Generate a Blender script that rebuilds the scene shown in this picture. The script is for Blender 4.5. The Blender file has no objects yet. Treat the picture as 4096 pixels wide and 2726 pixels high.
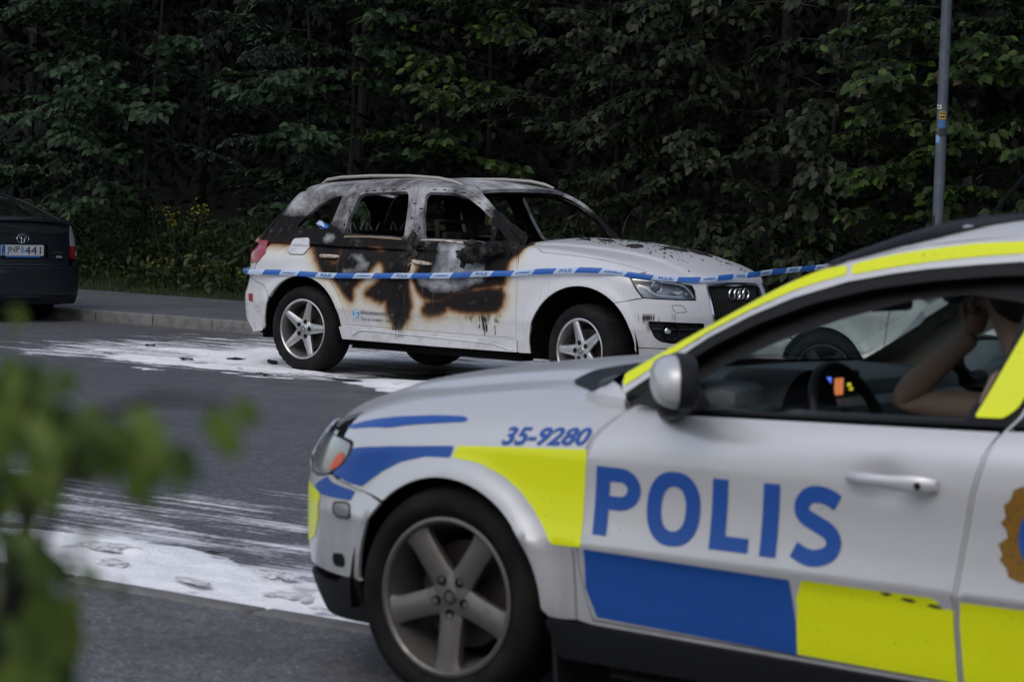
import bpy, bmesh, math, random
import numpy as np
from mathutils import Vector, Matrix
from mathutils.geometry import delaunay_2d_cdt
R = math.radians
sc = bpy.context.scene
random.seed(7); rng = np.random.default_rng(7)
# ---------------------------------------------------------------- camera
CH, CP, CR, CF = 1.555, .05902, .03249, 10210.0
_cp, _sp = math.cos(CP), math.sin(CP)
_F = np.array([0, _cp, -_sp]); _R0 = np.array([1., 0, 0]); _U0 = np.array([0, _sp, _cp])
_R = math.cos(CR) * _R0 + math.sin(CR) * _U0; _U = -math.sin(CR) * _R0 + math.cos(CR) * _U0
cam = bpy.data.cameras.new('camera'); camo = bpy.data.objects.new('camera', cam); sc.collection.objects.link(camo)
camo.matrix_world = Matrix(((_R[0], _U[0], -_F[0], 0), (_R[1], _U[1], -_F[1], 0), (_R[2], _U[2], -_F[2], CH), (0, 0, 0, 1)))
cam.sensor_width = 36; cam.lens = CF / 4096 * 36; cam.clip_end = 2000; cam.clip_start = .05
cam.dof.use_dof = True; cam.dof.focus_distance = 21.0; cam.dof.aperture_fstop = 5.6
sc.camera = camo
# ---------------------------------------------------------------- sky, sun, exposure
w = bpy.data.worlds.new('World'); sc.world = w; w.use_nodes = True
nt = w.node_tree; nt.nodes.clear()
SUN_EL, SUN_AZ = R(48), R(205)
sky = nt.nodes.new('ShaderNodeTexSky'); sky.sky_type = 'NISHITA'; sky.sun_disc = False
sky.sun_elevation = SUN_EL; sky.sun_rotation = SUN_AZ; sky.air_density = 1.0; sky.dust_density = 2.0
hs = nt.nodes.new('ShaderNodeHueSaturation'); hs.inputs['Saturation'].default_value = .62
bg = nt.nodes.new('ShaderNodeBackground'); bg.inputs['Strength'].default_value = .15
wo = nt.nodes.new('ShaderNodeOutputWorld')
nt.links.new(sky.outputs[0], hs.inputs['Color']); nt.links.new(hs.outputs[0], bg.inputs[0]); nt.links.new(bg.outputs[0], wo.inputs[0])
sun = bpy.data.lights.new('sun', 'SUN'); sun.energy = .5; sun.angle = R(60); sun.color = (1, .98, .95)
suno = bpy.data.objects.new('sun', sun); sc.collection.objects.link(suno)
_sd = Vector((math.sin(SUN_AZ) * math.cos(SUN_EL), math.cos(SUN_AZ) * math.cos(SUN_EL), math.sin(SUN_EL)))
suno.rotation_euler = _sd.to_track_quat('Z', 'Y').to_euler()
sc.view_settings.view_transform = 'Standard'; sc.view_settings.look = 'None'
sc.view_settings.exposure = 0.12; sc.view_settings.gamma = 1.0; sc.view_settings.use_curve_mapping = False
sc.render.engine = 'CYCLES'
try:
    sc.cycles.max_bounces = 8; sc.cycles.transparent_max_bounces = 12; sc.cycles.caustics_reflective = False; sc.cycles.caustics_refractive = False
except Exception: pass
# ---------------------------------------------------------------- body surfaces
def smax(a, b, k):
    h = np.maximum(k - np.abs(a - b), 0.0) / k
    return np.maximum(a, b) + h * h * k * 0.25
def smin(a, b, k):
    return -smax(-a, -b, k)
def curve(pts, n=500):
    """monotone cubic through (x, y) points, returned as a fast lookup"""
    p = np.array(sorted(pts), float); x = p[:, 0]; y = p[:, 1]
    h = np.diff(x); d = np.diff(y) / h
    m = np.zeros(len(x)); m[0] = d[0]; m[-1] = d[-1]
    for i in range(1, len(x) - 1):
        if d[i-1] * d[i] > 0:
            w1 = 2*h[i] + h[i-1]; w2 = h[i] + 2*h[i-1]
            m[i] = (w1 + w2) / (w1/d[i-1] + w2/d[i])
    X = np.linspace(x[0], x[-1], n); i = np.clip(np.searchsorted(x, X) - 1, 0, len(h) - 1)
    t = (X - x[i]) / h[i]
    Y = ((1+2*t)*(1-t)**2*y[i] + t*(1-t)**2*h[i]*m[i] + t*t*(3-2*t)*y[i+1] + t*t*(t-1)*h[i]*m[i+1])
    return lambda v: np.interp(v, X, Y)
def sstep(a, b, v):
    t = np.clip((v - a) / (b - a), 0, 1); return t * t * (3 - 2 * t)

# burned crossover: origin at the rear axle, x forward, y left, z up
q_wz = curve([(0.18,.86),(.30,.905),(.40,.915),(.52,.934),(.54,.940),(.56,.942),(.70,.941),(.86,.937),(.93,.930),(.98,.915),(1.03,.893),(1.08,.868),(1.14,.835),(1.2,.80)])
q_wx = curve([(-1.0,-.15),(-.7,-.065),(-.4,-.02),(0,0),(2.6,0),(3.0,-.022),(3.3,-.06),(3.5,-.11),(3.8,-.2)])
q_wg = curve([(1.0,.865),(1.13,.812),(1.2,.785),(1.3,.742),(1.4,.700),(1.48,.662),(1.55,.615),(1.6,.57),(1.7,.5)])
q_xf = curve([(.1,3.50),(.25,3.60),(.36,3.665),(.5,3.69),(.62,3.69),(.72,3.675),(.82,3.650),(.90,3.63),(.97,3.565),(1.05,3.4),(1.3,3.0)])
q_xr = curve([(.1,-.78),(.30,-.86),(.42,-.945),(.60,-.955),(.66,-.93),(.75,-.905),(.95,-.895),(1.07,-.86),(1.3,-.80)])
q_dk = curve([(-1.2,1.10),(1.8,1.14),(2.1,1.185),(2.4,1.18),(2.8,1.15),(3.1,1.105),(3.3,1.055),(3.45,.995),(3.55,.95),(3.62,.90),(3.7,.80),(3.8,.6)])
q_rf = curve([(-1.2,1.30),(-.7,1.50),(-.4,1.565),(-.1,1.592),(.3,1.618),(.8,1.635),(1.2,1.625),(1.5,1.595),(1.8,1.545),(2.2,1.4)])
def F_q5(P):
    x, y, z = P[:, 0], P[:, 1], P[:, 2]; ay = np.abs(y)
    w = q_wz(z) + q_wx(x)
    for cx, r0 in ((0.0, .45), (2.835, .485)):
        r = np.hypot(x - cx, z - .36)
        w = w + .022 * np.exp(-np.clip(r - r0, 0, 9)**2 / .0035) * sstep(.2, .42, z)
    side = ay - w
    fr = (x - (q_xf(z) - .31 * (ay / .9)**2.5)) * .93
    re = ((q_xr(z) + .22 * (ay / .88)**3.0) - x) * .95
    ridge = .62 - (x - 2.25) * .17
    dk = (z - (q_dk(x) - .070 * (ay / .78)**2.0 + .012 * (1 - sstep(-.035, .05, ay - ridge)) * sstep(2.0, 2.3, x))) * .97
    low = smax(smax(side, smax(fr, re, .06), .13), dk, .12)
    low = np.maximum(low, .20 - z)
    sg = (ay - (q_wg(z) - .06 * sstep(.3, -.6, x) - .02 * sstep(1.0, 1.9, x))) * .93
    ws = (x - (2.23 - 1.18 * (z - 1.10) - .11 * (ay / .75)**2.2)) * .65
    rw = ((-.745 + .92 * (z - 1.15) + .10 * (ay / .75)**2.4) - x) * .74
    rf = (z - (q_rf(x) - .055 * (ay / .62)**2.4))
    gh = np.maximum(smax(smax(sg, smax(ws, rw, .05), .07), rf, .07), 1.05 - z)
    return smin(low, gh, .02)

# patrol estate: origin at the front axle, x forward, y left, z up
v_wz = curve([(.15,.85),(.25,.885),(.32,.90),(.42,.912),(.52,.928),(.535,.934),(.55,.931),(.62,.920),(.72,.914),(.78,.914),(.82,.910),(.86,.900),(.90,.882),(.93,.862),(.95,.842),(1.0,.80),(1.1,.74)])
v_wx = curve([(-4.1,-.16),(-3.7,-.06),(-3.2,-.01),(-2.8,0),(-.2,0),(.2,-.022),(.45,-.07),(.7,-.155),(1.0,-.30)])
v_wg = curve([(.85,.887),(.93,.862),(.98,.836),(1.1,.775),(1.2,.724),(1.3,.672),(1.38,.632),(1.44,.598),(1.5,.55)])
v_xf = curve([(.1,.83),(.2,.91),(.3,.965),(.42,.988),(.55,.99),(.62,.985),(.70,.95),(.76,.915),(.82,.865),(.9,.7)])
v_xr = curve([(.1,-3.75),(.3,-3.85),(.5,-3.88),(.7,-3.84),(.9,-3.78),(1.1,-3.7)])
v_dk = curve([(-4.1,1.12),(-1.5,1.14),(-.9,1.12),(-.6,1.06),(-.35,1.03),(-.2,1.02),(.07,.99),(.36,.945),(.5,.915),(.65,.878),(.78,.84),(.87,.80),(.95,.73),(1.05,.5)])
v_rf = curve([(-4.2,1.34),(-3.8,1.44),(-3.4,1.49),(-2.8,1.53),(-2.2,1.552),(-1.8,1.548),(-1.5,1.525),(-1.35,1.505),(-1.2,1.463),(-.9,1.39),(-.5,1.24)])
def F_v70(P):
    x, y, z = P[:, 0], P[:, 1], P[:, 2]; ay = np.abs(y)
    zs = z - .034 * np.clip((-x - .80) / .9, -.3, 1.3) * sstep(.72, .90, z)
    w = v_wz(zs) + v_wx(x)
    for cx in (0.0, -2.816):
        r = np.hypot(x - cx, z - .33)
        w = w + .020 * np.exp(-np.clip(r - .36, 0, 9)**2 / .0022) * sstep(.2, .38, z)
    side = ay - w
    fr = (x - (v_xf(z) - .46 * (ay / .88)**2.2)) * .92
    re = ((v_xr(z) + .18 * (ay / .88)**3.0) - x) * .95
    ridge = .55 - (x + .2) * -.02 - .12 * sstep(.2, .8, x)
    dk = (z - (v_dk(x) - .075 * (ay / .75)**2.4 + .016 * (1 - sstep(-.03, .05, ay - ridge)) * sstep(-.5, -.2, x))) * .97
    low = smax(smax(side, smax(fr, re, .08), .14), dk, .13)
    low = np.maximum(low, .14 - z)
    sg = (ay - (v_wg(z) - .01 * sstep(1.3, 1.0, z) - .04 * sstep(-2.2, -3.8, x))) * .93
    ws = (x - (-.37 - 1.73 * (z - 1.0) - .10 * (ay / .75)**2.2)) * .50
    rw = ((-3.78 + .55 * (z - 1.0) + .08 * (ay / .75)**2.4) - x) * .85
    rf = (z - (v_rf(x) - .045 * (ay / .6)**2.6))
    gh = np.maximum(smax(smax(sg, smax(ws, rw, .05), .035), rf, .05), .95 - z)
    return smin(low, gh, .02)

# dark hatchback: origin on the ground under the middle of the rear bumper, x forward, y left, z up
p_wz = curve([(.1,.80),(.25,.84),(.5,.855),(.7,.855),(.85,.835),(.95,.80),(1.05,.75),(1.2,.69),(1.35,.62),(1.45,.54),(1.55,.4)])
p_top = curve([(-.2,.9),(0,1.02),(.05,1.075),(.10,1.085),(.5,1.19),(1.0,1.315),(1.5,1.40),(2.0,1.425),(2.5,1.39),(2.9,1.3),(3.3,1.08),(3.6,.97),(4.0,.87),(4.3,.75),(4.5,.5)])
p_xr = curve([(.1,.10),(.2,.03),(.30,.0),(.5,.0),(.60,.02),(.62,.05),(.75,.06),(.95,.07),(1.03,.045),(1.2,.03)])
def F_pr(P):
    x, y, z = P[:, 0], P[:, 1], P[:, 2]; ay = np.abs(y)
    side = ay - (p_wz(z) - .09 * sstep(.5, 0, x) - .1 * sstep(3.6, 4.5, x))
    re = ((p_xr(z) + .17 * (ay / .85)**4.0) - x) * .95
    fr = (x - (4.42 - .4 * (ay / .85)**2.4)) * .9
    tp = (z - (p_top(x) - .06 * (ay / .7)**2.4)) * .93
    f = smax(smax(side, smax(re, fr, .05), .10), tp, .06)
    return np.maximum(f, .17 - z)

def raycast(F, O, D, t1=3.0, off=0.0, n=150):
    """first crossing of F = off along rays from outside"""
    N = len(O); ts = np.linspace(0, t1, n); lo = np.zeros(N); hi = np.full(N, np.nan)
    prev = F(O) - off
    done = np.zeros(N, bool)
    for i in range(1, n):
        cur = F(O + D * ts[i]) - off
        c = (~done) & (cur <= 0) & (prev > 0)
        lo[c] = ts[i-1]; hi[c] = ts[i]; done |= c; prev = cur
    miss = ~done; hi[miss] = 0
    for _ in range(22):
        m = .5 * (lo + hi); v = F(O + D * m[:, None]) - off
        pos = v > 0; lo = np.where(pos, m, lo); hi = np.where(pos, hi, m)
    return O + D * (.5 * (lo + hi))[:, None], miss
def grad(F, P, e=.003):
    g = np.stack([F(P + np.eye(3)[i] * e) - F(P - np.eye(3)[i] * e) for i in range(3)], 1)
    return g / (np.linalg.norm(g, axis=1, keepdims=True) + 1e-9)
# a projection turns 2-D domain points into rays, and 3-D points into domain points
def pj_side(s):
    def ray(q): return np.c_[q[:, 0], np.full(len(q), s * 1.25), q[:, 1]], np.tile([0., -s, 0.], (len(q), 1))
    return dict(ray=ray, dom=lambda P: P[:, [0, 2]], flip=s > 0)
def pj_top():
    def ray(q): return np.c_[q[:, 0], q[:, 1], np.full(len(q), 2.1)], np.tile([0., 0., -1.], (len(q), 1))
    return dict(ray=ray, dom=lambda P: P[:, :2], flip=False)
def pj_end(cx, sx, R=.8):
    """round a vertical axis at x = cx: domain (angle * R, z); sx = +1 front, -1 rear"""
    def ray(q):
        a = q[:, 0] / R; d = np.c_[sx * np.cos(a), np.sin(a), np.zeros(len(a))]
        o = np.c_[np.full(len(a), cx), np.zeros(len(a)), q[:, 1]] + d * 1.9
        return o, -d
    return dict(ray=ray, dom=lambda P: np.c_[np.arctan2(P[:, 1], sx * (P[:, 0] - cx)) * R, P[:, 2]], flip=sx < 0)
# ---------------------------------------------------------------- objects
COL = sc.collection
def tag(o, label=None, cat=None, group=None, kind=None):
    if label: o['label'] = label
    if cat: o['category'] = cat
    if group: o['group'] = group
    if kind: o['kind'] = kind
    return o
def empty(name, loc=(0, 0, 0), rz=0, scale=1):
    o = bpy.data.objects.new(name, None); COL.objects.link(o)
    o.location = loc; o.rotation_euler = (0, 0, rz); o.scale = (scale,) * 3; o.empty_display_size = .2
    return o
def mesh_obj(name, V, Fc, mats, parent=None, mi=None, smooth=True, normals=None, attrs=None):
    me = bpy.data.meshes.new(name)
    V = np.asarray(V, float)
    if isinstance(Fc, np.ndarray):
        n, k = Fc.shape
        me.vertices.add(len(V)); me.vertices.foreach_set('co', V.ravel())
        me.loops.add(n * k); me.loops.foreach_set('vertex_index', Fc.ravel().astype(np.int32))
        me.polygons.add(n); me.polygons.foreach_set('loop_start', np.arange(0, n * k, k, dtype=np.int32))
        me.update(calc_edges=True)
    else:
        me.from_pydata(V.tolist(), [], [list(map(int, f)) for f in Fc])
    if not isinstance(mats, (list, tuple)): mats = [mats]
    for m in mats: me.materials.append(m)
    if mi is not None: me.polygons.foreach_set('material_index', np.asarray(mi, np.int32))
    me.polygons.foreach_set('use_smooth', np.full(len(me.polygons), bool(smooth)))
    if attrs:
        for k, a in attrs.items():
            at = me.attributes.new(k, 'FLOAT', 'POINT'); at.data.foreach_set('value', np.asarray(a, np.float32))
    if normals is not None: me.normals_split_custom_set(np.asarray(normals, float).tolist())
    me.update()
    o = bpy.data.objects.new(name, me); COL.objects.link(o)
    if parent is not None: o.parent = parent
    return o
class MB:
    """collects shapes that become one mesh"""
    def __init__(s): s.v = []; s.f = []; s.n = 0
    def add(s, V, Fc):
        for f in Fc: s.f.append([i + s.n for i in f])
        s.v.extend([tuple(p) for p in V]); s.n += len(V); return s
    def box(s, c, d, rot=None, bev=0.0):
        bm = bmesh.new(); bmesh.ops.create_cube(bm, size=1)
        for v in bm.verts: v.co = Vector((v.co.x * d[0], v.co.y * d[1], v.co.z * d[2]))
        if bev: bmesh.ops.bevel(bm, geom=list(bm.edges), offset=bev, segments=2, affect='EDGES', profile=.5)
        M = rot if rot is not None else Matrix.Identity(3)
        bm.verts.index_update()
        s.add([M @ v.co + Vector(c) for v in bm.verts], [[v.index for v in f.verts] for f in bm.faces]); bm.free(); return s
    def tube(s, pts, r, k=8, closed=False, taper=None, cap=True):
        P = [Vector(p) for p in pts]; n = len(P); rings = []
        up = Vector((0, 0, 1)); prev = None
        for i in range(n):
            a = P[(i - 1) % n] if (closed or i > 0) else P[i]; b = P[(i + 1) % n] if (closed or i < n - 1) else P[i]
            t = (b - a).normalized() if (b - a).length > 1e-9 else Vector((0, 0, 1))
            if prev is None:
                x = t.cross(up)
                if x.length < .05: x = t.cross(Vector((1, 0, 0)))
            else: x = prev - t * prev.dot(t)
            x.normalize(); prev = x; y = t.cross(x)
            rr = r if taper is None else r * taper[i]
            rings.append([P[i] + (x * math.cos(2 * math.pi * j / k) + y * math.sin(2 * math.pi * j / k)) * rr for j in range(k)])
        V = [p for q in rings for p in q]; Fc = []
        for i in range(n if closed else n - 1):
            for j in range(k):
                a = i * k + j; b = i * k + (j + 1) % k; c = ((i + 1) % n) * k + (j + 1) % k; d = ((i + 1) % n) * k + j
                Fc.append([a, b, c, d])
        if not closed and cap: Fc.append(list(range(k))[::-1]); Fc.append([(n - 1) * k + j for j in range(k)])
        return s.add(V, Fc)
    def lathe(s, prof, c=(0, 0, 0), ax=(0, 0, 1), k=32, a0=0, jitter=None):
        """profile of (radius, height) about axis ax through c"""
        A = Vector(ax).normalized(); X = A.orthogonal().normalized(); Y = A.cross(X); V = []; Fc = []; m = len(prof)
        for j in range(k):
            t = a0 + 2 * math.pi * j / k; d = X * math.cos(t) + Y * math.sin(t)
            for i, (r, h) in enumerate(prof):
                rr = r + (jitter(j, i) if jitter else 0)
                V.append(Vector(c) + d * rr + A * h)
        for j in range(k):
            for i in range(m - 1):
                Fc.append([j * m + i, ((j + 1) % k) * m + i, ((j + 1) % k) * m + i + 1, j * m + i + 1])
        return s.add(V, Fc)
    def obj(s, name, mat, parent=None, smooth=True, angle=35):
        o = mesh_obj(name, [tuple(v) for v in s.v], s.f, mat, parent, smooth=False)
        if smooth:
            o.data.polygons.foreach_set('use_smooth', np.ones(len(o.data.polygons), bool))
            try:
                bm = bmesh.new(); bm.from_mesh(o.data); bmesh.ops.remove_doubles(bm, verts=bm.verts, dist=1e-5)
                bmesh.ops.recalc_face_normals(bm, faces=bm.faces)
                for e in bm.edges:
                    if len(e.link_faces) == 2: e.smooth = e.calc_face_angle(0) < R(angle)
                bm.to_mesh(o.data); bm.free()
            except Exception: pass
        else:
            bm = bmesh.new(); bm.from_mesh(o.data); bmesh.ops.recalc_face_normals(bm, faces=bm.faces); bm.to_mesh(o.data); bm.free()
        return o

# ---------------------------------------------------------------- polygons
def dens(P, res, closed=True):
    P = np.asarray(P, float); out = []
    n = len(P)
    for i in range(n if closed else n - 1):
        a = P[i]; b = P[(i + 1) % n]; k = max(1, int(np.linalg.norm(b - a) / res + .5))
        for j in range(k): out.append(a + (b - a) * j / k)
    if not closed: out.append(P[-1])
    return np.array(out)
def rnd(P, r, n=4):
    """round the corners of a closed polygon"""
    P = [np.asarray(p, float) for p in P]; out = []; m = len(P)
    for i in range(m):
        a, b, c = P[i-1], P[i], P[(i+1) % m]
        la = np.linalg.norm(a - b); lc = np.linalg.norm(c - b); q = min(r, la * .45, lc * .45)
        p0 = b + (a - b) / la * q; p1 = b + (c - b) / lc * q
        for j in range(n + 1):
            t = j / n; out.append((1-t)**2 * p0 + 2*t*(1-t) * b + t*t * p1)
    return np.array(out)
def crom(P, n=6, closed=False):
    P = np.asarray(P, float); m = len(P); out = []
    for i in range(m if closed else m - 1):
        if closed: p0, p1, p2, p3 = P[i-1], P[i], P[(i+1) % m], P[(i+2) % m]
        else: p0, p1, p2, p3 = P[max(i-1, 0)], P[i], P[i+1], P[min(i+2, m-1)]
        for j in range(n):
            t = j / n
            out.append(.5 * (2*p1 + (p2-p0)*t + (2*p0-5*p1+4*p2-p3)*t*t + (3*p1-p0-3*p2+p3)*t**3))
    if not closed: out.append(P[-1])
    return np.array(out)
def arc(cx, cz, r, a0, a1, n=24):
    t = np.radians(np.linspace(a0, a1, n)); return np.c_[cx + r * np.cos(t), cz + r * np.sin(t)]
def inside(Q, loops):
    x, y = Q[:, 0], Q[:, 1]; c = np.zeros(len(Q), bool)
    for L in loops:
        a = L; b = np.roll(L, -1, 0)
        for (x0, y0), (x1, y1) in zip(a, b):
            if y0 == y1: continue
            m = ((y0 > y) != (y1 > y)) & (x < (x1 - x0) * (y - y0) / (y1 - y0) + x0)
            c ^= m
    return c
def segdist(Q, loops):
    d = np.full(len(Q), 9.0)
    for L in loops:
        a = L; b = np.roll(L, -1, 0)
        for p, q in zip(a, b):
            e = q - p; t = np.clip(((Q - p) @ e) / (e @ e + 1e-12), 0, 1)
            d = np.minimum(d, np.linalg.norm(Q - p - t[:, None] * e, axis=1))
    return d
def tri(outer, holes, res):
    loops = [dens(outer, res)] + [dens(h, res) for h in holes]
    pts = []; ed = []
    for L in loops:
        s = len(pts); pts += L.tolist(); k = len(L); ed += [(s + i, s + (i + 1) % k) for i in range(k)]
    lo = loops[0].min(0); hi = loops[0].max(0)
    gx = np.arange(lo[0], hi[0], res); gy = np.arange(lo[1], hi[1], res * .87)
    G = np.array([(x + (res / 2 if j % 2 else 0), y) for j, y in enumerate(gy) for x in gx])
    if len(G):
        G = G[inside(G, loops)]
        if len(G): G = G[segdist(G, loops) > res * .45]
        pts += G.tolist()
    v, e, f, *_ = delaunay_2d_cdt([Vector(p) for p in pts], ed, [], 0, 1e-6)
    v = np.array([tuple(p) for p in v]); f = np.array([list(t) for t in f if len(t) == 3])
    c = v[f].mean(1); f = f[inside(c, loops)]
    d1 = v[f[:, 1]] - v[f[:, 0]]; d2 = v[f[:, 2]] - v[f[:, 0]]
    a = d1[:, 0] * d2[:, 1] - d1[:, 1] * d2[:, 0]
    f[a < 0] = f[a < 0][:, ::-1]
    return v, f
def lift(F, pj, q, off=0.0):
    q = np.asarray(q, float); O, D = pj['ray'](q); P, miss = raycast(F, O, D, off=off); return P
def panel(name, parent, F, pj, outer, holes=(), res=.03, mats=None, thick=.02, off=0.0, attrs=None, smooth=True):
    """a sheet-metal panel: polygon in the projection's domain, lifted on the body surface and given thickness"""
    v, f = tri(outer, holes, res)
    used = np.unique(f); mp = np.full(len(v), -1); mp[used] = np.arange(len(used)); v = v[used]; f = mp[f]
    O, D = pj['ray'](v); P, miss = raycast(F, O, D, off=off)
    if miss.any():
        ok = ~miss
        for i in np.where(miss)[0]:
            j = np.argmin(np.linalg.norm(v[ok] - v[i], axis=1)); Pj = P[ok][j]
            tt = (Pj - O[i]) @ D[i]; P[i] = O[i] + D[i] * tt
    N = grad(F, P)
    a = np.cross(P[f[:, 1]] - P[f[:, 0]], P[f[:, 2]] - P[f[:, 0]])
    if (np.einsum('ij,ij->i', a, N[f].mean(1))).sum() < 0: f = f[:, ::-1]
    at = attrs(P) if attrs else None
    nv = len(P)
    if thick > 0:
        V = np.r_[P, P - N * thick]
        e = {}
        for t in f:
            for i in range(3):
                k = (t[i], t[(i+1) % 3]); e[k] = e.get(k, 0) + 1
        rim = [(a, b) for (a, b) in e if (b, a) not in e]
        FF = np.r_[f, f[:, ::-1] + nv]
        q = []
        for a, b in rim: q += [[b, a, a + nv], [b, a + nv, b + nv]]
        q = np.array(q)
        nrm = np.r_[N[f].reshape(-1, 3), -N[f[:, ::-1]].reshape(-1, 3)]
        fn = np.cross(V[q[:, 1]] - V[q[:, 0]], V[q[:, 2]] - V[q[:, 0]]); fn /= np.linalg.norm(fn, axis=1, keepdims=True) + 1e-12
        nrm = np.r_[nrm, np.repeat(fn, 3, 0)]
        FF = np.r_[FF, q]; mi = np.r_[np.zeros(len(f), int), np.full(len(f), 1), np.full(len(q), 2)]
        if at: at = {k: np.r_[x, x] for k, x in at.items()}
    else:
        V = P; FF = f; nrm = N[f].reshape(-1, 3); mi = np.zeros(len(f), int)
    m = mats if isinstance(mats, (list, tuple)) else [mats]
    m = list(m) + [m[0]] * (3 - len(m)) if thick > 0 else [m[0]]
    if thick > 0 and len(mats if isinstance(mats, (list, tuple)) else [0]) == 2: m = [m[0], m[1], m[0]]
    return mesh_obj(name, V, FF, m, parent, mi=mi, normals=nrm, attrs=at)
def text_loops(txt, offset=0.0, shear=0.0, size=1.0):
    cu = bpy.data.curves.new('t', 'FONT'); cu.body = txt; cu.offset = offset; cu.shear = shear; cu.size = size; cu.resolution_u = 4
    o = bpy.data.objects.new('t', cu); COL.objects.link(o)
    dg = bpy.context.evaluated_depsgraph_get(); dg.update(); me = o.evaluated_get(dg).to_mesh()
    V = np.array([v.co[:2] for v in me.vertices]); cnt = {}
    for p in me.polygons:
        vs = list(p.vertices)
        for i in range(len(vs)):
            k = (vs[i], vs[(i+1) % len(vs)]); cnt[k] = 1
    nxt = {a: b for (a, b) in cnt if (b, a) not in cnt}
    loops = []; seen = set()
    for a in list(nxt):
        if a in seen: continue
        L = []; c = a
        while c not in seen and c in nxt: seen.add(c); L.append(c); c = nxt[c]
        if len(L) > 2: loops.append(V[L])
    o.evaluated_get(dg).to_mesh_clear(); bpy.data.objects.remove(o); bpy.data.curves.remove(cu)
    return loops
def sheet_loops(loops, res):
    """triangulate a set of even-odd loops"""
    pts = []; ed = []; LL = []
    for L in loops:
        L = dens(L, res); LL.append(L); s = len(pts); pts += L.tolist(); k = len(L); ed += [(s + i, s + (i + 1) % k) for i in range(k)]
    A = np.array(pts); lo = A.min(0); hi = A.max(0)
    G = np.array([(x, y) for y in np.arange(lo[1], hi[1], res) for x in np.arange(lo[0], hi[0], res)])
    if len(G):
        G = G[inside(G, LL)]
        if len(G): G = G[segdist(G, LL) > res * .4]; pts += G.tolist()
    v, e, f, *_ = delaunay_2d_cdt([Vector(p) for p in pts], ed, [], 0, 1e-7)
    v = np.array([tuple(p) for p in v]); f = np.array([list(t) for t in f if len(t) == 3])
    f = f[inside(v[f].mean(1), LL)]
    return v, f
def decal(name, parent, F, pj, loops, mat, res=.03, off=.0015):
    v, f = sheet_loops(loops, res)
    P = lift(F, pj, v, off); N = grad(F, P)
    a = np.cross(P[f[:, 1]] - P[f[:, 0]], P[f[:, 2]] - P[f[:, 0]])
    if (np.einsum('ij,ij->i', a, N[f].mean(1))).sum() < 0: f = f[:, ::-1]
    return mesh_obj(name, P, f, mat, parent, normals=N[f].reshape(-1, 3))
def place_loops(loops, o, ux, uy, w=None, h=None):
    """fit text loops in a parallelogram: origin o, x axis to ux, y axis to uy"""
    A = np.vstack(loops); lo = A.min(0); hi = A.max(0)
    o = np.array(o, float); ux = np.array(ux, float) - o; uy = np.array(uy, float) - o
    return [o + ((L[:, :1] - lo[0]) / (hi[0] - lo[0])) * ux + ((L[:, 1:] - lo[1]) / (hi[1] - lo[1])) * uy for L in loops]
def sd_poly(Q, plus, minus=()):
    """signed distance, positive inside the union of plus minus the minus polygons"""
    s = np.full(len(Q), -9.0)
    for L in plus:
        L = np.asarray(L, float); d = segdist(Q, [L]); s = np.maximum(s, np.where(inside(Q, [L]), d, -d))
    for L in minus:
        L = np.asarray(L, float); d = segdist(Q, [L]); s = np.minimum(s, np.where(inside(Q, [L]), -d, d))
    return s

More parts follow.
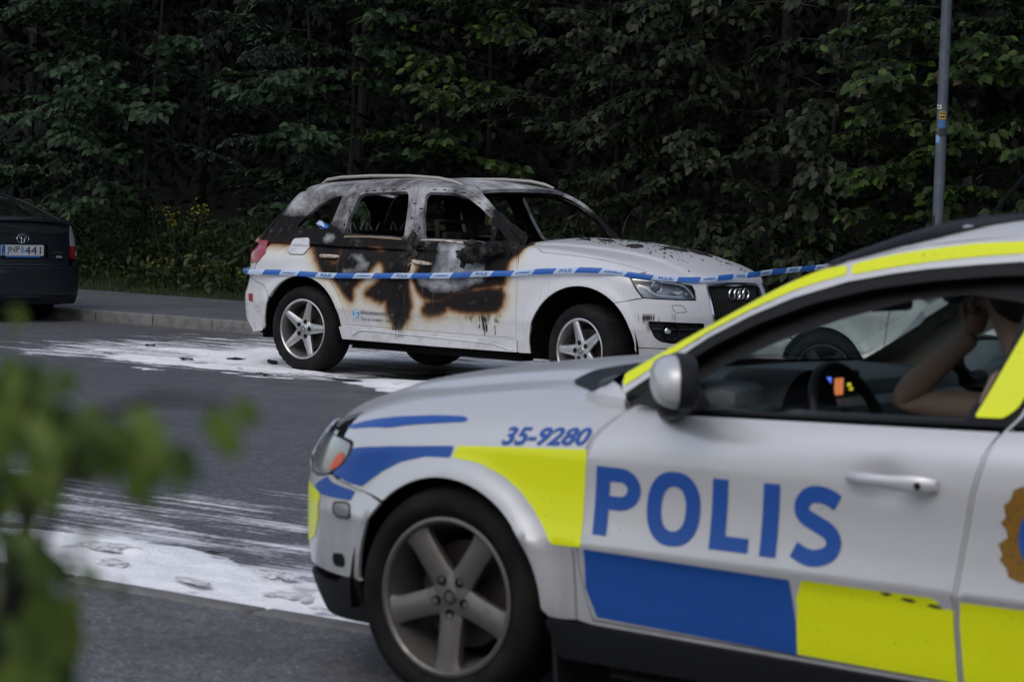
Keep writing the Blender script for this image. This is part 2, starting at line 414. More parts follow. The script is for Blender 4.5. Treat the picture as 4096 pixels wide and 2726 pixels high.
# ---------------------------------------------------------------- materials
def mat(name, col=(.5, .5, .5), rough=.5, metal=0.0, coat=0.0, spec=.5, emit=None, es=0.0, trans=0.0):
    m = bpy.data.materials.new(name); m.use_nodes = True; b = m.node_tree.nodes['Principled BSDF']
    b.inputs['Base Color'].default_value = (*col, 1); b.inputs['Roughness'].default_value = rough
    b.inputs['Metallic'].default_value = metal; b.inputs['Coat Weight'].default_value = coat; b.inputs['Coat Roughness'].default_value = .06
    b.inputs['Specular IOR Level'].default_value = spec
    if emit: b.inputs['Emission Color'].default_value = (*emit, 1); b.inputs['Emission Strength'].default_value = es
    return m
class NG:
    """small helper for node graphs"""
    def __init__(s, m): s.t = m.node_tree; s.b = s.t.nodes['Principled BSDF']
    def n(s, typ, **kw):
        n = s.t.nodes.new(typ)
        for k, v in kw.items():
            if k == 'inp':
                for a, b in v.items():
                    if hasattr(b, 'links') or isinstance(b, bpy.types.NodeSocket): s.t.links.new(b, n.inputs[a])
                    else: n.inputs[a].default_value = b
            else: setattr(n, k, v)
        return n
    def coord(s, scale=(1, 1, 1), kind='Object'):
        c = s.n('ShaderNodeTexCoord'); mp = s.n('ShaderNodeMapping', inp={'Vector': c.outputs[kind], 'Scale': scale}); return mp.outputs[0]
    def geo(s, scale=(1, 1, 1)):
        c = s.n('ShaderNodeNewGeometry'); mp = s.n('ShaderNodeMapping', inp={'Vector': c.outputs['Position'], 'Scale': scale}); return mp.outputs[0]
    def noise(s, vec, scale=5., detail=4., rough=.55, dist=0.0):
        return s.n('ShaderNodeTexNoise', inp={'Vector': vec, 'Scale': scale, 'Detail': detail, 'Roughness': rough, 'Distortion': dist}).outputs[0]
    def math(s, op, a, b=0.0, c=0.0, clamp=False):
        n = s.n('ShaderNodeMath', operation=op, use_clamp=clamp, inp={0: a, 1: b, 2: c}); return n.outputs[0]
    def mr(s, v, a, b, c=0.0, d=1.0, smooth=False):
        n = s.n('ShaderNodeMapRange', inp={0: v, 1: a, 2: b, 3: c, 4: d})
        if smooth: n.interpolation_type = 'SMOOTHSTEP'
        return n.outputs[0]
    def ramp(s, v, stops):
        n = s.n('ShaderNodeValToRGB', inp={0: v}); e = n.color_ramp.elements
        while len(e) < len(stops): e.new(.5)
        for x, (p, c) in zip(e, stops): x.position = p; x.color = (*c, 1) if len(c) == 3 else c
        return n.outputs[0]
    def mix(s, f, a, b, blend='MIX'):
        n = s.n('ShaderNodeMix', data_type='RGBA', blend_type=blend)
        for k, v in ((0, f), (6, a), (7, b)):
            if isinstance(v, bpy.types.NodeSocket): s.t.links.new(v, n.inputs[k])
            else: n.inputs[k].default_value = v if not isinstance(v, tuple) else ((*v, 1) if len(v) == 3 else v)
        return n.outputs[2]
    def attr(s, name): return s.n('ShaderNodeAttribute', attribute_name=name).outputs['Fac']
    def set(s, **kw):
        for k, v in kw.items():
            k = k.replace('_', ' ')
            if isinstance(v, bpy.types.NodeSocket): s.t.links.new(v, s.b.inputs[k])
            else: s.b.inputs[k].default_value = v
    def bump(s, h, dist=.01, strength=1.0):
        n = s.n('ShaderNodeBump', inp={'Height': h, 'Distance': dist, 'Strength': strength}); s.t.links.new(n.outputs[0], s.b.inputs['Normal'])
def glass_mat(name, tint=(.5, .56, .54), rough=.0, spec=1.0):
    m = bpy.data.materials.new(name); m.use_nodes = True; t = m.node_tree; t.nodes.clear()
    o = t.nodes.new('ShaderNodeOutputMaterial'); mx = t.nodes.new('ShaderNodeMixShader'); tr = t.nodes.new('ShaderNodeBsdfTransparent')
    gl = t.nodes.new('ShaderNodeBsdfGlossy'); lw = t.nodes.new('ShaderNodeLayerWeight'); lw.inputs[0].default_value = .5
    pw = t.nodes.new('ShaderNodeMath'); pw.operation = 'POWER'; pw.inputs[1].default_value = 5; t.links.new(lw.outputs['Facing'], pw.inputs[0])
    fr = t.nodes.new('ShaderNodeMath'); fr.operation = 'MULTIPLY_ADD'; fr.inputs[1].default_value = .92; fr.inputs[2].default_value = .04; t.links.new(pw.outputs[0], fr.inputs[0])
    tr.inputs[0].default_value = (*tint, 1); gl.inputs[0].default_value = (1, 1, 1, 1); gl.inputs['Roughness'].default_value = rough
    t.links.new(fr.outputs[0], mx.inputs[0]); t.links.new(tr.outputs[0], mx.inputs[1]); t.links.new(gl.outputs[0], mx.inputs[2]); t.links.new(mx.outputs[0], o.inputs[0])
    return m
def dirty(m, base, amount=.5, sc_=(3, 3, 3), dirt=(.18, .15, .12), rough=(.25, .5)):
    g = NG(m); c = g.coord(sc_); n = g.noise(c, 3, 6, .6); f = g.math('MULTIPLY', g.mr(n, .45, .75), amount)
    g.set(Base_Color=g.mix(f, base, dirt), Roughness=g.mr(n, .4, .7, rough[0], rough[1])); return m
M = {}
M['black_plastic'] = mat('black_plastic', (.009, .010, .012), .55, spec=.3)
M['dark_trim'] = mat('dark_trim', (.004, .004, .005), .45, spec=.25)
M['underbody'] = mat('underbody', (.004, .004, .004), .9, spec=.1)
M['rubber'] = mat('rubber', (.02, .02, .021), .75, spec=.3)
M['tyre'] = mat('tyre_rubber', (.022, .022, .023), .8, spec=.15)
g = NG(M['tyre']); c = g.coord((1, 1, 1)); n_ = g.noise(c, 9, 5); g.set(Base_Color=g.mix(g.mr(n_, .4, .75), (.007, .007, .008), (.020, .019, .018)))
M['chrome'] = mat('chrome', (.75, .76, .78), .12, metal=1.0)
M['alloy'] = mat('alloy', (.42, .42, .43), .32, metal=.9)
dirty(M['alloy'], (.50, .50, .51), .5, (6, 6, 6), (.20, .17, .14), (.28, .5))
M['alloy_dirty'] = mat('alloy_dusty', (.25, .23, .21), .45, metal=.6)
dirty(M['alloy_dirty'], (.165, .155, .145), .6, (6, 6, 6), (.09, .075, .06), (.35, .6))
M['brake'] = mat('brake_disc', (.06, .05, .045), .5, metal=.6)

def wheel(name, parent, c, out, phase, Rt, Rr, Wt, mrim, spoke=(.085, .05), face=(-.045, -.012), tread=0.0, holes=.026, hub=.062, steer=0.0, sm=None, label=None, ureverse=False):
    """tyre, rim, spokes, hub and brake disc; out is the outward axle direction (+1 = +y, -1 = -y)"""
    wt = empty(name); wt.parent = parent; wt.location = c; wt.rotation_euler = (0, 0, steer)
    ax = (0, out, 0); u = -out     # looking from outside, image right is u * x
    hw = Wt
    prof = [(Rr - .004, -.016), (Rr + .006, -.004), (Rr + .025, .010), (Rt - .06, .016), (Rt - .035, .010), (Rt - .012, -.012), (Rt - .002, -.035), (Rt, -.06), (Rt, -hw + .05), (Rt - .004, -hw + .02), (Rt - .03, -hw), (Rr, -hw + .01)]
    K = 144
    def jit(j, i):
        if tread and i in (5, 6, 7, 8): return tread * (1 if (j // 2) % 2 else -1) * .5
        if i in (3,): return .001 * ((j * 7) % 5)
        return 0
    MB().lathe(prof, (0, 0, 0), ax, K, jitter=jit).obj('tyre', M['tyre'], wt, angle=50)
    rim = MB().lathe([(Rr - .002, -.012), (Rr + .004, .0), (Rr - .006, .003), (Rr - .014, -.004), (Rr - .022, -.030), (Rr - .034, -.075), (Rr - .040, -hw + .03)], (0, 0, 0), ax, 64).obj('rim', mrim, wt, angle=30)
    MB().lathe([(0.02, -.105), (Rr * .68, -.105), (Rr * .70, -.115), (Rr * .70, -.13)], (0, 0, 0), ax, 48).lathe([(.02, -.088), (.085, -.088), (.09, -.105)], (0, 0, 0), ax, 24).obj('brake_disc', M['brake'], wt, angle=30)
    MB().lathe([(0.0, -.20), (Rr - .03, -.20), (Rr - .03, -.19)], (0, 0, 0), ax, 32).obj('inner_barrel', M['underbody'], wt)
    L = Rr - .010; ns = 9
    for s in range(5):
        a = R(phase + 72 * s); d = Vector((u * math.cos(a), 0, math.sin(a))); t = Vector((-u * math.sin(a), 0, math.cos(a))); y = Vector((0, out, 0))
        V = []; Fc = []
        for i in range(ns):
            q = i / (ns - 1); r = .03 + (L - .03) * q
            wd = (spoke[0] + (spoke[1] - spoke[0]) * q) * .5
            if q < .3: wd *= 1 + .18 * (1 - q / .3)
            if q > .85 and spoke[1] >= .07: wd *= 1 + .5 * (q - .85) / .15
            fz = face[0] + (face[1] - face[0]) * (q ** .8); th = .03
            ch = wd * .28
            for (uu, zz) in ((-wd, fz - th), (-wd, fz - .008), (-wd + ch, fz), (0, fz + .002), (wd - ch, fz), (wd, fz - .008), (wd, fz - th)):
                V.append(d * r + t * uu + y * zz)
        for i in range(ns - 1):
            for j in range(6): Fc.append([i*7+j, i*7+j+1, (i+1)*7+j+1, (i+1)*7+j])
        MB().add(V, Fc).obj('spoke', mrim, wt, angle=40)
    f0 = face[0] + .004
    MB().lathe([(0, f0), (hub * 1.25, f0), (hub * 1.45, f0 - .006), (hub * 1.5, f0 - .03)], (0, 0, 0), ax, 32).obj('hub', mrim, wt)
    for s in range(5):
        a = R(phase + 36 * 0 + 72 * s + (0 if holes > .02 else 36)); rr = hub * 1.08 if holes > .02 else hub * 1.02
        p = Vector((u * math.cos(a) * rr, 0, math.sin(a) * rr))
        e = .0035
        MB().lathe([(holes * .52, f0 + e), (holes * .62, f0 + e + .001), (holes * .66, f0 - .004)], p, ax, 16).lathe([(0, f0 + e - .0025), (holes * .52, f0 + e - .002)], p, ax, 16).obj('lug_hole', M['dark_trim'], wt)
    MB().lathe([(0, f0 + .007), (hub * .45, f0 + .006), (hub * .52, f0 + .001)], (0, 0, 0), ax, 24).obj('hub_cap', mrim, wt)
    MB().lathe([(hub * .30, f0 + .0080), (hub * .38, f0 + .0085), (hub * .40, f0 + .0070)], (0, 0, 0), ax, 24).obj('cap_emblem', M['dark_trim'], wt)
    return wt
def liner(name, parent, cx, cz, r, s, y0, y1, lo=-12, hi=192):
    """dark arch lining, open below"""
    V = []; Fc = []; n = 28
    for i in range(n):
        a = R(lo + (hi - lo) * i / (n - 1)); 
        V += [(cx + r * math.cos(a), s * y1, cz + r * math.sin(a)), (cx + r * math.cos(a), s * y0, cz + r * math.sin(a))]
    for i in range(n - 1): Fc.append([2*i, 2*i+1, 2*i+3, 2*i+2])
    k = len(V); V.append((cx, s * y0, cz))
    for i in range(n - 1): Fc.append([2*i+1, 2*i+3, k])
    return mesh_obj(name, V, Fc, M['underbody'], parent, smooth=False)
# ================================================================ the street
TH = .65576
SO = np.array([-1.170, 21.7635, 0.]); SX = np.array([math.cos(TH), -math.sin(TH), 0]); SY = np.array([math.sin(TH), math.cos(TH), 0])
def W3(s, n, z=0.0):
    """along the street, across it, up"""
    return SO + SX * s + SY * n + np.array([0, 0, z])
def street_vec(g, scale=(1, 1, 1)):
    c = g.n('ShaderNodeNewGeometry')
    rot = g.n('ShaderNodeMapping', inp={'Vector': c.outputs['Position'], 'Rotation': (0, 0, TH), 'Location': (-(SX @ SO), -(SY @ SO), 0)})
    return rot.outputs[0], g.n('ShaderNodeMapping', inp={'Vector': rot.outputs[0], 'Scale': scale}).outputs[0]
def asphalt(name, base=(.080, .082, .092), foam=False, rough=.54, wet=.6):
    m = mat(name, base, rough); g = NG(m); sv, v = street_vec(g)
    n1 = g.noise(v, 1.3, 5, .6); n2 = g.noise(v, 48, 3, .75)
    vo = g.n('ShaderNodeTexVoronoi', inp={'Vector': v, 'Scale': 85.}); 
    b = np.array(base)
    col = g.ramp(n2, [(.3, tuple(b * .5)), (.5, tuple(b)), (.72, tuple(b * 1.9))])
    n3 = g.noise(v, 21, 3, .8); col = g.mix(g.mr(n3, .52, .62, 0, .55), col, tuple(b * 1.9)); col = g.mix(g.mr(n3, .47, .38, 0, .5), col, tuple(b * .45))
    cell = g.n('ShaderNodeSeparateColor', inp={0: vo.outputs['Color']}).outputs[0]
    col = g.mix(g.math('MULTIPLY', g.mr(cell, .84, .95), .5), col, tuple(b * 3.8 + .03))
    col = g.mix(g.mr(n1, .40, .65, 0, .5), col, tuple(b * .55))
    vs = g.n('ShaderNodeMapping', inp={'Vector': v, 'Scale': (.5, 6, 1)}).outputs[0]
    tr_ = g.noise(vs, 1.0, 4, .6); col = g.mix(g.mr(tr_, .5, .75, 0, .35), col, tuple(b * 1.45 + .004))
    r = g.mr(n1, .38, .62, rough - .22 * wet, rough + .1)
    if foam:
        xyz = g.n('ShaderNodeSeparateXYZ', inp={0: sv}); S, N = xyz.outputs[0], xyz.outputs[1]
        def band(x, a, b, c, d): return g.math('MULTIPLY', g.mr(x, a, b, 0, 1, True), g.mr(x, c, d, 1, 0, True))
        wob = g.math('MULTIPLY', g.math('SUBTRACT', g.noise(v, .8, 4, .6), .5), 1.4)
        N2 = g.math('ADD', N, wob); S2 = g.math('ADD', S, g.math('MULTIPLY', wob, 1.5))
        # residue tracks by the near kerb
        f1 = g.noise(g.n('ShaderNodeMapping', inp={'Vector': v, 'Scale': (.32, 17, 1)}).outputs[0], 1.0, 4, .65, .25)
        f1b = g.noise(v, 26, 4, .7)
        near = g.math('MULTIPLY', band(N2, -10.6, -9.0, -7.9, -6.5), band(S, 3.0, 4.4, 12, 14))
        f1c = g.noise(g.n('ShaderNodeMapping', inp={'Vector': v, 'Scale': (1.1, 2.8, 1)}).outputs[0], 1.0, 4, .6, .4)
        t1 = g.math('ADD', g.math('ADD', g.math('MULTIPLY', f1, .36), g.math('MULTIPLY', f1b, .22)), g.math('MULTIPLY', f1c, .42))
        thr = g.mr(N2, -9.6, -6.8, .445, .545); m1 = g.math('MULTIPLY', near, g.mr(g.math('SUBTRACT', t1, thr), 0, .10))
        # big puddle of foam round the burned car
        f2 = g.noise(g.n('ShaderNodeMapping', inp={'Vector': v, 'Scale': (1.3, 5.5, 1)}).outputs[0], 1.0, 6, .66, .5)
        f2b = g.noise(v, 32, 3, .7); t2 = g.math('ADD', g.math('MULTIPLY', f2, .7), g.math('MULTIPLY', f2b, .3))
        far = g.math('MULTIPLY', band(N2, -2.2, -1.1, 2.0, 2.7), band(S2, -5.2, -2.6, .5, 1.2))
        under = g.math('MULTIPLY', band(N2, .7, 1.4, 2.3, 2.6), band(S, -3, -1, 3.2, 4.2))
        spot = g.math('MULTIPLY', band(N2, -1.6, -1.1, -.75, -.45), band(S2, .7, 1.0, 2.2, 2.9))
        mk = g.math('MAXIMUM', far, g.math('MAXIMUM', under, spot))
        m2 = g.mr(g.math('SUBTRACT', g.math('ADD', t2, g.math('MULTIPLY', mk, .235)), .665), 0, .10)
        # thin splashes everywhere between
        f3 = g.noise(g.n('ShaderNodeMapping', inp={'Vector': v, 'Scale': (1.6, 9, 1)}).outputs[0], 1.0, 5, .7)
        m3 = g.math('MULTIPLY', g.mr(f3, .66, .69), band(N2, -3.4, -2.2, -.8, .2)); m3 = g.math('MULTIPLY', m3, band(S, -5, -2, 5, 8))
        mm = g.math('MAXIMUM', m1, g.math('MAXIMUM', m2, g.math('MULTIPLY', m3, .8)))
        fc = g.ramp(g.noise(v, 7, 5, .6), [(.3, (.50, .50, .53)), (.5, (.74, .74, .78)), (.7, (.86, .86, .90))])
        # dark wet ground under the car
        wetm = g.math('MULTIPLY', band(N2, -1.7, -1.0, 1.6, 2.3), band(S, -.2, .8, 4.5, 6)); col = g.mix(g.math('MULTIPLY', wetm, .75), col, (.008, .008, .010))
        dirt_ = g.math('MULTIPLY', band(N2, 1.5, 2.2, 2.55, 2.7), .7); col = g.mix(g.math('MULTIPLY', dirt_, g.mr(f2b, .4, .6)), col, (.075, .06, .05))
        col = g.mix(mm, col, fc); r = g.mr(mm, 0, 1, r, .55)
        r = g.math('SUBTRACT', r, g.math('MULTIPLY', wetm, .3))
    g.set(Base_Color=col, Roughness=r); g.bump(g.math('ADD', n2, g.math('MULTIPLY', vo.outputs['Distance'], .5)), .004, .7)
    return m
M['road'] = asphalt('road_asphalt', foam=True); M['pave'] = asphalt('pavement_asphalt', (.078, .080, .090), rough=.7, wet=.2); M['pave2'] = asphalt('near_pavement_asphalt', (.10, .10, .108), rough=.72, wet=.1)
def strip(name, s0, s1, n0, n1, z, m, parent=None, ns=1):
    V = []; 
    for i in range(ns + 1):
        s = s0 + (s1 - s0) * i / ns; V += [W3(s, n0, z), W3(s, n1, z)]
    return mesh_obj(name, V, [[2*i, 2*i+2, 2*i+3, 2*i+1] for i in range(ns)], m, parent, smooth=False)
tag(strip('road', -120, 120, -9.85, 2.52, 0, M['road']), kind='structure')
tag(strip('far_pavement', -120, 120, 2.60, 5.85, .115, M['pave']), kind='structure')
tag(strip('near_pavement', -120, 120, -60, -9.96, .025, M['pave2']), kind='structure')
# kerbs: every stone is a part
M['stone'] = mat('kerb_granite', (.20, .20, .20), .8); g = NG(M['stone']); v = g.geo(); n1 = g.noise(v, 7, 6, .65); n2 = g.noise(v, 90, 2)
oi = g.n('ShaderNodeObjectInfo').outputs['Random']
cc = g.ramp(n1, [(.3, (.085, .083, .082)), (.5, (.16, .158, .155)), (.7, (.22, .215, .21))]); cc = g.mix(g.mr(oi, 0, 1, 0, .4), cc, (.10, .098, .10)); g.set(Base_Color=cc); g.bump(g.math('ADD', n1, g.math('MULTIPLY', n2, .3)), .008, .6)
def stone_mesh(L, w_, h):
    bm = bmesh.new(); bmesh.ops.create_cube(bm, size=1)
    for v_ in bm.verts: v_.co = Vector((v_.co.x * L, v_.co.y * w_, v_.co.z * h))
    bmesh.ops.bevel(bm, geom=[e for e in bm.edges], offset=.014, segments=2, affect='EDGES', profile=.5)
    me = bpy.data.meshes.new('kerb_stone'); bm.to_mesh(me); bm.free(); me.materials.append(M['stone'])
    me.polygons.foreach_set('use_smooth', np.ones(len(me.polygons), bool)); return me
for (nn, zt, s0, s1, L0, w_, hh) in ((2.555, .120, -25.28, 10, .871, .13, .24), (-9.905, .034, -8, 22, 1.0, .12, .12)):
    k = empty('kerb', (0, 0, 0)); tag(k, kind='structure')
    me = stone_mesh(L0 - .014, w_, hh); s = s0
    while s < s1:
        o = bpy.data.objects.new('kerb_stone', me); COL.objects.link(o); o.parent = k
        p = W3(s + L0 / 2, nn + random.uniform(-.006, .006), zt - hh / 2 + random.uniform(-.004, .003)); o.location = p; o.rotation_euler = (random.uniform(-.006, .006), 0, -TH + random.uniform(-.006, .006)); s += L0
# bank behind the pavement
M['soil'] = mat('bank_soil', (.02, .018, .012), .95); g = NG(M['soil']); v = g.geo(); g.set(Base_Color=g.ramp(g.noise(v, 6, 6, .7), [(.35, (.003, .004, .002)), (.6, (.007, .009, .004)), (.75, (.013, .012, .007))]))
def bank_z(s, n):
    return .10 + .10 * sstep(5.8, 6.6, n) + .16 * np.clip(n - 6.4, 0, 99) + .34 * np.clip(n - 9.5, 0, 22) + .05 * np.sin(s * 1.7 + n) * sstep(5.9, 7, n)
ss = np.linspace(-70, 60, 131); nn = np.r_[np.linspace(5.80, 12, 26), np.linspace(13, 60, 24)]
V = np.array([W3(s, n, float(bank_z(s, n))) for n in nn for s in ss]); k = len(ss)
Fc = np.array([[j*k+i, j*k+i+1, (j+1)*k+i+1, (j+1)*k+i] for j in range(len(nn)-1) for i in range(k-1)])
tag(mesh_obj('wooded_bank', V, Fc, M['soil']), kind='structure')
tag(mesh_obj('ground', [(-900, -900, -.06), (900, -900, -.06), (900, 900, -.06), (-900, 900, -.06)], [[0, 1, 2, 3]], M['soil'], smooth=False), kind='structure')

# ---------------------------------------------------------------- foam that has body
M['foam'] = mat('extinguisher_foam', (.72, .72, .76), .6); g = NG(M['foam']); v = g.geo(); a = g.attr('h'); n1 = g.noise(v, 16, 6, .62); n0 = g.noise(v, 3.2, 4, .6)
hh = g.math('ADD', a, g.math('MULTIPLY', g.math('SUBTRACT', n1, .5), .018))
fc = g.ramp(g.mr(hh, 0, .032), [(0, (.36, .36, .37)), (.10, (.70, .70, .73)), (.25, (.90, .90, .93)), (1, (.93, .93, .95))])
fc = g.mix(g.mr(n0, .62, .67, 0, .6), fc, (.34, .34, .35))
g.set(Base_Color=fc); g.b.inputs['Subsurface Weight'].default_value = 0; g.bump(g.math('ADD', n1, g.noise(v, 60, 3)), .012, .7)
def vnoise(x, y, sx, sy, seed):
    r = np.random.default_rng(seed); T = r.random((64, 64)); u = x * sx; v = y * sy
    i = np.floor(u).astype(int); j = np.floor(v).astype(int); fu = u - i; fv = v - j; fu = fu*fu*(3-2*fu); fv = fv*fv*(3-2*fv)
    a = T[i % 64, j % 64]; b = T[(i+1) % 64, j % 64]; c = T[i % 64, (j+1) % 64]; d = T[(i+1) % 64, (j+1) % 64]
    return (a*(1-fu)+b*fu)*(1-fv)+(c*(1-fu)+d*fu)*fv
def fbm(x, y, sx, sy, seed, o=4):
    t = 0; a = .5; 
    for k in range(o): t = t + a * vnoise(x, y, sx * 2**k, sy * 2**k, seed + k); a *= .5
    return t / (1 - .5**o)
def foam_sheet(name, label, poly, res, amp, hmax, seed, base=.0, edge=.25):
    P = np.array(poly, float); lo = P.min(0) - .3; hi = P.max(0) + .3
    x = np.arange(lo[0], hi[0], res); y = np.arange(lo[1], hi[1], res); X, Y = np.meshgrid(x, y, indexing='ij'); q = np.c_[X.ravel(), Y.ravel()]
    d = sd_poly(q, [P]); f = fbm(q[:, 0], q[:, 1], 1.1, 3.2, seed, 5); f2 = fbm(q[:, 0], q[:, 1], 5, 9, seed + 20, 4)
    h = np.clip(d / edge, -2, 1) * .5 + (f - .5) * amp + (f2 - .5) * .5
    z = np.clip(h, 0, 1) * hmax * (.55 + .9 * f2) ; z = np.where(h > 0, z + .002, -1)
    keep = z > 0; nx, ny = X.shape; id_ = np.arange(nx * ny).reshape(nx, ny)
    Fq = np.stack([id_[:-1, :-1], id_[1:, :-1], id_[1:, 1:], id_[:-1, 1:]], -1).reshape(-1, 4)
    Fq = Fq[keep[Fq].any(1)]; used = np.unique(Fq); mp = np.full(nx * ny, -1); mp[used] = np.arange(len(used))
    zz = np.where(keep, z, -.004)[used]; V = SO + q[used, :1] * SX + q[used, 1:] * SY + np.c_[np.zeros((len(used), 2)), zz]
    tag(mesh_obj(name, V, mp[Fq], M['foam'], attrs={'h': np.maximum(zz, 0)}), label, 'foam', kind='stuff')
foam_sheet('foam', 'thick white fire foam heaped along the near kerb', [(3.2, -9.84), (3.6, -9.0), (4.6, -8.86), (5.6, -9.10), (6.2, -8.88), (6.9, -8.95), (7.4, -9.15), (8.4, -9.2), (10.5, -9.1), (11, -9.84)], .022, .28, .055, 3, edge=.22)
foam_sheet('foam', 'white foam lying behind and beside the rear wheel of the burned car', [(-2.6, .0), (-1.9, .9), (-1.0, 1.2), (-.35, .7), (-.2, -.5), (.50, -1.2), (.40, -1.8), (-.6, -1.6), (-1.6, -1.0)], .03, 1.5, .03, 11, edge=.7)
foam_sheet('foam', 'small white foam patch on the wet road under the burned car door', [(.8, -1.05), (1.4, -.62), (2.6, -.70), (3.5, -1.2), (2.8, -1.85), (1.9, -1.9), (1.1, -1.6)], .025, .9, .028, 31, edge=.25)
M['scrap0'] = mat('dark_scrap', (.02, .02, .02), .8); CAMV0 = np.array([0, 0, CH])
def blob0(c, r, seed, n=2, amp=.6, squash=(1, 1, 1)):
    bm = bmesh.new(); bmesh.ops.create_icosphere(bm, subdivisions=n, radius=1); rs = np.random.default_rng(seed); K = rs.normal(size=(12, 3)) * 3.4; ph = rs.uniform(0, 6, 12)
    for v in bm.verts:
        p = np.array(v.co); v.co = v.co * (1 + amp * sum(math.sin(p @ k + f) for k, f in zip(K, ph)) / 12 * 2.4)
    V = [(c[0] + v.co.x * r * squash[0], c[1] + v.co.y * r * squash[1], c[2] + v.co.z * r * squash[2]) for v in bm.verts]; Fc = [[v.index for v in f.verts] for f in bm.faces]; bm.free(); return V, Fc
M['slush'] = mat('grey_slush', (.5, .5, .52), .6); g = NG(M['slush']); g.set(Base_Color=g.ramp(g.noise(g.geo(), 22, 5), [(.35, (.38, .38, .39)), (.6, (.72, .72, .75))]))
for k, (px_, py_, r, sq, lab) in enumerate(((470, 975, .075, (2.0, 1.0, .30), 'long grey slush ridge at the left end of the near foam'), (490, 1040, .06, (1.6, 1.1, .40), 'lumpy grey slush heap left on the near foam'), (885, 1135, .055, (2.4, .9, .25), 'flat grey slush smear in the middle of the near foam'), (1240, 1100, .05, (1.5, 1.1, .45), 'round grey slush lump right of the middle of the near foam'), (1340, 1190, .07, (1.8, 1.2, .25), 'pale slush heap nearest the police car bumper'), (1420, 1245, .035, (1.8, 1, .3), 'small slush lump by the police car skirt'), (960, 1000, .03, (2.2, .8, .3), 'thin dark scrap at the upper edge of the near foam'))):
    sx, sy = px_ * .9096, 1300 + py_ * .9096; d = _F + _R * (sx - 2048) / CF - _U * (sy - 1363) / CF; p = CAMV0 + d * ((.035 - CH) / d[2]); mb = MB()
    for j in range(5): mb.add(*blob0((random.uniform(-.7, .7) * r * sq[0], random.uniform(-.5, .5) * r * sq[1], 0), r * random.uniform(.3, .65), 70 + k * 5 + j, 3, .5, (sq[0] * .8, sq[1], sq[2] * .8)))
    o = mb.obj('slush_lump', M['slush'] if k < 6 else M['scrap0'], angle=70); o.location = p; o.rotation_euler = (0, 0, -TH); tag(o, lab, 'slush', 'lumps on the near foam')
# charred scraps on the road
M['scrap'] = mat('charred_scrap', (.012, .012, .013), .8)
for k, (s, n, r, sq, lab) in enumerate(((-1.80, 1.90, .13, (1.5, .7, .8), 'charred lump lying by the kerb behind the rear bumper'), (-2.75, .02, .05, (1.8, .8, .4), 'flat black scrap alone on the foam left of the burned car'), (-1.32, -.95, .045, (2.2, .8, .4), 'thin charred scrap on the foam front edge'), (-1.1, -.55, .05, (2.4, .8, .4), 'long black scrap in the foam behind the rear wheel'), (-.66, -.58, .055, (1.3, .9, .6), 'small charred lump beside the rear tyre'), (.22, -1.62, .05, (3.2, .5, .3), 'long thin black strip at the foam edge'), (1.42, -.60, .05, (2, .9, .5), 'charred scrap on the road below the rear door'), (2.1, -1.3, .06, (2.8, .8, .3), 'black strip on the small foam patch'))):
    p = W3(s, n, .02); mb = MB(); r *= .62
    for j in range(4): mb.add(*blob0((random.uniform(-.8, .8) * r * sq[0], random.uniform(-.7, .7) * r * sq[1], r * sq[2] * .3), r * random.uniform(.35, .8), 40 + k * 4 + j, 2, 1.1, sq))
    o = mb.obj('charred_scrap', M['scrap'], angle=60); o.location = p; o.rotation_euler = (0, 0, -TH + random.uniform(-.4, .4)); tag(o, lab, 'charred debris', 'charred scraps on the road')

# ---------------------------------------------------------------- leaves
def leaf_material(name, dark, light, brown=(.09, .06, .035), bf=0.0, rough=.48):
    m = mat(name, dark, rough, spec=.2); g = NG(m); t = g.attr('tint'); oi = g.n('ShaderNodeObjectInfo').outputs['Random']
    f = g.math('FRACT', g.math('ADD', t, g.math('MULTIPLY', oi, 7.31))); c = g.ramp(f, [(0, dark), (.5, tuple((a + b) / 2 for a, b in zip(dark, light))), (.93, light), (1, tuple(min(1, x * 1.7) for x in light))])
    if bf: c = g.mix(g.mr(g.math('FRACT', g.math('MULTIPLY', f, 9.7)), 1 - bf, 1 - bf + .05), c, brown)
    v = g.geo(); n = g.noise(v, 40, 2); c = g.mix(g.mr(n, .4, .7, 0, .35), c, tuple(x * .5 for x in dark))
    g.set(Base_Color=c); nt_ = m.node_tree; out = nt_.nodes['Material Output']
    tl_ = nt_.nodes.new('ShaderNodeBsdfTranslucent'); mx = nt_.nodes.new('ShaderNodeMixShader'); mx.inputs[0].default_value = .22
    nt_.links.new(c, tl_.inputs[0]); nt_.links.new(g.b.outputs[0], mx.inputs[1]); nt_.links.new(tl_.outputs[0], mx.inputs[2]); nt_.links.new(mx.outputs[0], out.inputs[0]); return m
M['leafA'] = leaf_material('lime_leaf', (.004, .012, .005), (.042, .078, .034)); M['leafB'] = leaf_material('rowan_leaf', (.007, .018, .011), (.044, .074, .048))
M['leafC'] = leaf_material('wilted_leaf', (.003, .008, .003), (.025, .038, .013), (.042, .040, .025), .14); M['leafD'] = leaf_material('hazel_leaf', (.004, .013, .003), (.042, .074, .014), (.06, .05, .03), .07)
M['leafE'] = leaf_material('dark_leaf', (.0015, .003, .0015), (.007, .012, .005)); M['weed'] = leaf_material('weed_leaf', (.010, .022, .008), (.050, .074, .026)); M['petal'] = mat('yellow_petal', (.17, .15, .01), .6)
M['bark'] = mat('bark', (.05, .045, .038), .9); g = NG(M['bark']); g.set(Base_Color=g.ramp(g.noise(g.geo((1, 1, .25)), 30, 4), [(.35, (.006, .006, .005)), (.65, (.020, .018, .016))]))
LT = np.array([(0, 0, 0), (-.24, .16, .03), (-.36, .42, .06), (-.24, .74, .03), (0, 1.06, -.10), (.24, .74, .03), (.36, .42, .06), (.24, .16, .03), (0, .28, -.02), (0, .66, -.03)])
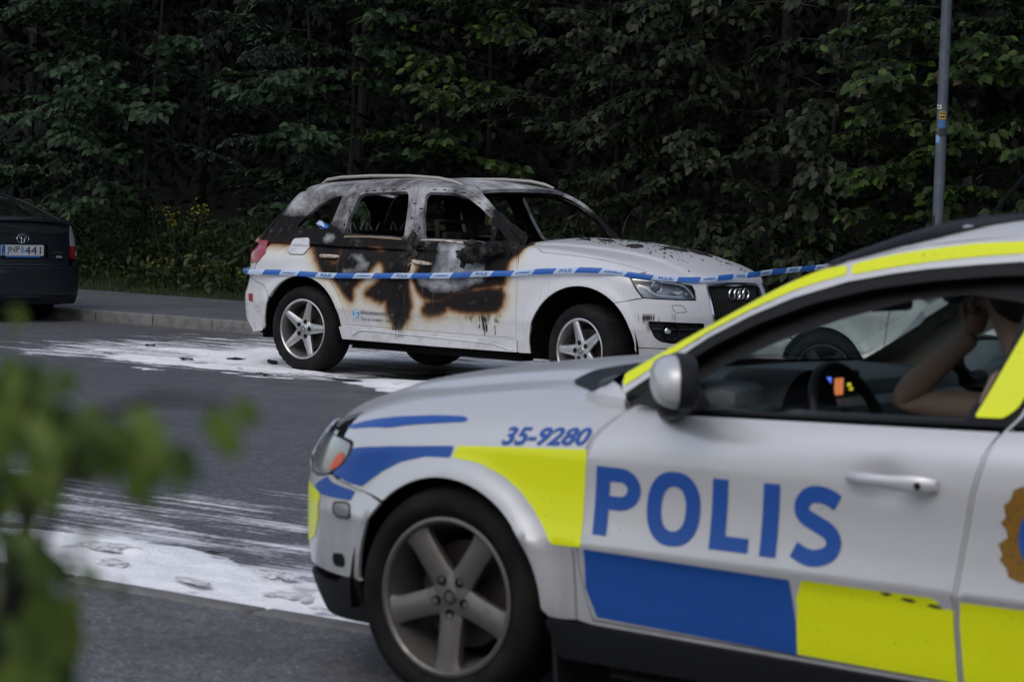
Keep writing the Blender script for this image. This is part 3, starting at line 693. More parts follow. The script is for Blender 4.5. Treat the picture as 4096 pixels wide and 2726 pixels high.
LFc = np.array([(0, 8, 1), (1, 8, 2), (2, 8, 9), (2, 9, 3), (3, 9, 4), (4, 9, 5), (5, 9, 6), (9, 8, 6), (8, 7, 6), (0, 7, 8)])
LQ = np.array([(0, 0, 0), (-.3, .35, .04), (0, 1, -.08), (.3, .35, .04)]); LQF = np.array([(0, 2, 1), (0, 3, 2)])
def frames(dirs, nrm):
    d = dirs / (np.linalg.norm(dirs, axis=1, keepdims=True) + 1e-9); n = nrm - d * np.sum(nrm * d, 1, keepdims=True); n /= np.linalg.norm(n, axis=1, keepdims=True) + 1e-9
    return np.cross(d, n), d, n
def leaves_mesh(name, pos, dirs, nrm, size, m, parent=None, T=LT, Fm=LFc, wid=1.0, seed=0):
    N = len(pos); x, d, n = frames(dirs, nrm); T_ = T * [wid, 1, 1]
    V = pos[:, None] + size[:, None, None] * (T_[None, :, :1] * x[:, None] + T_[None, :, 1:2] * d[:, None] + T_[None, :, 2:] * n[:, None])
    Fa = (Fm[None] + (np.arange(N) * len(T))[:, None, None]).reshape(-1, 3); tint = np.repeat(np.random.default_rng(seed).random(N), len(T))
    o = mesh_obj(name, V.reshape(-1, 3), Fa, m, parent, attrs={'tint': tint}, smooth=True); o['kind'] = 'stuff'; return o
def leaf_single(m, wid):
    me = bpy.data.meshes.new('leaf'); me.from_pydata((LT * [wid, 1, 1]).tolist(), [], LFc.tolist()); me.materials.append(m); me.polygons.foreach_set('use_smooth', np.ones(len(me.polygons), bool)); return me
LM = {}
def leaf_objs(parent, pos, dirs, nrm, size, m, wid=1.0):
    key = (m.name, wid)
    if key not in LM: LM[key] = leaf_single(m, wid)
    x, d, n = frames(dirs, nrm)
    inv = Matrix(parent.matrix_basis).inverted()
    for i in range(len(pos)):
        o = bpy.data.objects.new('leaf', LM[key]); COL.objects.link(o); o.parent = parent; s = size[i]
        o.matrix_basis = Matrix(((x[i][0]*s, d[i][0]*s, n[i][0]*s, pos[i][0]), (x[i][1]*s, d[i][1]*s, n[i][1]*s, pos[i][1]), (x[i][2]*s, d[i][2]*s, n[i][2]*s, pos[i][2]), (0, 0, 0, 1)))
CAMV = np.array([0, 0, CH])
def bough(rs, o, az, el, L, size, twig=.42, pinn=False, gap=.055, droop=.5):
    """an arching bough with alternate twigs held in a sheet; returns leaf arrays and twig lines"""
    n = 14; pts = [np.array(o, float)]; d = np.array([math.cos(az) * math.cos(el), math.sin(az) * math.cos(el), math.sin(el)])
    for i in range(n):
        d = d + np.array([0, 0, -droop * 1.35 / n * (.4 + i / n)]) + rs.normal(0, .03, 3); d /= np.linalg.norm(d); pts.append(pts[-1] + d * L / n)
    P = []; D = []; N = []; S = []; lines = [np.array(pts)]
    up = np.array([0, 0, 1.]); side0 = np.cross(d, up); side0 /= np.linalg.norm(side0) + 1e-9
    k = 0; t = .18
    while t < .995:
        i = min(int(t * n), n - 1); p = pts[i] + (pts[i+1] - pts[i]) * (t * n - i); ax = pts[i+1] - pts[i]; ax /= np.linalg.norm(ax)
        sd_ = np.cross(ax, up); sd_ /= np.linalg.norm(sd_) + 1e-9; sg = 1 if k % 2 else -1
        tl_ = twig * (1 - t) ** .45 * rs.uniform(.5, 1.15) * (1.0 if t > .3 else .7); td = ax * rs.uniform(.5, .95) + sd_ * sg * rs.uniform(.4, 1.0) + up * rs.uniform(-.45, .30); td /= np.linalg.norm(td)
        m = max(2, int(tl_ / gap)); q = p.copy(); tw = [q.copy()]
        for j in range(m):
            td = td + np.array([0, 0, -.045 * droop * 2]) + rs.normal(0, .035, 3); td /= np.linalg.norm(td); q = q + td * gap; tw.append(q.copy())
            ss_ = np.cross(td, up); ss_ /= np.linalg.norm(ss_) + 1e-9
            for s2 in ((1, -1) if pinn else ((1,) if j % 2 else (-1,))):
                ld = td * (.55 if not pinn else .35) + ss_ * s2 * .8 + np.array([0, 0, rs.uniform(-.55, -.12)]); ln = up * .7 + d * .55 + rs.normal(0, .42, 3)
                P.append(q + rs.normal(0, .006, 3)); D.append(ld); N.append(ln); S.append(size * rs.uniform(.55, 1.3))
        P.append(q); D.append(td + np.array([0, 0, -.3])); N.append(up * .6 + d * .6); S.append(size * 1.1)
        lines.append(np.array(tw)); k += 1; t += rs.uniform(.055, .085) / L * 1.0
    return np.array(P), np.array(D), np.array(N), np.array(S), lines
def twig_mesh(name, lines, r0, parent, m):
    V = []; Fc = []; b = 0
    for L in lines:
        k = len(L); up = np.array([0, 0, 1.])
        for i in range(k):
            dd = L[min(i+1, k-1)] - L[max(i-1, 0)]; dd = dd / (np.linalg.norm(dd) + 1e-9); x = np.cross(dd, up); x /= np.linalg.norm(x) + 1e-9; y = np.cross(dd, x); r = r0 * (1.1 - i / k) * (1.6 if k > 12 else .6)
            for a in (0, 2.09, 4.19): V.append(L[i] + (x * math.cos(a) + y * math.sin(a)) * r)
        for i in range(k-1):
            for j in range(3): Fc.append((b+3*i+j, b+3*i+(j+1) % 3, b+3*i+3+(j+1) % 3, b+3*i+3+j))
        b += 3 * k
    o = mesh_obj(name, np.array(V), np.array(Fc), m, parent); o['kind'] = 'stuff'; return o
def tree(s, n, label, seed, mt, size=.10, h=(.5, 4.6), nb=30, wid=1.0, L=(1.0, 1.9), pinn=False, single=180, gap=.055, droop=.5, trunk=.03, name='leafy_tree', cat='tree', height=6.5, lean=0.0, spread=1.0):
    rs = np.random.default_rng(seed); base = W3(s, n, float(bank_z(s, n)) - .05); root = empty(name, base); tag(root, label, cat, 'trees and shrubs on the bank')
    toC = math.atan2(-SY[1], -SY[0])
    A = [[], [], [], []]; lines = []
    for i in range(nb):
        z = h[0] + (h[1] - h[0]) * (i + rs.uniform(0, 1)) / nb; az = toC + rs.uniform(-1.25, 1.25) * spread; o = np.array([lean * z + rs.normal(0, .12), rs.normal(0, .12), max(z - .25, .15)])
        ln = rs.uniform(*L) * (1.0 - .18 * abs(z - 2.2) / 3); r = bough(rs, o, az, rs.uniform(.05, .55), ln, size, pinn=pinn, gap=gap, droop=droop * rs.uniform(.7, 1.3))
        for a, b in zip(A, r[:4]): a.append(b)
        lines += r[4]
    P, D, N, S = [np.concatenate(a) for a in A]
    Pw = P + base
    d = Pw - CAMV; depth = d @ _F; px = 2048 + CF * (d @ _R) / depth; py = 1363 - CF * (d @ _U) / depth
    vis = (px > 0) & (px < 4096) & (py > 0) & (py < 1150); key = np.where(vis, depth - S * 25, 999); idx = np.argsort(key)[:single]; idx = idx[vis[idx]]
    mask = np.ones(len(P), bool); mask[idx] = False
    tk = [np.array([lean * z + .05 * math.sin(z * 1.3 + seed) + .10 * math.sin(z * .5 + seed * 2), .05 * math.cos(z + seed) + .12 * math.sin(z * .6 + seed), z]) for z in np.linspace(0, height, 12)]
    MB().tube(tk, trunk, 8, taper=list(np.linspace(1.2, .35, 12))).obj('trunk', M['bark'], root)
    twig_mesh('branches', lines, .008, root, M['bark'])
    leaves_mesh('crown', P[mask], D[mask], N[mask], S[mask], mt, root, wid=wid, seed=seed)
    leaf_objs(root, P[idx], D[idx], N[idx], S[idx], mt, wid)
    return root
tree(-14.2, 7.2, 'dark leafy tree at the left edge, above the dark hatchback roof', 1, M['leafA'], .13, nb=30)
tree(-12.0, 7.6, 'broad-leaved tree with layered boughs, behind and right of the dark hatchback', 2, M['leafA'], .115, nb=34)
tree(-10.0, 7.0, 'tree with long drooping boughs over the grass verge between the two parked cars', 3, M['leafA'], .115, h=(.9, 4.8), nb=34, L=(1.2, 2.1))
tree(-8.0, 7.8, 'tree with bluish feathery leaves at the top left centre', 4, M['leafB'], .075, nb=36, wid=.55, pinn=True, gap=.05)
tree(-6.4, 7.0, 'tree with big pale green leaves directly behind the burned car rear', 5, M['leafA'], .12, h=(.7, 4.4), nb=34)
tree(-4.6, 7.2, 'dense bush seen through the burned car rear windows', 6, M['leafD'], .11, h=(.6, 4.4), nb=34)
tree(-2.9, 7.4, 'dark tree behind the windscreen opening of the burned car', 7, M['leafC'], .095, h=(.5, 4.6), nb=34)
tree(-1.3, 7.0, 'tree with wilted brownish leaves above the burned car bonnet', 8, M['leafC'], .10, h=(.7, 4.2), nb=36, droop=.9)
tree(.2, 7.2, 'bush with curled smoke-dried leaves right of the burned car nose', 9, M['leafC'], .10, h=(.3, 3.6), nb=36, droop=.8)
tree(1.6, 6.8, 'bright green hazel bush just left of the lamp post', 10, M['leafD'], .105, h=(.4, 3.6), nb=38)
tree(3.1, 6.9, 'hazel bush right of the lamp post above the police car roof', 11, M['leafD'], .11, h=(.6, 3.8), nb=34)
tree(4.9, 7.0, 'dark leafy tree past the right edge of the hazel bushes', 12, M['leafC'], .11, nb=24)
# second row, seen in the gaps
rsx = np.random.default_rng(77)
for i, (s, n) in enumerate(((-16, 10.2), (-12.6, 10.6), (-9.2, 10.2), (-5.8, 10.6), (-2.4, 10.2), (.9, 10.4), (4.2, 10.2))):
    base = W3(s, n, float(bank_z(s, n)) - .1); root = empty('background_tree', base); tag(root, ['dark tree far left in the second row', 'second dark tree from the left in the back row', 'dark tree in the back row above the verge', 'dark tree in the back row above the burned car roof', 'dark tree in the back row above the bonnet', 'dark tree in the back row left of the lamp post', 'dark tree in the back row right of the lamp post'][i], 'tree', 'trees in the back row')
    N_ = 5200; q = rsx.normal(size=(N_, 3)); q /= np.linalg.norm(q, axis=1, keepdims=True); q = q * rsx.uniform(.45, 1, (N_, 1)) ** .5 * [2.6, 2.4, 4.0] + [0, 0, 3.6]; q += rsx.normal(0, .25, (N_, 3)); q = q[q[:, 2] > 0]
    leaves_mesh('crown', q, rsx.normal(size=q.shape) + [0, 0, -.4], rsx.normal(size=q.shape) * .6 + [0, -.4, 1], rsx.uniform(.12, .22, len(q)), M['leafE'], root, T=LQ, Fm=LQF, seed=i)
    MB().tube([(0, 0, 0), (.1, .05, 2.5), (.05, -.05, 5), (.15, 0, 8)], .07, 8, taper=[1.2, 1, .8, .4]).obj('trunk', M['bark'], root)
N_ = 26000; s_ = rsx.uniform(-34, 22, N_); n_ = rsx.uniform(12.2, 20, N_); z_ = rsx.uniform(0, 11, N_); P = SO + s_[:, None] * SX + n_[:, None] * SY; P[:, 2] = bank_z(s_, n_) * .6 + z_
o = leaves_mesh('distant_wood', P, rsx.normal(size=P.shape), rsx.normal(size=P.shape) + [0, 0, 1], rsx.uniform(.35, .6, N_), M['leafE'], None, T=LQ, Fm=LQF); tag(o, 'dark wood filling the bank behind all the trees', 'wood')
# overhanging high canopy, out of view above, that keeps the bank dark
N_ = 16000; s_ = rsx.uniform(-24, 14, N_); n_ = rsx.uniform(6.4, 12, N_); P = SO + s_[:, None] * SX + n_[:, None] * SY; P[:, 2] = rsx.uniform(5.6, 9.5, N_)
o = leaves_mesh('shade_canopy', P, rsx.normal(size=P.shape), rsx.normal(size=P.shape) + [0, 0, 1.5], rsx.uniform(.2, .34, N_), M['leafE'], None, T=LQ, Fm=LQF); tag(o, 'unseen leaf layer added above the bank to shade it', 'foliage')
# unseen trees added behind the camera to darken reflections and side light
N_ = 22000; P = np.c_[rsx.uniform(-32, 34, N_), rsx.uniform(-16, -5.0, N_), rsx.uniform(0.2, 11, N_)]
o = leaves_mesh('added_near_wood', P, rsx.normal(size=P.shape), rsx.normal(size=P.shape) + [0, 0, 1], rsx.uniform(.35, .6, N_), M['leafE'], None, T=LQ, Fm=LQF); tag(o, 'unseen trees added behind the camera to darken side light and reflections', 'wood')
# ---------------------------------------------------------------- verge grass and weeds
M['grass'] = leaf_material('grass_blade', (.030, .050, .012), (.085, .115, .032), (.12, .11, .05), .15)
N_ = 30000; s_ = rsx.uniform(-17, 3, N_); n_ = 5.82 + np.abs(rsx.normal(0, .75, N_)); P = SO + s_[:, None] * SX + n_[:, None] * SY; P[:, 2] = bank_z(s_, n_) - .01
BT = np.array([(-.04, 0, 0), (.04, 0, 0), (.025, .55, .06), (0, 1, .28), (-.025, .55, .06)]); BF = np.array([(0, 1, 2), (0, 2, 4), (4, 2, 3)])
hgt = rsx.uniform(.04, .12, N_) * (1 + 2.4 * sstep(6.05, 7.0, n_))
dr = rsx.normal(0, .38, (N_, 3)); dr[:, 2] = 1; o = leaves_mesh('grass', P, dr, rsx.normal(size=P.shape) * [1, 1, .1], hgt, M['grass'], None, T=BT, Fm=BF, wid=.55); tag(o, 'rough grass and low weeds along the pavement edge', 'grass')
N_ = 15000; s_ = rsx.uniform(-17, 4, N_); n_ = rsx.uniform(6.12, 8.4, N_); P = SO + s_[:, None] * SX + n_[:, None] * SY
hgt_ = .25 + .75 * fbm(s_, n_, 1.1, 1.5, 91, 3) * sstep(6.0, 6.9, n_); P[:, 2] = bank_z(s_, n_) + rsx.uniform(0, 1, N_) ** .6 * hgt_
o = leaves_mesh('undergrowth', P, rsx.normal(size=P.shape) + [0, -.3, -.3], rsx.normal(size=P.shape) * .5 + [0, -.5, 1], rsx.uniform(.06, .13, N_), M['weed'], None, wid=.8); tag(o, 'nettles and brambles growing under the trees', 'undergrowth')
def weed(s, n, hh_, label, seed, flowers=False, ns=14, mt='weed'):
    rs = np.random.default_rng(seed); base = W3(s, n, float(bank_z(s, n))); root = empty('wild_plant', base); tag(root, label, 'wild plant', 'weeds on the verge'); P = []; D = []; N = []; S = []; mb = MB(); fl = []
    for k in range(ns):
        a = rs.uniform(0, 6.28); r = rs.uniform(0, .32); top = np.array([math.cos(a) * (r + .18), math.sin(a) * (r + .18), hh_ * rs.uniform(.65, 1.1)]); b = np.array([math.cos(a) * r, math.sin(a) * r, 0]); L = [b + (top - b) * t + np.array([0, 0, .06 * math.sin(t * 3)]) for t in np.linspace(0, 1, 8)]
        mb.tube(L, .005, 4)
        for j in range(2, 8):
            for s2 in range(3):
                az = rs.uniform(0, 6.28); P.append(L[j]); D.append((math.cos(az), math.sin(az), -.15)); N.append((0, 0, 1)); S.append(.085 * rs.uniform(.6, 1.2) * (1.2 - j / 12))
        if flowers:
            for _ in range(9): fl.append(L[-1] + rs.normal(0, .05, 3) + [0, 0, .02])
    mb.obj('stem', M['weed'], root)
    P, D, N, S = map(np.array, (P, D, N, S)); leaf_objs(root, P[:150], D[:150], N[:150], S[:150], M[mt], .75)
    if len(P) > 150: leaves_mesh('leaves', P[150:], D[150:], N[150:], S[150:], M[mt], root, wid=.75, seed=seed)
    for f in fl[:110]:
        if 'fl' not in LM:
            me = bpy.data.meshes.new('flower'); V = []; Fc = []
            for k in range(5): t = k * 1.2566; V += [(0, 0, 0), (.010 * math.cos(t - .5), .010 * math.sin(t - .5), .004), (.018 * math.cos(t), .018 * math.sin(t), .006), (.010 * math.cos(t + .5), .010 * math.sin(t + .5), .004)]; Fc.append((4*k, 4*k+1, 4*k+2, 4*k+3))
            me.from_pydata(V, [], Fc); me.materials.append(M['petal']); LM['fl'] = me
        o = bpy.data.objects.new('flower', LM['fl']); COL.objects.link(o); o.parent = root; o.location = f; o.rotation_euler = (rs.uniform(.3, 1.3), 0, rs.uniform(0, 6)); o.scale = (1.25,) * 3
weed(-10.6, 6.5, .75, 'nettle clump behind the hatchback rear corner', 1); weed(-9.9, 6.7, .85, 'nettle clump next to the yellow flowers, on their left', 2); weed(-8.95, 6.65, .92, 'clump of yellow flowering weeds in the middle of the verge', 3, True, 16)
weed(-8.2, 6.75, .85, 'nettle clump right of the yellow flowers', 4); weed(-7.35, 6.5, .8, 'tall weeds just left of the burned car tail lamp', 5); weed(-6.6, 6.4, .8, 'weeds half hidden by the burned car rear corner', 6)
weed(-8.5, 6.1, .32, 'low yellow flowering weed at the pavement edge', 7, True, 6); weed(-7.25, 6.0, .34, 'small yellow flowering weed nearest the burned car', 8, True, 5); weed(-11.5, 6.6, .7, 'weeds hidden mostly by the hatchback', 9)
# ---------------------------------------------------------------- lamp post
M['galv'] = mat('galvanised_steel', (.20, .225, .26), .5, metal=.35); g = NG(M['galv']); v = g.geo(); g.set(Base_Color=g.ramp(g.noise(v, 9, 6, .7), [(.3, (.06, .072, .092)), (.6, (.095, .112, .138)), (.75, (.14, .155, .18))]))
pb = W3(3.72, 3.0, .11); pole = empty('lamp_post', pb); tag(pole, 'tall grey steel lamp post with small stickers, standing on the far pavement', 'lamp post')
MB().lathe([(.075, 0), (.078, .02), (.060, .03), (.060, .9), (.047, 1.0), (.046, 3.0), (.042, 6.0), (.034, 8.2), (0, 8.2)], (0, 0, 0), (0, 0, 1), 28).obj('post', M['galv'], pole)
MB().tube([(0, 0, 8.15), (-.05, -.1, 8.45), (-.35, -.6, 8.6), (-.7, -1.2, 8.62)], .03, 8).box((-.85, -1.45, 8.62), (.25, .6, .1), bev=.04).obj('lamp_arm', M['galv'], pole)
def plate(name, z0, z1, a0, a1, m, r=.0485, sub=None):
    V = []; Fc = []; n = 8
    for i in range(n + 1):
        a = R(a0 + (a1 - a0) * i / n); V += [(r * math.cos(a), r * math.sin(a), z0), (r * math.cos(a), r * math.sin(a), z1)]
    for i in range(n): Fc.append([2*i, 2*i+2, 2*i+3, 2*i+1])
    return mesh_obj(name, V, Fc, m, pole)
m_w = mat('label_white', (.6, .6, .6), .5); m_y = mat('label_yellow', (.42, .27, .02), .5); m_b = mat('label_blue', (.03, .13, .30), .5); m_lb = mat('label_light_blue', (.07, .26, .55), .5); m_k = mat('label_ink', (.02, .02, .02), .6)
zz = lambda z: z - .11
plate('white_label', zz(2.362), zz(2.395), -165, -110, m_w); plate('yellow_label', zz(2.272), zz(2.338), -130, -60, m_y); plate('blue_label', zz(2.201), zz(2.267), -135, -62, m_b); plate('dark_label', zz(2.130), zz(2.196), -125, -55, m_k, .052)
plate('striped_label', zz(2.072), zz(2.138), -170, -115, m_lb)
for z in (2.085, 2.100, 2.115, 2.128): plate('label_line', zz(z), zz(z + .004), -165, -120, m_w, .0492)
for z, a, b in ((2.372, -158, -120),): plate('label_line', zz(z), zz(z + .012), a, b, m_k, .0492)
for z, a, b in ((2.315, -122, -100), (2.315, -92, -72), (2.285, -122, -72)): plate('label_line', zz(z), zz(z + .016), a, b, m_k, .0492)
plate('scuff', zz(1.32), zz(1.45), -185, -130, M['scrap'], .0478)
MB().tube([(.05 * math.cos(a), .05 * math.sin(a), zz(2.165)) for a in np.linspace(0, 6.0, 20)], .004, 4).obj('cable_tie', m_k, pole)
# outlines in car coordinates (x, z), metres
TR = {}
TR['soot1'] = [(-0.576,1.142),(-0.382,1.149),(-0.275,1.126),(-0.217,1.056),(-0.211,1.122),(-0.019,1.087),(0.055,1.031),(0.126,0.975),(0.181,0.918),(0.233,0.838),(0.309,0.836),(0.374,0.798),(0.424,0.742),(0.498,0.658),(0.530,0.642),(0.534,0.724),(0.593,0.773),(0.679,0.858),(0.735,0.907),(0.798,0.962),(0.846,0.958),(0.901,0.914),(0.902,0.834),(0.823,0.761),(0.727,0.698),(0.713,0.680),(0.798,0.661),(0.859,0.642),(0.926,0.668),(0.945,0.583),(0.976,0.504),(1.001,0.447),(1.062,0.462),(1.132,0.535),(1.157,0.606),(1.079,1.014),(1.141,1.016),(1.241,0.952),(1.242,0.884),(1.203,0.814),(1.235,0.769),(1.305,0.705),(1.395,0.681),(1.454,0.678),(1.554,0.717),(1.682,0.763),(1.881,0.801),(1.965,0.816),(2.090,0.844),(2.092,0.944),(2.101,1.011),(2.133,1.057),(2.156,1.080),(2.115,1.118),(2.086,1.145)]
TR['soot2'] = [(1.551,0.638),(1.601,0.657),(1.687,0.673),(1.771,0.706),(1.883,0.756),(1.968,0.772),(2.067,0.765),(2.083,0.733),(2.072,0.666),(2.031,0.636),(1.947,0.620),(1.747,0.609),(1.617,0.619)]
TR['soot3'] = [(1.319,0.580),(1.376,0.617),(1.456,0.633),(1.508,0.624),(1.516,0.608),(1.458,0.582),(1.356,0.565)]
TR['brown1'] = [(1.297,0.567),(1.308,0.659),(1.453,0.689),(1.596,0.742),(1.739,0.783),(1.881,0.801),(2.093,0.811),(2.126,0.724),(2.101,0.656),(2.018,0.618),(1.748,0.598),(1.603,0.601),(1.516,0.591),(1.386,0.550)]
TR['clear1'] = [(0.580,1.040),(0.620,1.076),(0.718,1.080),(0.794,1.060),(0.821,1.021),(0.755,1.006),(0.653,1.020)]
TR['clear2'] = [(0.297,1.017),(0.336,1.030),(0.388,0.985),(0.405,0.928),(0.367,0.891),(0.320,0.889),(0.309,0.842),(0.285,0.911),(0.220,0.920),(0.212,0.941),(0.351,0.946),(0.349,0.972)]
TR['clear3'] = [(1.092,1.003),(1.145,1.011),(1.184,0.984),(1.154,0.960),(1.277,0.954),(1.254,0.907),(1.208,0.848),(1.157,0.834)]
TR['ash1'] = [(1.332,1.110),(1.471,1.121),(1.640,1.127),(1.753,1.087),(1.821,1.044),(1.917,0.937),(1.932,0.881),(1.878,0.834),(1.682,0.769),(1.538,0.739),(1.392,0.732),(1.347,0.752),(1.241,0.804),(1.224,0.837),(1.341,0.854),(1.381,0.896),(1.400,0.959),(1.363,1.026)]
TR['ash2'] = [(0.111,1.104),(0.129,1.140),(0.211,1.143),(0.244,1.121),(0.218,1.085),(0.148,1.076)]
TR['ash3'] = [(0.490,0.990),(0.580,0.993),(0.680,0.939),(0.714,0.929),(0.693,0.876),(0.604,0.843),(0.450,0.830),(0.432,0.865),(0.554,0.882),(0.623,0.925)]
TR['drips'] = [(0.930,0.593),(1.139,0.605),(1.127,0.512),(1.077,0.463),(1.056,0.370),(0.965,0.353),(0.951,0.479)]
TR['smudge'] = [(1.735,0.552),(1.806,0.573),(1.835,0.546),(1.892,0.578),(1.950,0.559),(1.930,0.445),(1.882,0.465),(1.813,0.494)]
TR['smudge2'] = [(1.949,0.581),(1.960,0.525),(1.984,0.583)]
TR['smudge3'] = [(2.018,0.529),(2.055,0.587),(2.076,0.588),(2.059,0.526)]
TR['flap'] = [(-0.243,1.094),(-0.063,1.107),(-0.043,1.081),(-0.016,0.987),(-0.028,0.972),(-0.174,0.968),(-0.210,0.985),(-0.257,1.031)]
TR['sticker'] = [(0.549,0.550),(0.634,0.554),(0.622,0.472),(0.538,0.467),(0.640,0.537),(0.986,0.521),(0.630,0.472),(0.995,0.470)]
TR['headl'] = [(3.234,-0.863,0.929),(3.286,-0.835,0.930),(3.373,-0.759,0.927),(3.449,-0.650,0.917),(3.500,-0.554,0.909),(3.525,-0.522,0.895),(3.559,-0.510,0.849),(3.580,-0.495,0.811),(3.590,-0.499,0.778),(3.544,-0.611,0.777),(3.443,-0.769,0.782),(3.347,-0.847,0.785),(3.309,-0.862,0.831)]
TR['fog'] = [(3.392,-0.834,0.611),(3.492,-0.745,0.610),(3.573,-0.609,0.604),(3.410,-0.822,0.549),(3.431,-0.799,0.488),(3.466,-0.764,0.456),(3.522,-0.694,0.443)]
TR['washer'] = [(3.505,-0.703,0.734),(3.551,-0.619,0.733),(3.577,-0.585,0.683),(3.528,-0.683,0.679)]
TR['seam'] = [(2.108,-0.566,1.158),(2.305,-0.783,1.106),(2.376,-0.826,1.081),(2.525,-0.828,1.075),(2.819,-0.817,1.058),(3.049,-0.804,1.029),(3.202,-0.770,1.002),(3.303,-0.746,0.973),(3.385,-0.718,0.938)]
TR['tail'] = [(-0.663,-0.767,1.076),(-0.550,-0.773,1.080),(-0.495,-0.887,0.949),(-0.548,-0.898,0.875),(-0.583,-0.887,0.885)]
TR['reflector'] = [(-0.658,-0.876,0.616),(-0.593,-0.896,0.617),(-0.590,-0.896,0.548),(-0.648,-0.881,0.556)]
TR['v_headl'] = [(0.534,0.765,0.750),(0.495,0.789,0.754),(0.441,0.823,0.749),(0.429,0.832,0.740),(0.436,0.836,0.711),(0.463,0.830,0.678),(0.525,0.804,0.650),(0.558,0.787,0.637),(0.613,0.750,0.630),(0.572,0.762,0.688),(0.561,0.755,0.730)]
TR['v_amber'] = [(0.484,0.811,0.717),(0.455,0.827,0.711),(0.456,0.830,0.694),(0.479,0.824,0.671),(0.540,0.795,0.651),(0.529,0.796,0.673),(0.508,0.801,0.699)]
TR['v_hoodblue'] = [(0.512,0.756,0.785),(0.394,0.801,0.819),(0.216,0.839,0.850),(0.102,0.847,0.863),(-0.013,0.859,0.870),(-0.036,0.869,0.864),(-0.026,0.876,0.855),(0.157,0.867,0.831),(0.272,0.860,0.810),(0.460,0.792,0.785)]
TR['v_bumperblue'] = [(0.548,0.794,0.633),(0.516,0.813,0.619),(0.467,0.840,0.614),(0.382,0.869,0.607),(0.401,0.868,0.576),(0.663,0.705,0.570),(0.626,0.741,0.601)]
TR['v_bumperyel'] = [(0.581,0.829,0.552)]
TR['v_fendblue'] = [(0.419,0.839,0.730),(0.293,0.876,0.750),(0.172,0.892,0.763),(-0.017,0.907,0.781),(-0.007,0.913,0.746),(0.088,0.905,0.740),(0.185,0.896,0.716),(0.264,0.887,0.680),(0.354,0.873,0.624),(0.415,0.857,0.626),(0.510,0.815,0.638),(0.513,0.812,0.646),(0.433,0.840,0.696)]
TR['v_fendyel'] = [(-0.030,0.907,0.782),(-0.231,0.912,0.797),(-0.493,0.910,0.812),(-0.491,0.914,0.730),(-0.495,0.934,0.534),(-0.394,0.934,0.532),(-0.361,0.927,0.579),(-0.318,0.921,0.629),(-0.269,0.917,0.673),(-0.207,0.916,0.710),(-0.122,0.916,0.739),(-0.016,0.913,0.748)]
TR['v_seam'] = [(0.542,0.797,0.636),(0.517,0.812,0.625),(0.470,0.837,0.619),(0.384,0.868,0.615),(0.265,0.905,0.612)]
TR['v_stripe'] = [(-0.548,0.813,0.985),(-0.662,0.775,1.076),(-0.775,0.738,1.160),(-0.891,0.707,1.227),(-1.007,0.680,1.285),(-1.088,0.665,1.314),(-1.160,0.655,1.336),(-1.157,0.645,1.354),(-1.080,0.653,1.338),(-1.000,0.669,1.307),(-0.881,0.692,1.257),(-0.766,0.726,1.188),(-0.653,0.763,1.106),(-0.537,0.798,1.022)]
TR['v_stripe2'] = [(-1.173,0.654,1.336),(-1.296,0.641,1.362),(-1.392,0.632,1.380),(-1.534,0.621,1.401),(-1.655,0.614,1.414),(-1.647,0.599,1.439),(-1.526,0.605,1.429),(-1.383,0.618,1.407),(-1.288,0.627,1.389),(-1.169,0.643,1.358)]
TR['v_dlo'] = [(-0.552,0.971),(-0.667,1.059),(-0.780,1.144),(-0.896,1.211),(-1.013,1.266),(-1.166,1.318),(-1.301,1.347),(-1.397,1.363),(-1.540,1.381),(-1.661,1.394)]
TR['v_washer'] = [(0.493,0.838,0.562),(0.401,0.869,0.570),(0.390,0.875,0.523),(0.479,0.843,0.518)]
TR['v_intake'] = [(0.504,0.817,0.398),(0.442,0.841,0.404),(0.439,0.838,0.365),(0.501,0.815,0.362)]
TR['v_cowl'] = [(-0.374,0.808,0.992),(-0.382,0.803,1.001),(-0.411,0.797,1.016),(-0.473,0.792,1.034),(-0.565,0.785,1.052),(-0.514,0.804,1.007),(-0.468,0.817,0.976),(-0.425,0.816,0.978),(-0.383,0.813,0.985)]
TR['v_skirt'] = [(0.499,0.860,0.298),(0.449,0.860,0.327),(0.389,0.863,0.338),(0.337,0.860,0.207)]
TR['v_num'] = [(-0.190,0.912,0.798),(-0.494,0.908,0.821),(-0.186,0.890,0.855)]
TR['v_crest'] = [(-1.802,0.877,0.817),(-1.778,0.896,0.788),(-1.778,0.911,0.740),(-1.789,0.913,0.719),(-1.774,0.915,0.678),(-1.787,0.919,0.630),(-1.829,0.922,0.601)]
# ================================================================ burned white crossover
def pj_diag(s, al=R(38)):
    ca, sa = math.cos(al), math.sin(al)
    def ray(q):
        D = np.array([0, -s * ca, -sa]); U = np.array([0, -s * sa, ca])
        return np.c_[q[:, 0], q[:, 1] * U[1] , q[:, 1] * U[2]] - D * 1.75, np.tile(D, (len(q), 1))
    return dict(ray=ray, dom=lambda P: np.c_[P[:, 0], P[:, 2] * ca - s * P[:, 1] * sa], flip=False)
def inset(P, d):
    P = np.asarray(P, float); a = np.roll(P, 1, 0); b = np.roll(P, -1, 0)
    A = .5 * np.sum(P[:, 0] * b[:, 1] - b[:, 0] * P[:, 1]); sg = 1 if A > 0 else -1
    e1 = P - a; e2 = b - P; n1 = np.c_[-e1[:, 1], e1[:, 0]] * sg; n2 = np.c_[-e2[:, 1], e2[:, 0]] * sg
    n1 /= np.linalg.norm(n1, axis=1, keepdims=True) + 1e-9; n2 /= np.linalg.norm(n2, axis=1, keepdims=True) + 1e-9
    n = n1 + n2; n /= np.maximum(np.linalg.norm(n, axis=1, keepdims=True), .5) ; n /= 1
    return P + n / np.linalg.norm(n, axis=1, keepdims=True) * d
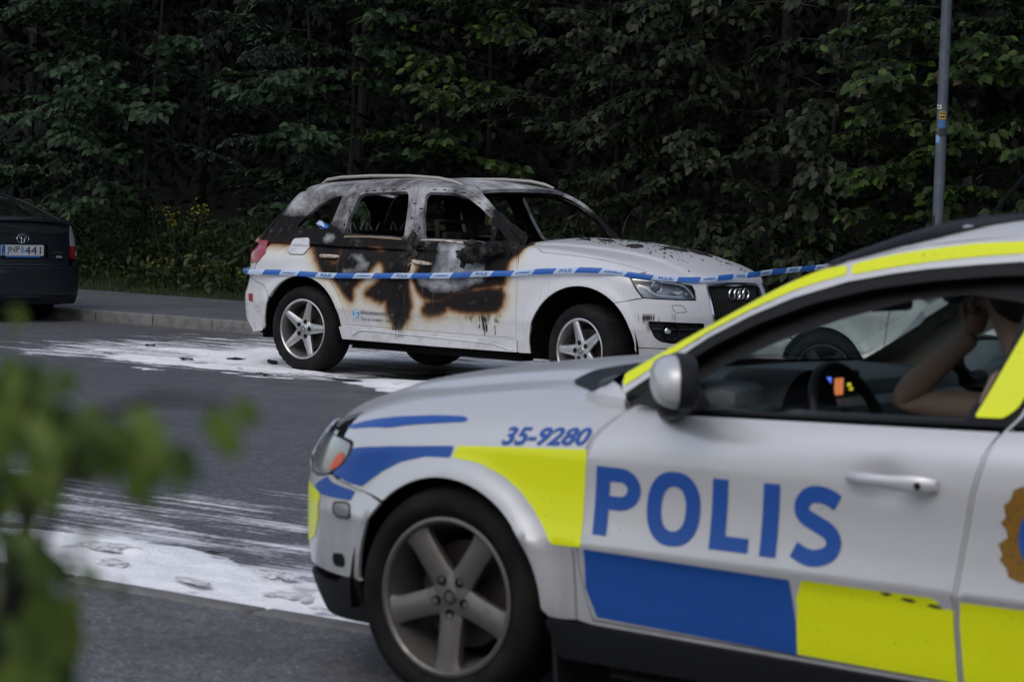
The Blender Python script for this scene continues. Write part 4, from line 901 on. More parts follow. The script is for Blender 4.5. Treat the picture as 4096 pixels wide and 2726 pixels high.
def mir(P): P = np.array(P, float).copy(); P[:, 1] *= -1; return P

# paint, scorched where the soot attribute says so, bare grey metal where ash says so
def burnt_paint():
    m = mat('scorched_white_paint', (.78, .78, .79), .3, coat=.3); g = NG(m)
    c = g.coord(); n1 = g.noise(c, 11, 5, .6); n2 = g.noise(c, 70, 3, .6)
    cs = g.coord((42, 42, 3.2)); st = g.noise(cs, 1.0, 4, .6)
    s = g.attr('soot')
    s2 = g.math('ADD', s, g.math('MULTIPLY', g.math('SUBTRACT', n1, .5), .045)); s2 = g.math('ADD', s2, g.math('ADD', .006, g.math('MULTIPLY', g.math('SUBTRACT', n2, .5), .014)))
    f = g.mr(s2, -.175, .06)
    col = g.ramp(f, [(0, (.60, .60, .625)), (.36, (.60, .58, .53)), (.54, (.46, .37, .25)), (.63, (.23, .115, .05)), (.69, (.08, .034, .016)), (.75, (.020, .015, .014)), (1, (.012, .012, .013))])
    # drips and smears that run down
    dr = g.attr('drip'); drf = g.math('MULTIPLY', g.mr(dr, -.015, .012, 0, 1), g.mr(st, .43, .50)); col = g.mix(drf, col, (.012, .012, .013))
    # blistered, flaking areas inside the black
    fl = g.math('MULTIPLY', g.mr(n1, .60, .66), g.mr(s2, .02, .08)); col = g.mix(g.math('MULTIPLY', fl, .45), col, (.10, .095, .095))
    a = g.attr('ash'); cl = g.noise(g.coord((1, 1, 1.3)), 5.0, 7, .60, .35); a2 = g.math('ADD', a, g.math('MULTIPLY', g.math('SUBTRACT', n1, .5), .06))
    ac = g.ramp(cl, [(.25, (.07, .07, .075)), (.42, (.17, .175, .19)), (.55, (.34, .35, .37)), (.75, (.50, .51, .54))])
    am = g.mr(a2, -.015, .03); col = g.mix(am, col, ac)
    # roof and pillars, grey white with dark patches
    p = g.attr('pillar'); pn = g.noise(g.coord((1, 1, 1)), 3.6, 9, .70, .15)
    pc = g.ramp(pn, [(.30, (.02, .02, .022)), (.41, (.12, .12, .125)), (.50, (.26, .26, .27)), (.68, (.50, .50, .52))])
    col = g.mix(g.mr(g.math('ADD', p, g.math('MULTIPLY', g.math('SUBTRACT', n1, .5), .10)), -.02, .05), col, pc)
    # specks and dirt streaks
    vs = g.n('ShaderNodeTexVoronoi', inp={'Vector': c, 'Scale': 95.}); sp = g.math('MULTIPLY', g.mr(vs.outputs['Distance'], .13, .09), g.mr(g.noise(c, 14, 2), .52, .6))
    col = g.mix(g.math('MULTIPLY', sp, .75), col, (.03, .03, .03))
    d = g.math('MULTIPLY', g.mr(st, .55, .8), g.mr(g.noise(c, 2.5, 3), .42, .6)); col = g.mix(g.math('MULTIPLY', d, .38), col, (.20, .19, .18))
    dl = g.n('ShaderNodeSeparateXYZ', inp={0: g.coord()}).outputs[2]
    low = g.math('MULTIPLY', g.mr(dl, .62, .28), g.mr(n1, .3, .7)); col = g.mix(g.math('MULTIPLY', low, .42), col, (.24, .215, .19))
    g.set(Specular_IOR_Level=g.mr(g.math('MAXIMUM', f, g.mr(p, -.02, .03)), .5, .75, .5, .08))
    g.set(Base_Color=col, Roughness=g.mr(g.math('MAXIMUM', f, g.math('MAXIMUM', am, g.mr(p, -.02, .03))), .5, .72, .28, .8), Coat_Weight=g.mr(g.math('MAXIMUM', f, am), .4, .6, .35, 0.))
    g.bump(g.math('MULTIPLY', g.math('ADD', n1, g.math('MULTIPLY', n2, .4)), g.mr(f, .6, .85)), .012, .6)
    return m
M['q_paint'] = burnt_paint()
def char_mat(name, lo=(.008, .008, .009), hi=(.07, .065, .062), rough=.85, sc_=9):
    m = mat(name, lo, rough, spec=.12); g = NG(m); c = g.coord(); n = g.noise(c, sc_, 7, .65)
    g.set(Base_Color=g.ramp(n, [(.42, lo), (.56, tuple((a + b) / 2 for a, b in zip(lo, hi))), (.7, hi)])); g.bump(n, .02, .8); return m
M['char'] = char_mat('charred_metal'); M['char_in'] = char_mat('charred_interior', (.006, .006, .006), (.035, .03, .028))
M['char_wire'] = char_mat('burnt_wire', (.16, .16, .16), (.50, .49, .47), .6, 20)
M['q_white'] = dirty(mat('white_paint', (.60, .60, .625), .28, coat=.4), (.60, .60, .625), .5, (3, 3, 3), (.22, .20, .18), (.26, .5))
M['red_lens'] = mat('red_lens', (.28, .012, .018), .12, coat=1); M['clear_lens'] = glass_mat('clear_lens', (.86, .88, .9), .02)
M['lamp_bowl'] = mat('lamp_bowl', (.30, .31, .33), .25, metal=.6); M['lamp_dark'] = mat('lamp_dark', (.05, .05, .055), .3)
M['grey_print'] = mat('grey_print', (.10, .105, .12), .5); M['blue_print'] = mat('sky_blue_print', (.10, .36, .62), .45); M['white_print'] = mat('white_print', (.75, .77, .8), .45)
M['faint_print'] = mat('faint_print', (.42, .43, .45), .5)

def SF(k): return [np.array(TR[k])]
soot_p = [TR['soot1'], TR['soot2'], TR['soot3'],
          [(-.62, 1.075), (-.33, 1.065), (-.10, 1.10), (.05, 1.03), (.20, 1.02), (.6, 1.0), (1.2, 1.0), (1.9, 1.0), (2.05, .99), (2.13, 1.07), (2.16, 1.14), (1.5, 1.72), (-.5, 1.72), (-.9, 1.3)]]
def q_attrs(P):
    Q = P[:, [0, 2]]; near = P[:, 1] < 0
    s = sd_poly(Q, soot_p, [TR['clear1'], TR['clear2'], TR['clear3'], TR['flap']])
    s = np.maximum(s, sd_poly(Q, [TR['brown1']]) * .9 - .040)
    top = P[:, 2] + .13 * np.clip(P[:, 0] - 2.05, 0, 1)
    s = np.where(P[:, 0] > 2.12, np.minimum(s, .10 - (P[:, 0] - 2.12) * 1.6 - np.clip(P[:, 2] - 1.02, 0, 1) * .4), s)
    ash = sd_poly(Q, [TR['ash1'], TR['ash2'], TR['ash3']])
    drip = sd_poly(Q, [TR['drips'], TR['smudge'], TR['smudge2'], TR['smudge3']])
    pil = np.minimum((P[:, 2] - (1.17 - .03 * np.clip(P[:, 0], 0, 2))), 2.02 - P[:, 0])
    # the dark run up the middle pillar and the windscreen pillar stay sooty
    pil = np.where(P[:, 0] > 1.35, np.minimum(pil, (1.76 - P[:, 0]) * .6), pil)
    pil = np.where(P[:, 0] < -.35, np.minimum(pil, (P[:, 0] + .45)), pil)
    thr = 1.30 - .13 * np.clip(P[:, 0] / .3, 0, 1); pil = np.where(P[:, 0] < .3, np.minimum(pil, P[:, 2] - thr), pil)
    far = P[:, 1] > 0.62
    s = np.where(far & (P[:, 2] < 1.1), -.3, s)
    return dict(soot=s, ash=np.where(near, ash, -1), drip=np.where(near, drip, -1), pillar=pil)
def q_clean(P): z = np.zeros(len(P)); return dict(soot=z - .3, ash=z - 1, drip=z - 1, pillar=z - 1)
def q_hood_attrs(P):
    z = np.zeros(len(P)); s = .05 - (P[:, 0] - 2.08) * 1.5 - np.abs(np.abs(P[:, 1]) - .62) * .5
    return dict(soot=s, ash=z - 1, drip=z - 1, pillar=z - 1)

Q = empty('burned_car', (-1.170, 21.7635, 0), -.65576)
tag(Q, 'white crossover gutted by fire, parked by the far kerb with scorched doors and no glass', 'burned car')
QW = {}
QW['rwin'] = rnd([(.324,1.159),(.320,1.265),(.363,1.462),(.397,1.487),(.842,1.516),(.881,1.488),(.912,1.401),(.966,1.148)], .035)
QW['fwin'] = rnd([(1.173,1.150),(1.10,1.32),(1.055,1.487),(1.082,1.517),(1.313,1.517),(1.475,1.487),(1.654,1.401),(1.79,1.318),(1.838,1.145)], .035)
QW['tri'] = rnd([(1.868,1.262),(1.995,1.158),(1.875,1.150)], .012)
QW['qwin'] = rnd([(-.259,1.190),(-.19,1.26),(-.077,1.372),(.02,1.42),(.125,1.456),(.180,1.462),(.165,1.34),(.145,1.224),(.105,1.181),(-.132,1.180)], .03)
fd = rnd([(2.224,.414),(2.229,.60),(2.228,.884),(2.195,1.0),(2.14,1.085),(2.07,1.160),(1.93,1.272),(1.80,1.365),(1.66,1.452),(1.49,1.528),(1.32,1.560),(1.06,1.563),(.945,1.558),(.968,1.49),(1.02,1.29),(1.065,1.15),(1.10,1.05),(1.132,.85),(1.148,.605),(1.130,.414)], .02)
rd = rnd([(1.126,.416),(1.144,.605),(1.128,.85),(1.096,1.05),(1.061,1.15),(1.016,1.29),(.964,1.49),(.938,1.560),(.45,1.556),(.35,1.535),(.285,1.49),(.235,1.38),(.19,1.24),(.155,1.13),(.150,1.04),(.165,.95),(.205,.865),(.275,.80),(.345,.735),(.41,.655),(.462,.56),(.488,.48),(.494,.420)], .02)
QA = (0.0, .355, .44); QB = (2.835, .372, .475)
for s in (-1, 1):
    pj = pj_side(s); pd = pj_diag(s)
    mats = [M['q_paint'], M['char_in'], M['q_paint']]
    panel('front_door', Q, F_q5, pj, inset(fd, .0025), [QW['fwin'], QW['tri']], .013 if s < 0 else .04, mats, .035, attrs=q_attrs)
    panel('rear_door', Q, F_q5, pj, inset(rd, .0025), [QW['rwin']], .013 if s < 0 else .04, mats, .035, attrs=q_attrs)
    a_r = arc(QA[0], QA[1], QA[2], 146, 8, 26)
    body = np.r_[[(2.236,.40),(2.238,.9),(2.205,1.0),(2.15,1.09),(2.13,1.125),(2.02,1.225),(1.86,1.345),(1.68,1.470),(1.55,1.54),(1.42,1.577),(1.2,1.592),(.8,1.602),(.3,1.588),(-.05,1.562),(-.22,1.53),(-.33,1.47),(-.43,1.36),(-.53,1.22),(-.60,1.08),(-.53,.96),(-.555,.88),(-.60,.80),(-.63,.745),(-.46,.70),(-.37,.63)], a_r, [(.452,.40)]]
    panel('body_side', Q, F_q5, pj, body, [fd, rd, QW['qwin']], .014 if s < 0 else .04, mats, .03, attrs=q_attrs)
    # front wing
    seam = np.array(TR['seam']); seam[:, 1] = np.abs(seam[:, 1]) * s
    hl = np.array(TR['headl']); hl[:, 1] = np.abs(hl[:, 1]) * s
    sd = lambda q: lift(F_q5, pj, q)
    wing3 = np.r_[sd([(2.2365,.404),(2.238,.60),(2.239,.884),(2.212,1.0),(2.165,1.075)]), [(2.10, s*.755, 1.118)], seam[:8], hl[0:1] + [(-.012, 0, .008)], hl[12:10:-1] + [(-.012, 0, 0)], [(3.340, s*.850, .781)],
                  sd([(3.228,.755)]), sd(arc(QB[0], QB[1], QB[2], 50, 178, 26)), sd([(2.362,.325),(2.362,.306),(2.2365,.306)])]
    panel('front_wing', Q, F_q5, pd, pd['dom'](wing3), [], .016, [M['q_paint'], M['char_in'], M['q_paint']], .012, attrs=q_attrs)
    # sill
    sill = rnd([(.447,.30),(.425,.402),(.6,.404),(2.232,.397),(2.232,.306),(1.4,.300)], .008)
    o = panel('sill_cover', Q, F_q5, pj, sill, [], .03, [M['q_white']], .02, off=.014)
    rib = crom([(.55,.335),(.62,.372),(.72,.385),(1.2,.378),(1.8,.366),(2.0,.358),(2.1,.340),(2.2,.318)], 8)
    P = lift(F_q5, pj, rib, .016); MB().tube(P, .007, 6).obj('sill_rib', M['q_white'], o)
    # tail lamp, bumper reflector
    MB().box((1.3, s * .70, .27), (1.75, .18, .09), bev=.02).obj('underside_rail', M['underbody'], Q)
    MB().tube([(-.10, s*.62, 1.555), (-.03, s*.625, 1.59), (.12, s*.628, 1.612), (.45, s*.625, 1.632), (.85, s*.62, 1.640), (1.15, s*.615, 1.630), (1.30, s*.61, 1.608), (1.40, s*.605, 1.580)], .0135, 8, taper=[.5, 1, 1, 1, 1, 1, 1, .6]).obj('roof_rail', mat('scorched_rail', (.40, .375, .35), .45, metal=.3) if s < 0 else bpy.data.materials['scorched_rail'], Q)
    liner('arch_liner', Q, QA[0], QA[1], .47, s, .45, .90); liner('arch_liner', Q, QB[0], QB[1], .50, s, .45, .89)
# bonnet, roof
seam = np.array(TR['seam']); H = [(2.115, -.55, 0), (2.19, -.33, 0), (2.23, 0, 0)]
seam2 = seam.copy(); seam2[:, 1] += .006; seam2[:, 0] += .002
half = [(2.115, -.605)] + [tuple(p[:2]) for p in seam2[1:8]] + [(3.31,-.795),(3.375,-.752),(3.449,-.648),(3.515,-.555),(3.575,-.42)]
hood = np.array([(2.25, 0), (2.21, -.33)] + half + [(3.605, -.2), (3.615, 0)]); hood = np.r_[hood, [(x, -y) for x, y in hood[-2:0:-1]]]
panel('bonnet', Q, F_q5, pj_top(), hood, [], .025, [M['q_paint']], .015, attrs=q_hood_attrs)
top = lift(F_q5, pj_side(-1), [(1.545,1.543),(1.42,1.579),(1.2,1.594),(.8,1.604),(.3,1.590),(-.05,1.564),(-.22,1.532),(-.30,1.495)])
tq = np.array([(p[0], p[1]) for p in top]); roof = np.r_[[(1.64, 0), (1.625, -.25), (1.58, -.48)], tq, [(-.36, -.4), (-.40, 0)]]; roof = np.r_[roof, [(x, -y) for x, y in roof[-2:0:-1]]]
panel('roof', Q, F_q5, pj_top(), roof, [], .02, [M['q_paint'], M['char_in'], M['q_paint']], .03, attrs=q_attrs)
# front bumper
pf = pj_end(2.9, 1); D = lambda L: pf['dom'](np.array(L, float))
def sym(L): L = [tuple(p) for p in L]; return np.array(L + [(-a, z) for a, z in L[::-1]])
fa = lift(F_q5, pj_side(-1), arc(QB[0], QB[1], QB[2], -6, 49.5, 12))
bl = np.r_[D([(3.60, 0, .405)])[:0], D(np.r_[lift(F_q5, pj_side(-1), [(3.302,.412)]), fa[2:], lift(F_q5, pj_side(-1), [(3.228,.751)]), [(3.35,-.846,.778),(3.443,-.769,.774),(3.544,-.611,.769),(3.60,-.497,.769),(3.585,-.485,.84),(3.555,-.495,.893),(3.545,-.50,.902)], [(3.58,-.42,.906),(3.61,-.2,.915),(3.62,0,.918)]])]
bl = np.r_[[(0, .405)], bl[:-1], [(0, .918)]]
bump = np.r_[bl, [(-a, z) for a, z in bl[-2:0:-1]]]
gh = np.array([(0,.905),(-.35,.897),(-.372,.86),(-.36,.80),(-.335,.66),(-.285,.50),(-.25,.475),(0,.47)]); sc3 = lambda z: 1
def yz(L, x=3.62): return D([(x - .31 * (abs(y) / .9)**2.5, y, z) for y, z in L])
gril = yz(gh); gril = rnd(np.r_[gril, [(-a, z) for a, z in gril[-2:0:-1]]], .02)
fogn = rnd(D(np.array(TR['fog'])[[0,1,2]].tolist() + [(3.62,-.43,.600),(3.64,-.40,.455),(3.59,-.55,.443),(3.522,-.694,.443),(3.466,-.764,.456),(3.431,-.799,.488),(3.410,-.822,.549)]), .015)
fogf = fogn * [-1, 1]
bo = panel('front_bumper', Q, F_q5, pf, bump, [gril, fogn, fogf], .02, [M['q_paint']], .012, attrs=lambda P: dict(soot=np.zeros(len(P)) - .3, ash=np.zeros(len(P)) - 1, pillar=np.zeros(len(P)) - 1, drip=sd_poly(P[:, 1:], [[(-.875,.655),(-.80,.66),(-.79,.63),(-.86,.60)],[(-.70,.66),(-.69,.62),(-.68,.66)],[(-.84,.60),(-.78,.62),(-.83,.54)]])))
sk = np.r_[D([(3.60, 0, .20)])[:0], D(lift(F_q5, pj_side(-1), [(3.325,.33),(3.303,.404)]))]
skirt = np.array([(0,.235),(-.65,.245)] + sk.tolist() + [(-.60,.400),(0,.398)]); skirt = np.r_[skirt, [(-a, z) for a, z in skirt[-2:0:-1]]]
panel('bumper_lip', Q, F_q5, pf, skirt, [], .03, [M['q_white']], .012, off=.004)
# chrome frame and slats
ring = panel('grille_frame', Q, F_q5, pf, gril, [rnd(inset(gril, .018), .001)], .02, [M['chrome']], .03, off=.006)
MB().add([(3.50, -.5, .45), (3.50, .5, .45), (3.46, .5, .93), (3.46, -.5, .93)], [[0, 1, 2, 3]]).obj('grille_back', M['underbody'], Q, smooth=False)
gi = inset(gril, .016)
def zlim(y):
    a = yz([(y, .7)])[0][0]; zs = np.linspace(.46, .92, 200); m = inside(np.c_[np.full(200, a), zs], [gi]); return (zs[m].min(), zs[m].max()) if m.any() else None
for i in range(23):
    y = -.352 + i * .032; zl = zlim(y)
    if not zl: continue
    zz = np.linspace(zl[0], zl[1], 9); P = lift(F_q5, pj_end(2.9, 1), yz([(y, z) for z in zz]), -.028)
    mb = MB(); V = []
    for p in P: V += [(p[0], y - .0065, p[2]), (p[0] + .012, y - .003, p[2]), (p[0] + .012, y + .003, p[2]), (p[0], y + .0065, p[2])]
    mb.add(V, [[4*k+j, 4*k+j+1, 4*k+j+5, 4*k+j+4] for k in range(8) for j in range(3)]).obj('grille_slat', M['black_plastic'], Q, smooth=False)
for z in (.80, .70, .60):
    P = lift(F_q5, pf, yz([(y, z) for y in np.linspace(-.33, .33, 12)]), -.034); MB().tube(P, .006, 6).obj('grille_bar', M['black_plastic'], Q)
for i in range(4):
    yc = (i - 1.5) * .062 + .012; t = np.linspace(0, 2 * math.pi, 29)[:-1]
    MB().tube([(3.645 - .02 * abs(yc) + .004 * (i % 2), yc + .041 * math.cos(a), .815 + .041 * math.sin(a)) for a in t], .0062, 8, closed=True).obj('ring_emblem', M['chrome'], Q)
MB().box((3.622, -.215, .728), (.012, .075, .012), bev=.003).obj('grille_badge', M['chrome'], Q)
for s in (-1, 1):
    fo = [p * [1, 1] if s < 0 else p * [-1, 1] for p in fogn]; fo = np.array(fo)
    fp = panel('fog_lamp_insert', Q, F_q5, pf, inset(fo, -.004), [], .03, [M['black_plastic']], 0, off=-.035)
    cpt = lift(F_q5, pf, D([(3.509, -.70, .535)]) * [s * -1, 1], -.02)[0]; n = grad(F_q5, cpt[None])[0]; n = Vector((n[0], n[1], 0)).normalized()
    MB().lathe([(.0, -.03), (.052, -.02), (.060, .012), (.068, .014), (.072, -.002)], cpt, n, 32).obj('fog_lamp', M['dark_trim'], fp)
    MB().lathe([(0, .004), (.02, .002), (.03, -.01)], Vector(cpt) + Vector((0, -.03 * 1, .005)), n, 20).obj('fog_bulb', M['chrome'], fp)
    MB().tube(lift(F_q5, pf, D([(3.41,-.80,.548),(3.50,-.72,.55),(3.60,-.56,.55),(3.64,-.42,.55)]) * [-s, 1], -.022), .01, 6).obj('fog_blade', M['black_plastic'], fp)
    # headlamp: bowl, parts, clear cover
    hl = np.array(TR['headl']); hl[:, 1] *= -s; hd = rnd(pf['dom'](hl), .008)
    bw = panel('headlamp', Q, F_q5, pf, hd, [], .03, [M['lamp_bowl']], 0, off=-.05)
    side_wall = []; A = lift(F_q5, pf, dens(hd, .02), -.002); B = lift(F_q5, pf, dens(hd, .02), -.05); k = len(A)
    mesh_obj('lamp_rim', np.r_[A, B], [[i, (i+1) % k, (i+1) % k + k, i + k] for i in range(k)], M['lamp_dark'], bw)
    def on(L, off): return lift(F_q5, pf, pf['dom'](np.array(L, float) * [1, -s, 1]), off)
    MB().tube(on(crom([(3.25,-.848,.916),(3.36,-.752,.905),(3.46,-.62,.893),(3.515,-.555,.872),(3.55,-.53,.838),(3.575,-.51,.792)], 6), -.012), .0065, 8).obj('light_bar', M['chrome'], bw)
    MB().tube(on(crom([(3.30,-.845,.875),(3.345,-.82,.86),(3.385,-.79,.825),(3.43,-.745,.802),(3.50,-.66,.795),(3.54,-.60,.795)], 6), -.014), .006, 8).obj('light_bar', M['chrome'], bw)
    c = on([(3.40,-.745,.865)], -.03)[0]; nn = Vector((.9, -s * .35 * -1, 0)).normalized()
    MB().lathe([(0, .014), (.02, .010), (.032, -.002), (.036, -.02)], c, nn, 28).obj('projector_lens', mat('projector_glass', (.10, .11, .13), .05, coat=1), bw)
    MB().lathe([(.036, .006), (.043, .010), (.047, -.01)], c, nn, 28).obj('lens_ring', M['chrome'], bw)
    c = on([(3.50,-.63,.832)], -.02)[0]; MB().add([Vector(c) + Vector(d) for d in ((-.02, s*.045, 0), (0, 0, .033), (.03, -s*.05, .005), (.01, -s*.01, -.022))], [[0, 1, 2, 3]]).obj('reflector_plate', M['chrome'], bw, smooth=False)
    for (a, b, z_) in ((3.535, -.565, .875), (3.555, -.545, .812)):
        c = on([(a, b, z_)], -.03)[0]; MB().box(c, (.02, .055, .025), bev=.006).obj('reflector_block', M['lamp_bowl'], bw)
    panel('lamp_cover', Q, F_q5, pf, hd, [], .03, [M['clear_lens']], 0, off=.0)
    bpy.data.objects[-1].parent = Q if False else bpy.data.objects[-1].parent
# washer flap outline
wf = np.array(TR['washer']); wf = rnd(pf['dom'](wf), .02); MB().tube(lift(F_q5, pf, dens(wf, .02), .0), .0022, 5, closed=True).obj('washer_flap_gap', M['dark_trim'], bo)
# tail
pr_ = pj_end(0.0, -1); DR = lambda L: pr_['dom'](np.array(L, float))
sidep = lambda q, s=-1: lift(F_q5, pj_side(s), q)
# orientation: for sx=-1 the near side (y<0) has negative angle
e1 = DR(sidep([(-.645,.748),(-.612,.80),(-.567,.88),(-.542,.96),(-.612,1.08),(-.542,1.22),(-.442,1.36),(-.342,1.47)]))
tg = np.r_[[(0, .752)], e1, [(-.2, 1.55), (0, 1.56)]]; tg = np.r_[tg, [(-a, z) for a, z in tg[-2:0:-1]]]
rwn = rnd(np.array([(-.50,1.17),(-.47,1.32),(-.40,1.41),(0,1.44)]), .0001); rwn = rnd(np.r_[[(0, 1.14), (-.62, 1.16), (-.60, 1.33), (-.50, 1.43), (0, 1.46)], [(.50, 1.43), (.60, 1.33), (.62, 1.16)]], .03)
panel('tailgate', Q, F_q5, pr_, tg, [rwn], .025, [M['q_paint'], M['char_in'], M['q_paint']], .03, attrs=q_attrs)
rb = DR(sidep(np.r_[[(-.640,.742),(-.47,.696),(-.375,.625)], arc(QA[0], QA[1], QA[2], 150, 180, 8)])); rb = np.r_[[(0, .745)], rb, [(-.86, .315), (-.7, .29), (0, .28)]]; rb = np.r_[rb, [(-a, z) for a, z in rb[-2:0:-1]]]
panel('rear_bumper', Q, F_q5, pr_, rb, [], .025, [M['q_white']], .015)
for s in (-1, 1):
    tl = np.array(TR['tail']); b = pr_['dom'](tl); a0 = b[:, 0]
    tlp = rnd(np.array([(a0[0] + .30, 1.06), (b[1,0] - .01, 1.065), (b[2,0] - .02, .965), (b[3,0] - .01, .885), (b[4,0] + .05, .875), (a0[0] + .28, .90)]), .015) * [-s, 1] if s > 0 else rnd(np.array([(a0[0] + .30, 1.06), (b[1,0] - .01, 1.065), (b[2,0] - .02, .965), (b[3,0] - .01, .885), (b[4,0] + .05, .875), (a0[0] + .28, .90)]), .015)
    panel('tail_lamp', Q, F_q5, pr_, tlp, [], .03, [M['red_lens']], .012, off=.008)
    rf = pr_['dom'](np.array(TR['reflector']) ) * [-s, 1] if s > 0 else pr_['dom'](np.array(TR['reflector']))
    panel('bumper_reflector', Q, F_q5, pr_, rf, [], .03, [M['red_lens']], .01, off=.005)
    MB().tube(lift(F_q5, pr_, np.array([(-.30,.478),(-.5,.480),(-.7,.482),(-.86,.484)]) * [-s, 1], .001), .006, 6).obj('bumper_crease', M['q_white'], Q)
# fuel flap
fl = rnd(np.array(TR['flap']), .03)
panel('fuel_flap', Q, F_q5, pj_side(-1), fl, [], .02, [M['q_white']], .008, off=.007)
MB().tube(lift(F_q5, pj_side(-1), dens(inset(fl, -.006), .02), .0005), .003, 5, closed=True).obj('flap_gap', M['char'], Q)
# door handles
M['handle_burnt'] = mat('scorched_handle', (.50, .46, .42), .4)
g = NG(M['handle_burnt']); g.set(Base_Color=g.ramp(g.noise(g.coord(), 18, 4), [(.4, (.62, .60, .57)), (.55, (.42, .33, .25)), (.7, (.1, .07, .05))]))
for s in (-1, 1):
    for x0, x1, z0, z1 in ((.160, .368, .966, .968), (1.150, 1.362, .966, .950)):
        P = lift(F_q5, pj_side(s), np.c_[np.linspace(x0, x1, 9), np.linspace(z0, z1, 9)], .0)
        off = np.array([.004, .022, .034, .038, .038, .038, .036, .026, .006]); P[:, 1] += s * off
        V = []; n = len(P)
        for p, t in zip(P, [.55, .9, 1, 1, 1, 1, 1, .9, .55]):
            for a in range(8): V.append((p[0], p[1] + s * .009 * math.cos(a * math.pi / 4), p[2] + .015 * t * math.sin(a * math.pi / 4)))
        Fc = [[8*i+j, 8*i+(j+1) % 8, 8*(i+1)+(j+1) % 8, 8*(i+1)+j] for i in range(n-1) for j in range(8)] + [list(range(8)), [8*(n-1)+j for j in range(8)]]
        MB().add(V, Fc).obj('door_handle', M['handle_burnt'], Q)
# wheels
wheel('rear_wheel', Q, (0, -.925, .355), -1, 3, .355, .245, .24, M['alloy'], spoke=(.095, .052), face=(-.022, -.012), tread=.005, holes=.030, hub=.058)
wheel('front_wheel', Q, (2.825, -.915, .355), -1, 36, .355, .245, .24, M['alloy'], spoke=(.095, .052), face=(-.022, -.012), tread=.005, holes=.030, hub=.058, steer=R(-9))
wheel('rear_wheel', Q, (0, .925, .355), 1, 20, .355, .245, .24, M['alloy'], spoke=(.095, .052), tread=.005)
wheel('front_wheel', Q, (2.825, .915, .355), 1, 50, .355, .245, .24, M['alloy'], spoke=(.095, .052), tread=.005, steer=R(-9))
# burnt out cabin
MB().box((1.35, 0, .30), (3.3, 1.30, .10)).box((3.05, 0, .60), (.9, 1.2, .45), bev=.1).box((-.3, 0, .45), (.9, 1.25, .35)).obj('floor_pan', M['underbody'], Q)
MB().box((2.03, 0, .93), (.30, 1.40, .26), bev=.05).box((1.90, .38, 1.04), (.12, .30, .10), bev=.03).obj('dashboard_shell', M['char_in'], Q)
def seat_frame(x, y, wdt, zt):
    mb = MB(); b = x - .18
    mb.tube([(x, y - wdt/2, .55), (b + .06, y - wdt/2, .9), (b, y - wdt/2 + .05, zt), (b, y + wdt/2 - .05, zt), (b + .06, y + wdt/2, .9), (x, y + wdt/2, .55)], .024, 8)
    for k in range(6):
        z_ = .62 + k * (zt - .66) / 5.5; xx = x - .18 * (z_ - .55) / (zt - .55); mb.tube([(xx, y - wdt/2 + .03, z_), (xx + .015, y, z_ - .03), (xx, y + wdt/2 - .03, z_)], .006, 5)
    mb.box((x + .22, y, .52), (.5, wdt, .10), bev=.03)
    return mb
for y in (-.38, .38): seat_frame(1.30, y, .50, 1.28).box((1.17, y, .95), (.05, .36, .5), bev=.02).obj('seat_frame', M['char_in'], Q)
sf = seat_frame(.42, 0, 1.25, 1.16).obj('rear_seat_frame', M['char_in'], Q)
for y in (-.50, -.30, .02, .24, .48):
    t = np.linspace(0, 1, 9); L = []
    MB().tube(crom([(.20, y - .075, 1.13), (.185, y - .07, 1.21), (.17, y - .03, 1.245), (.165, y + .0, 1.225), (.17, y + .03, 1.17), (.17, y + .065, 1.165), (.18, y + .085, 1.22), (.175, y + .115, 1.245)], 5), .0075, 6).obj('headrest_wire', M['char_wire'], Q)
t = np.linspace(0, 2 * math.pi, 33)[:-1]
MB().tube([(1.62 + .05 * math.sin(a), .38 + .17 * math.cos(a), 1.05 + .16 * math.sin(a)) for a in t], .013, 8, closed=True).tube([(1.62, .21, 1.05), (1.66, .38, 1.02), (1.62, .55, 1.05)], .012, 6).obj('steering_wheel', M['char_in'], Q)
for y in (-.45, -.2, .1):   # hanging cables and torn lining
    MB().tube(crom([(.75 + random.uniform(-.2, .2), y, 1.55), (.78, y + .05, 1.40), (.85, y + .1, 1.33), (.95, y + .12, 1.45), (1.05, y, 1.56)], 6), .010, 5).obj('hanging_cable', M['char_in'], Q)
MB().add([(.55, .3, 1.55), (.95, .25, 1.55), (1.0, .2, 1.30), (.9, .2, 1.1), (.72, .3, 1.22), (.62, .3, 1.42)], [[0, 1, 2, 3, 4, 5]]).obj('torn_lining', M['char_in'], Q, smooth=False)
# wiper sticking up beyond the pillar
MB().tube(crom([(2.12, .60, 1.22), (2.11, .64, 1.30), (2.14, .66, 1.38), (2.20, .66, 1.44)], 8), .0045, 6).obj('wiper_arm', M['char'], Q)
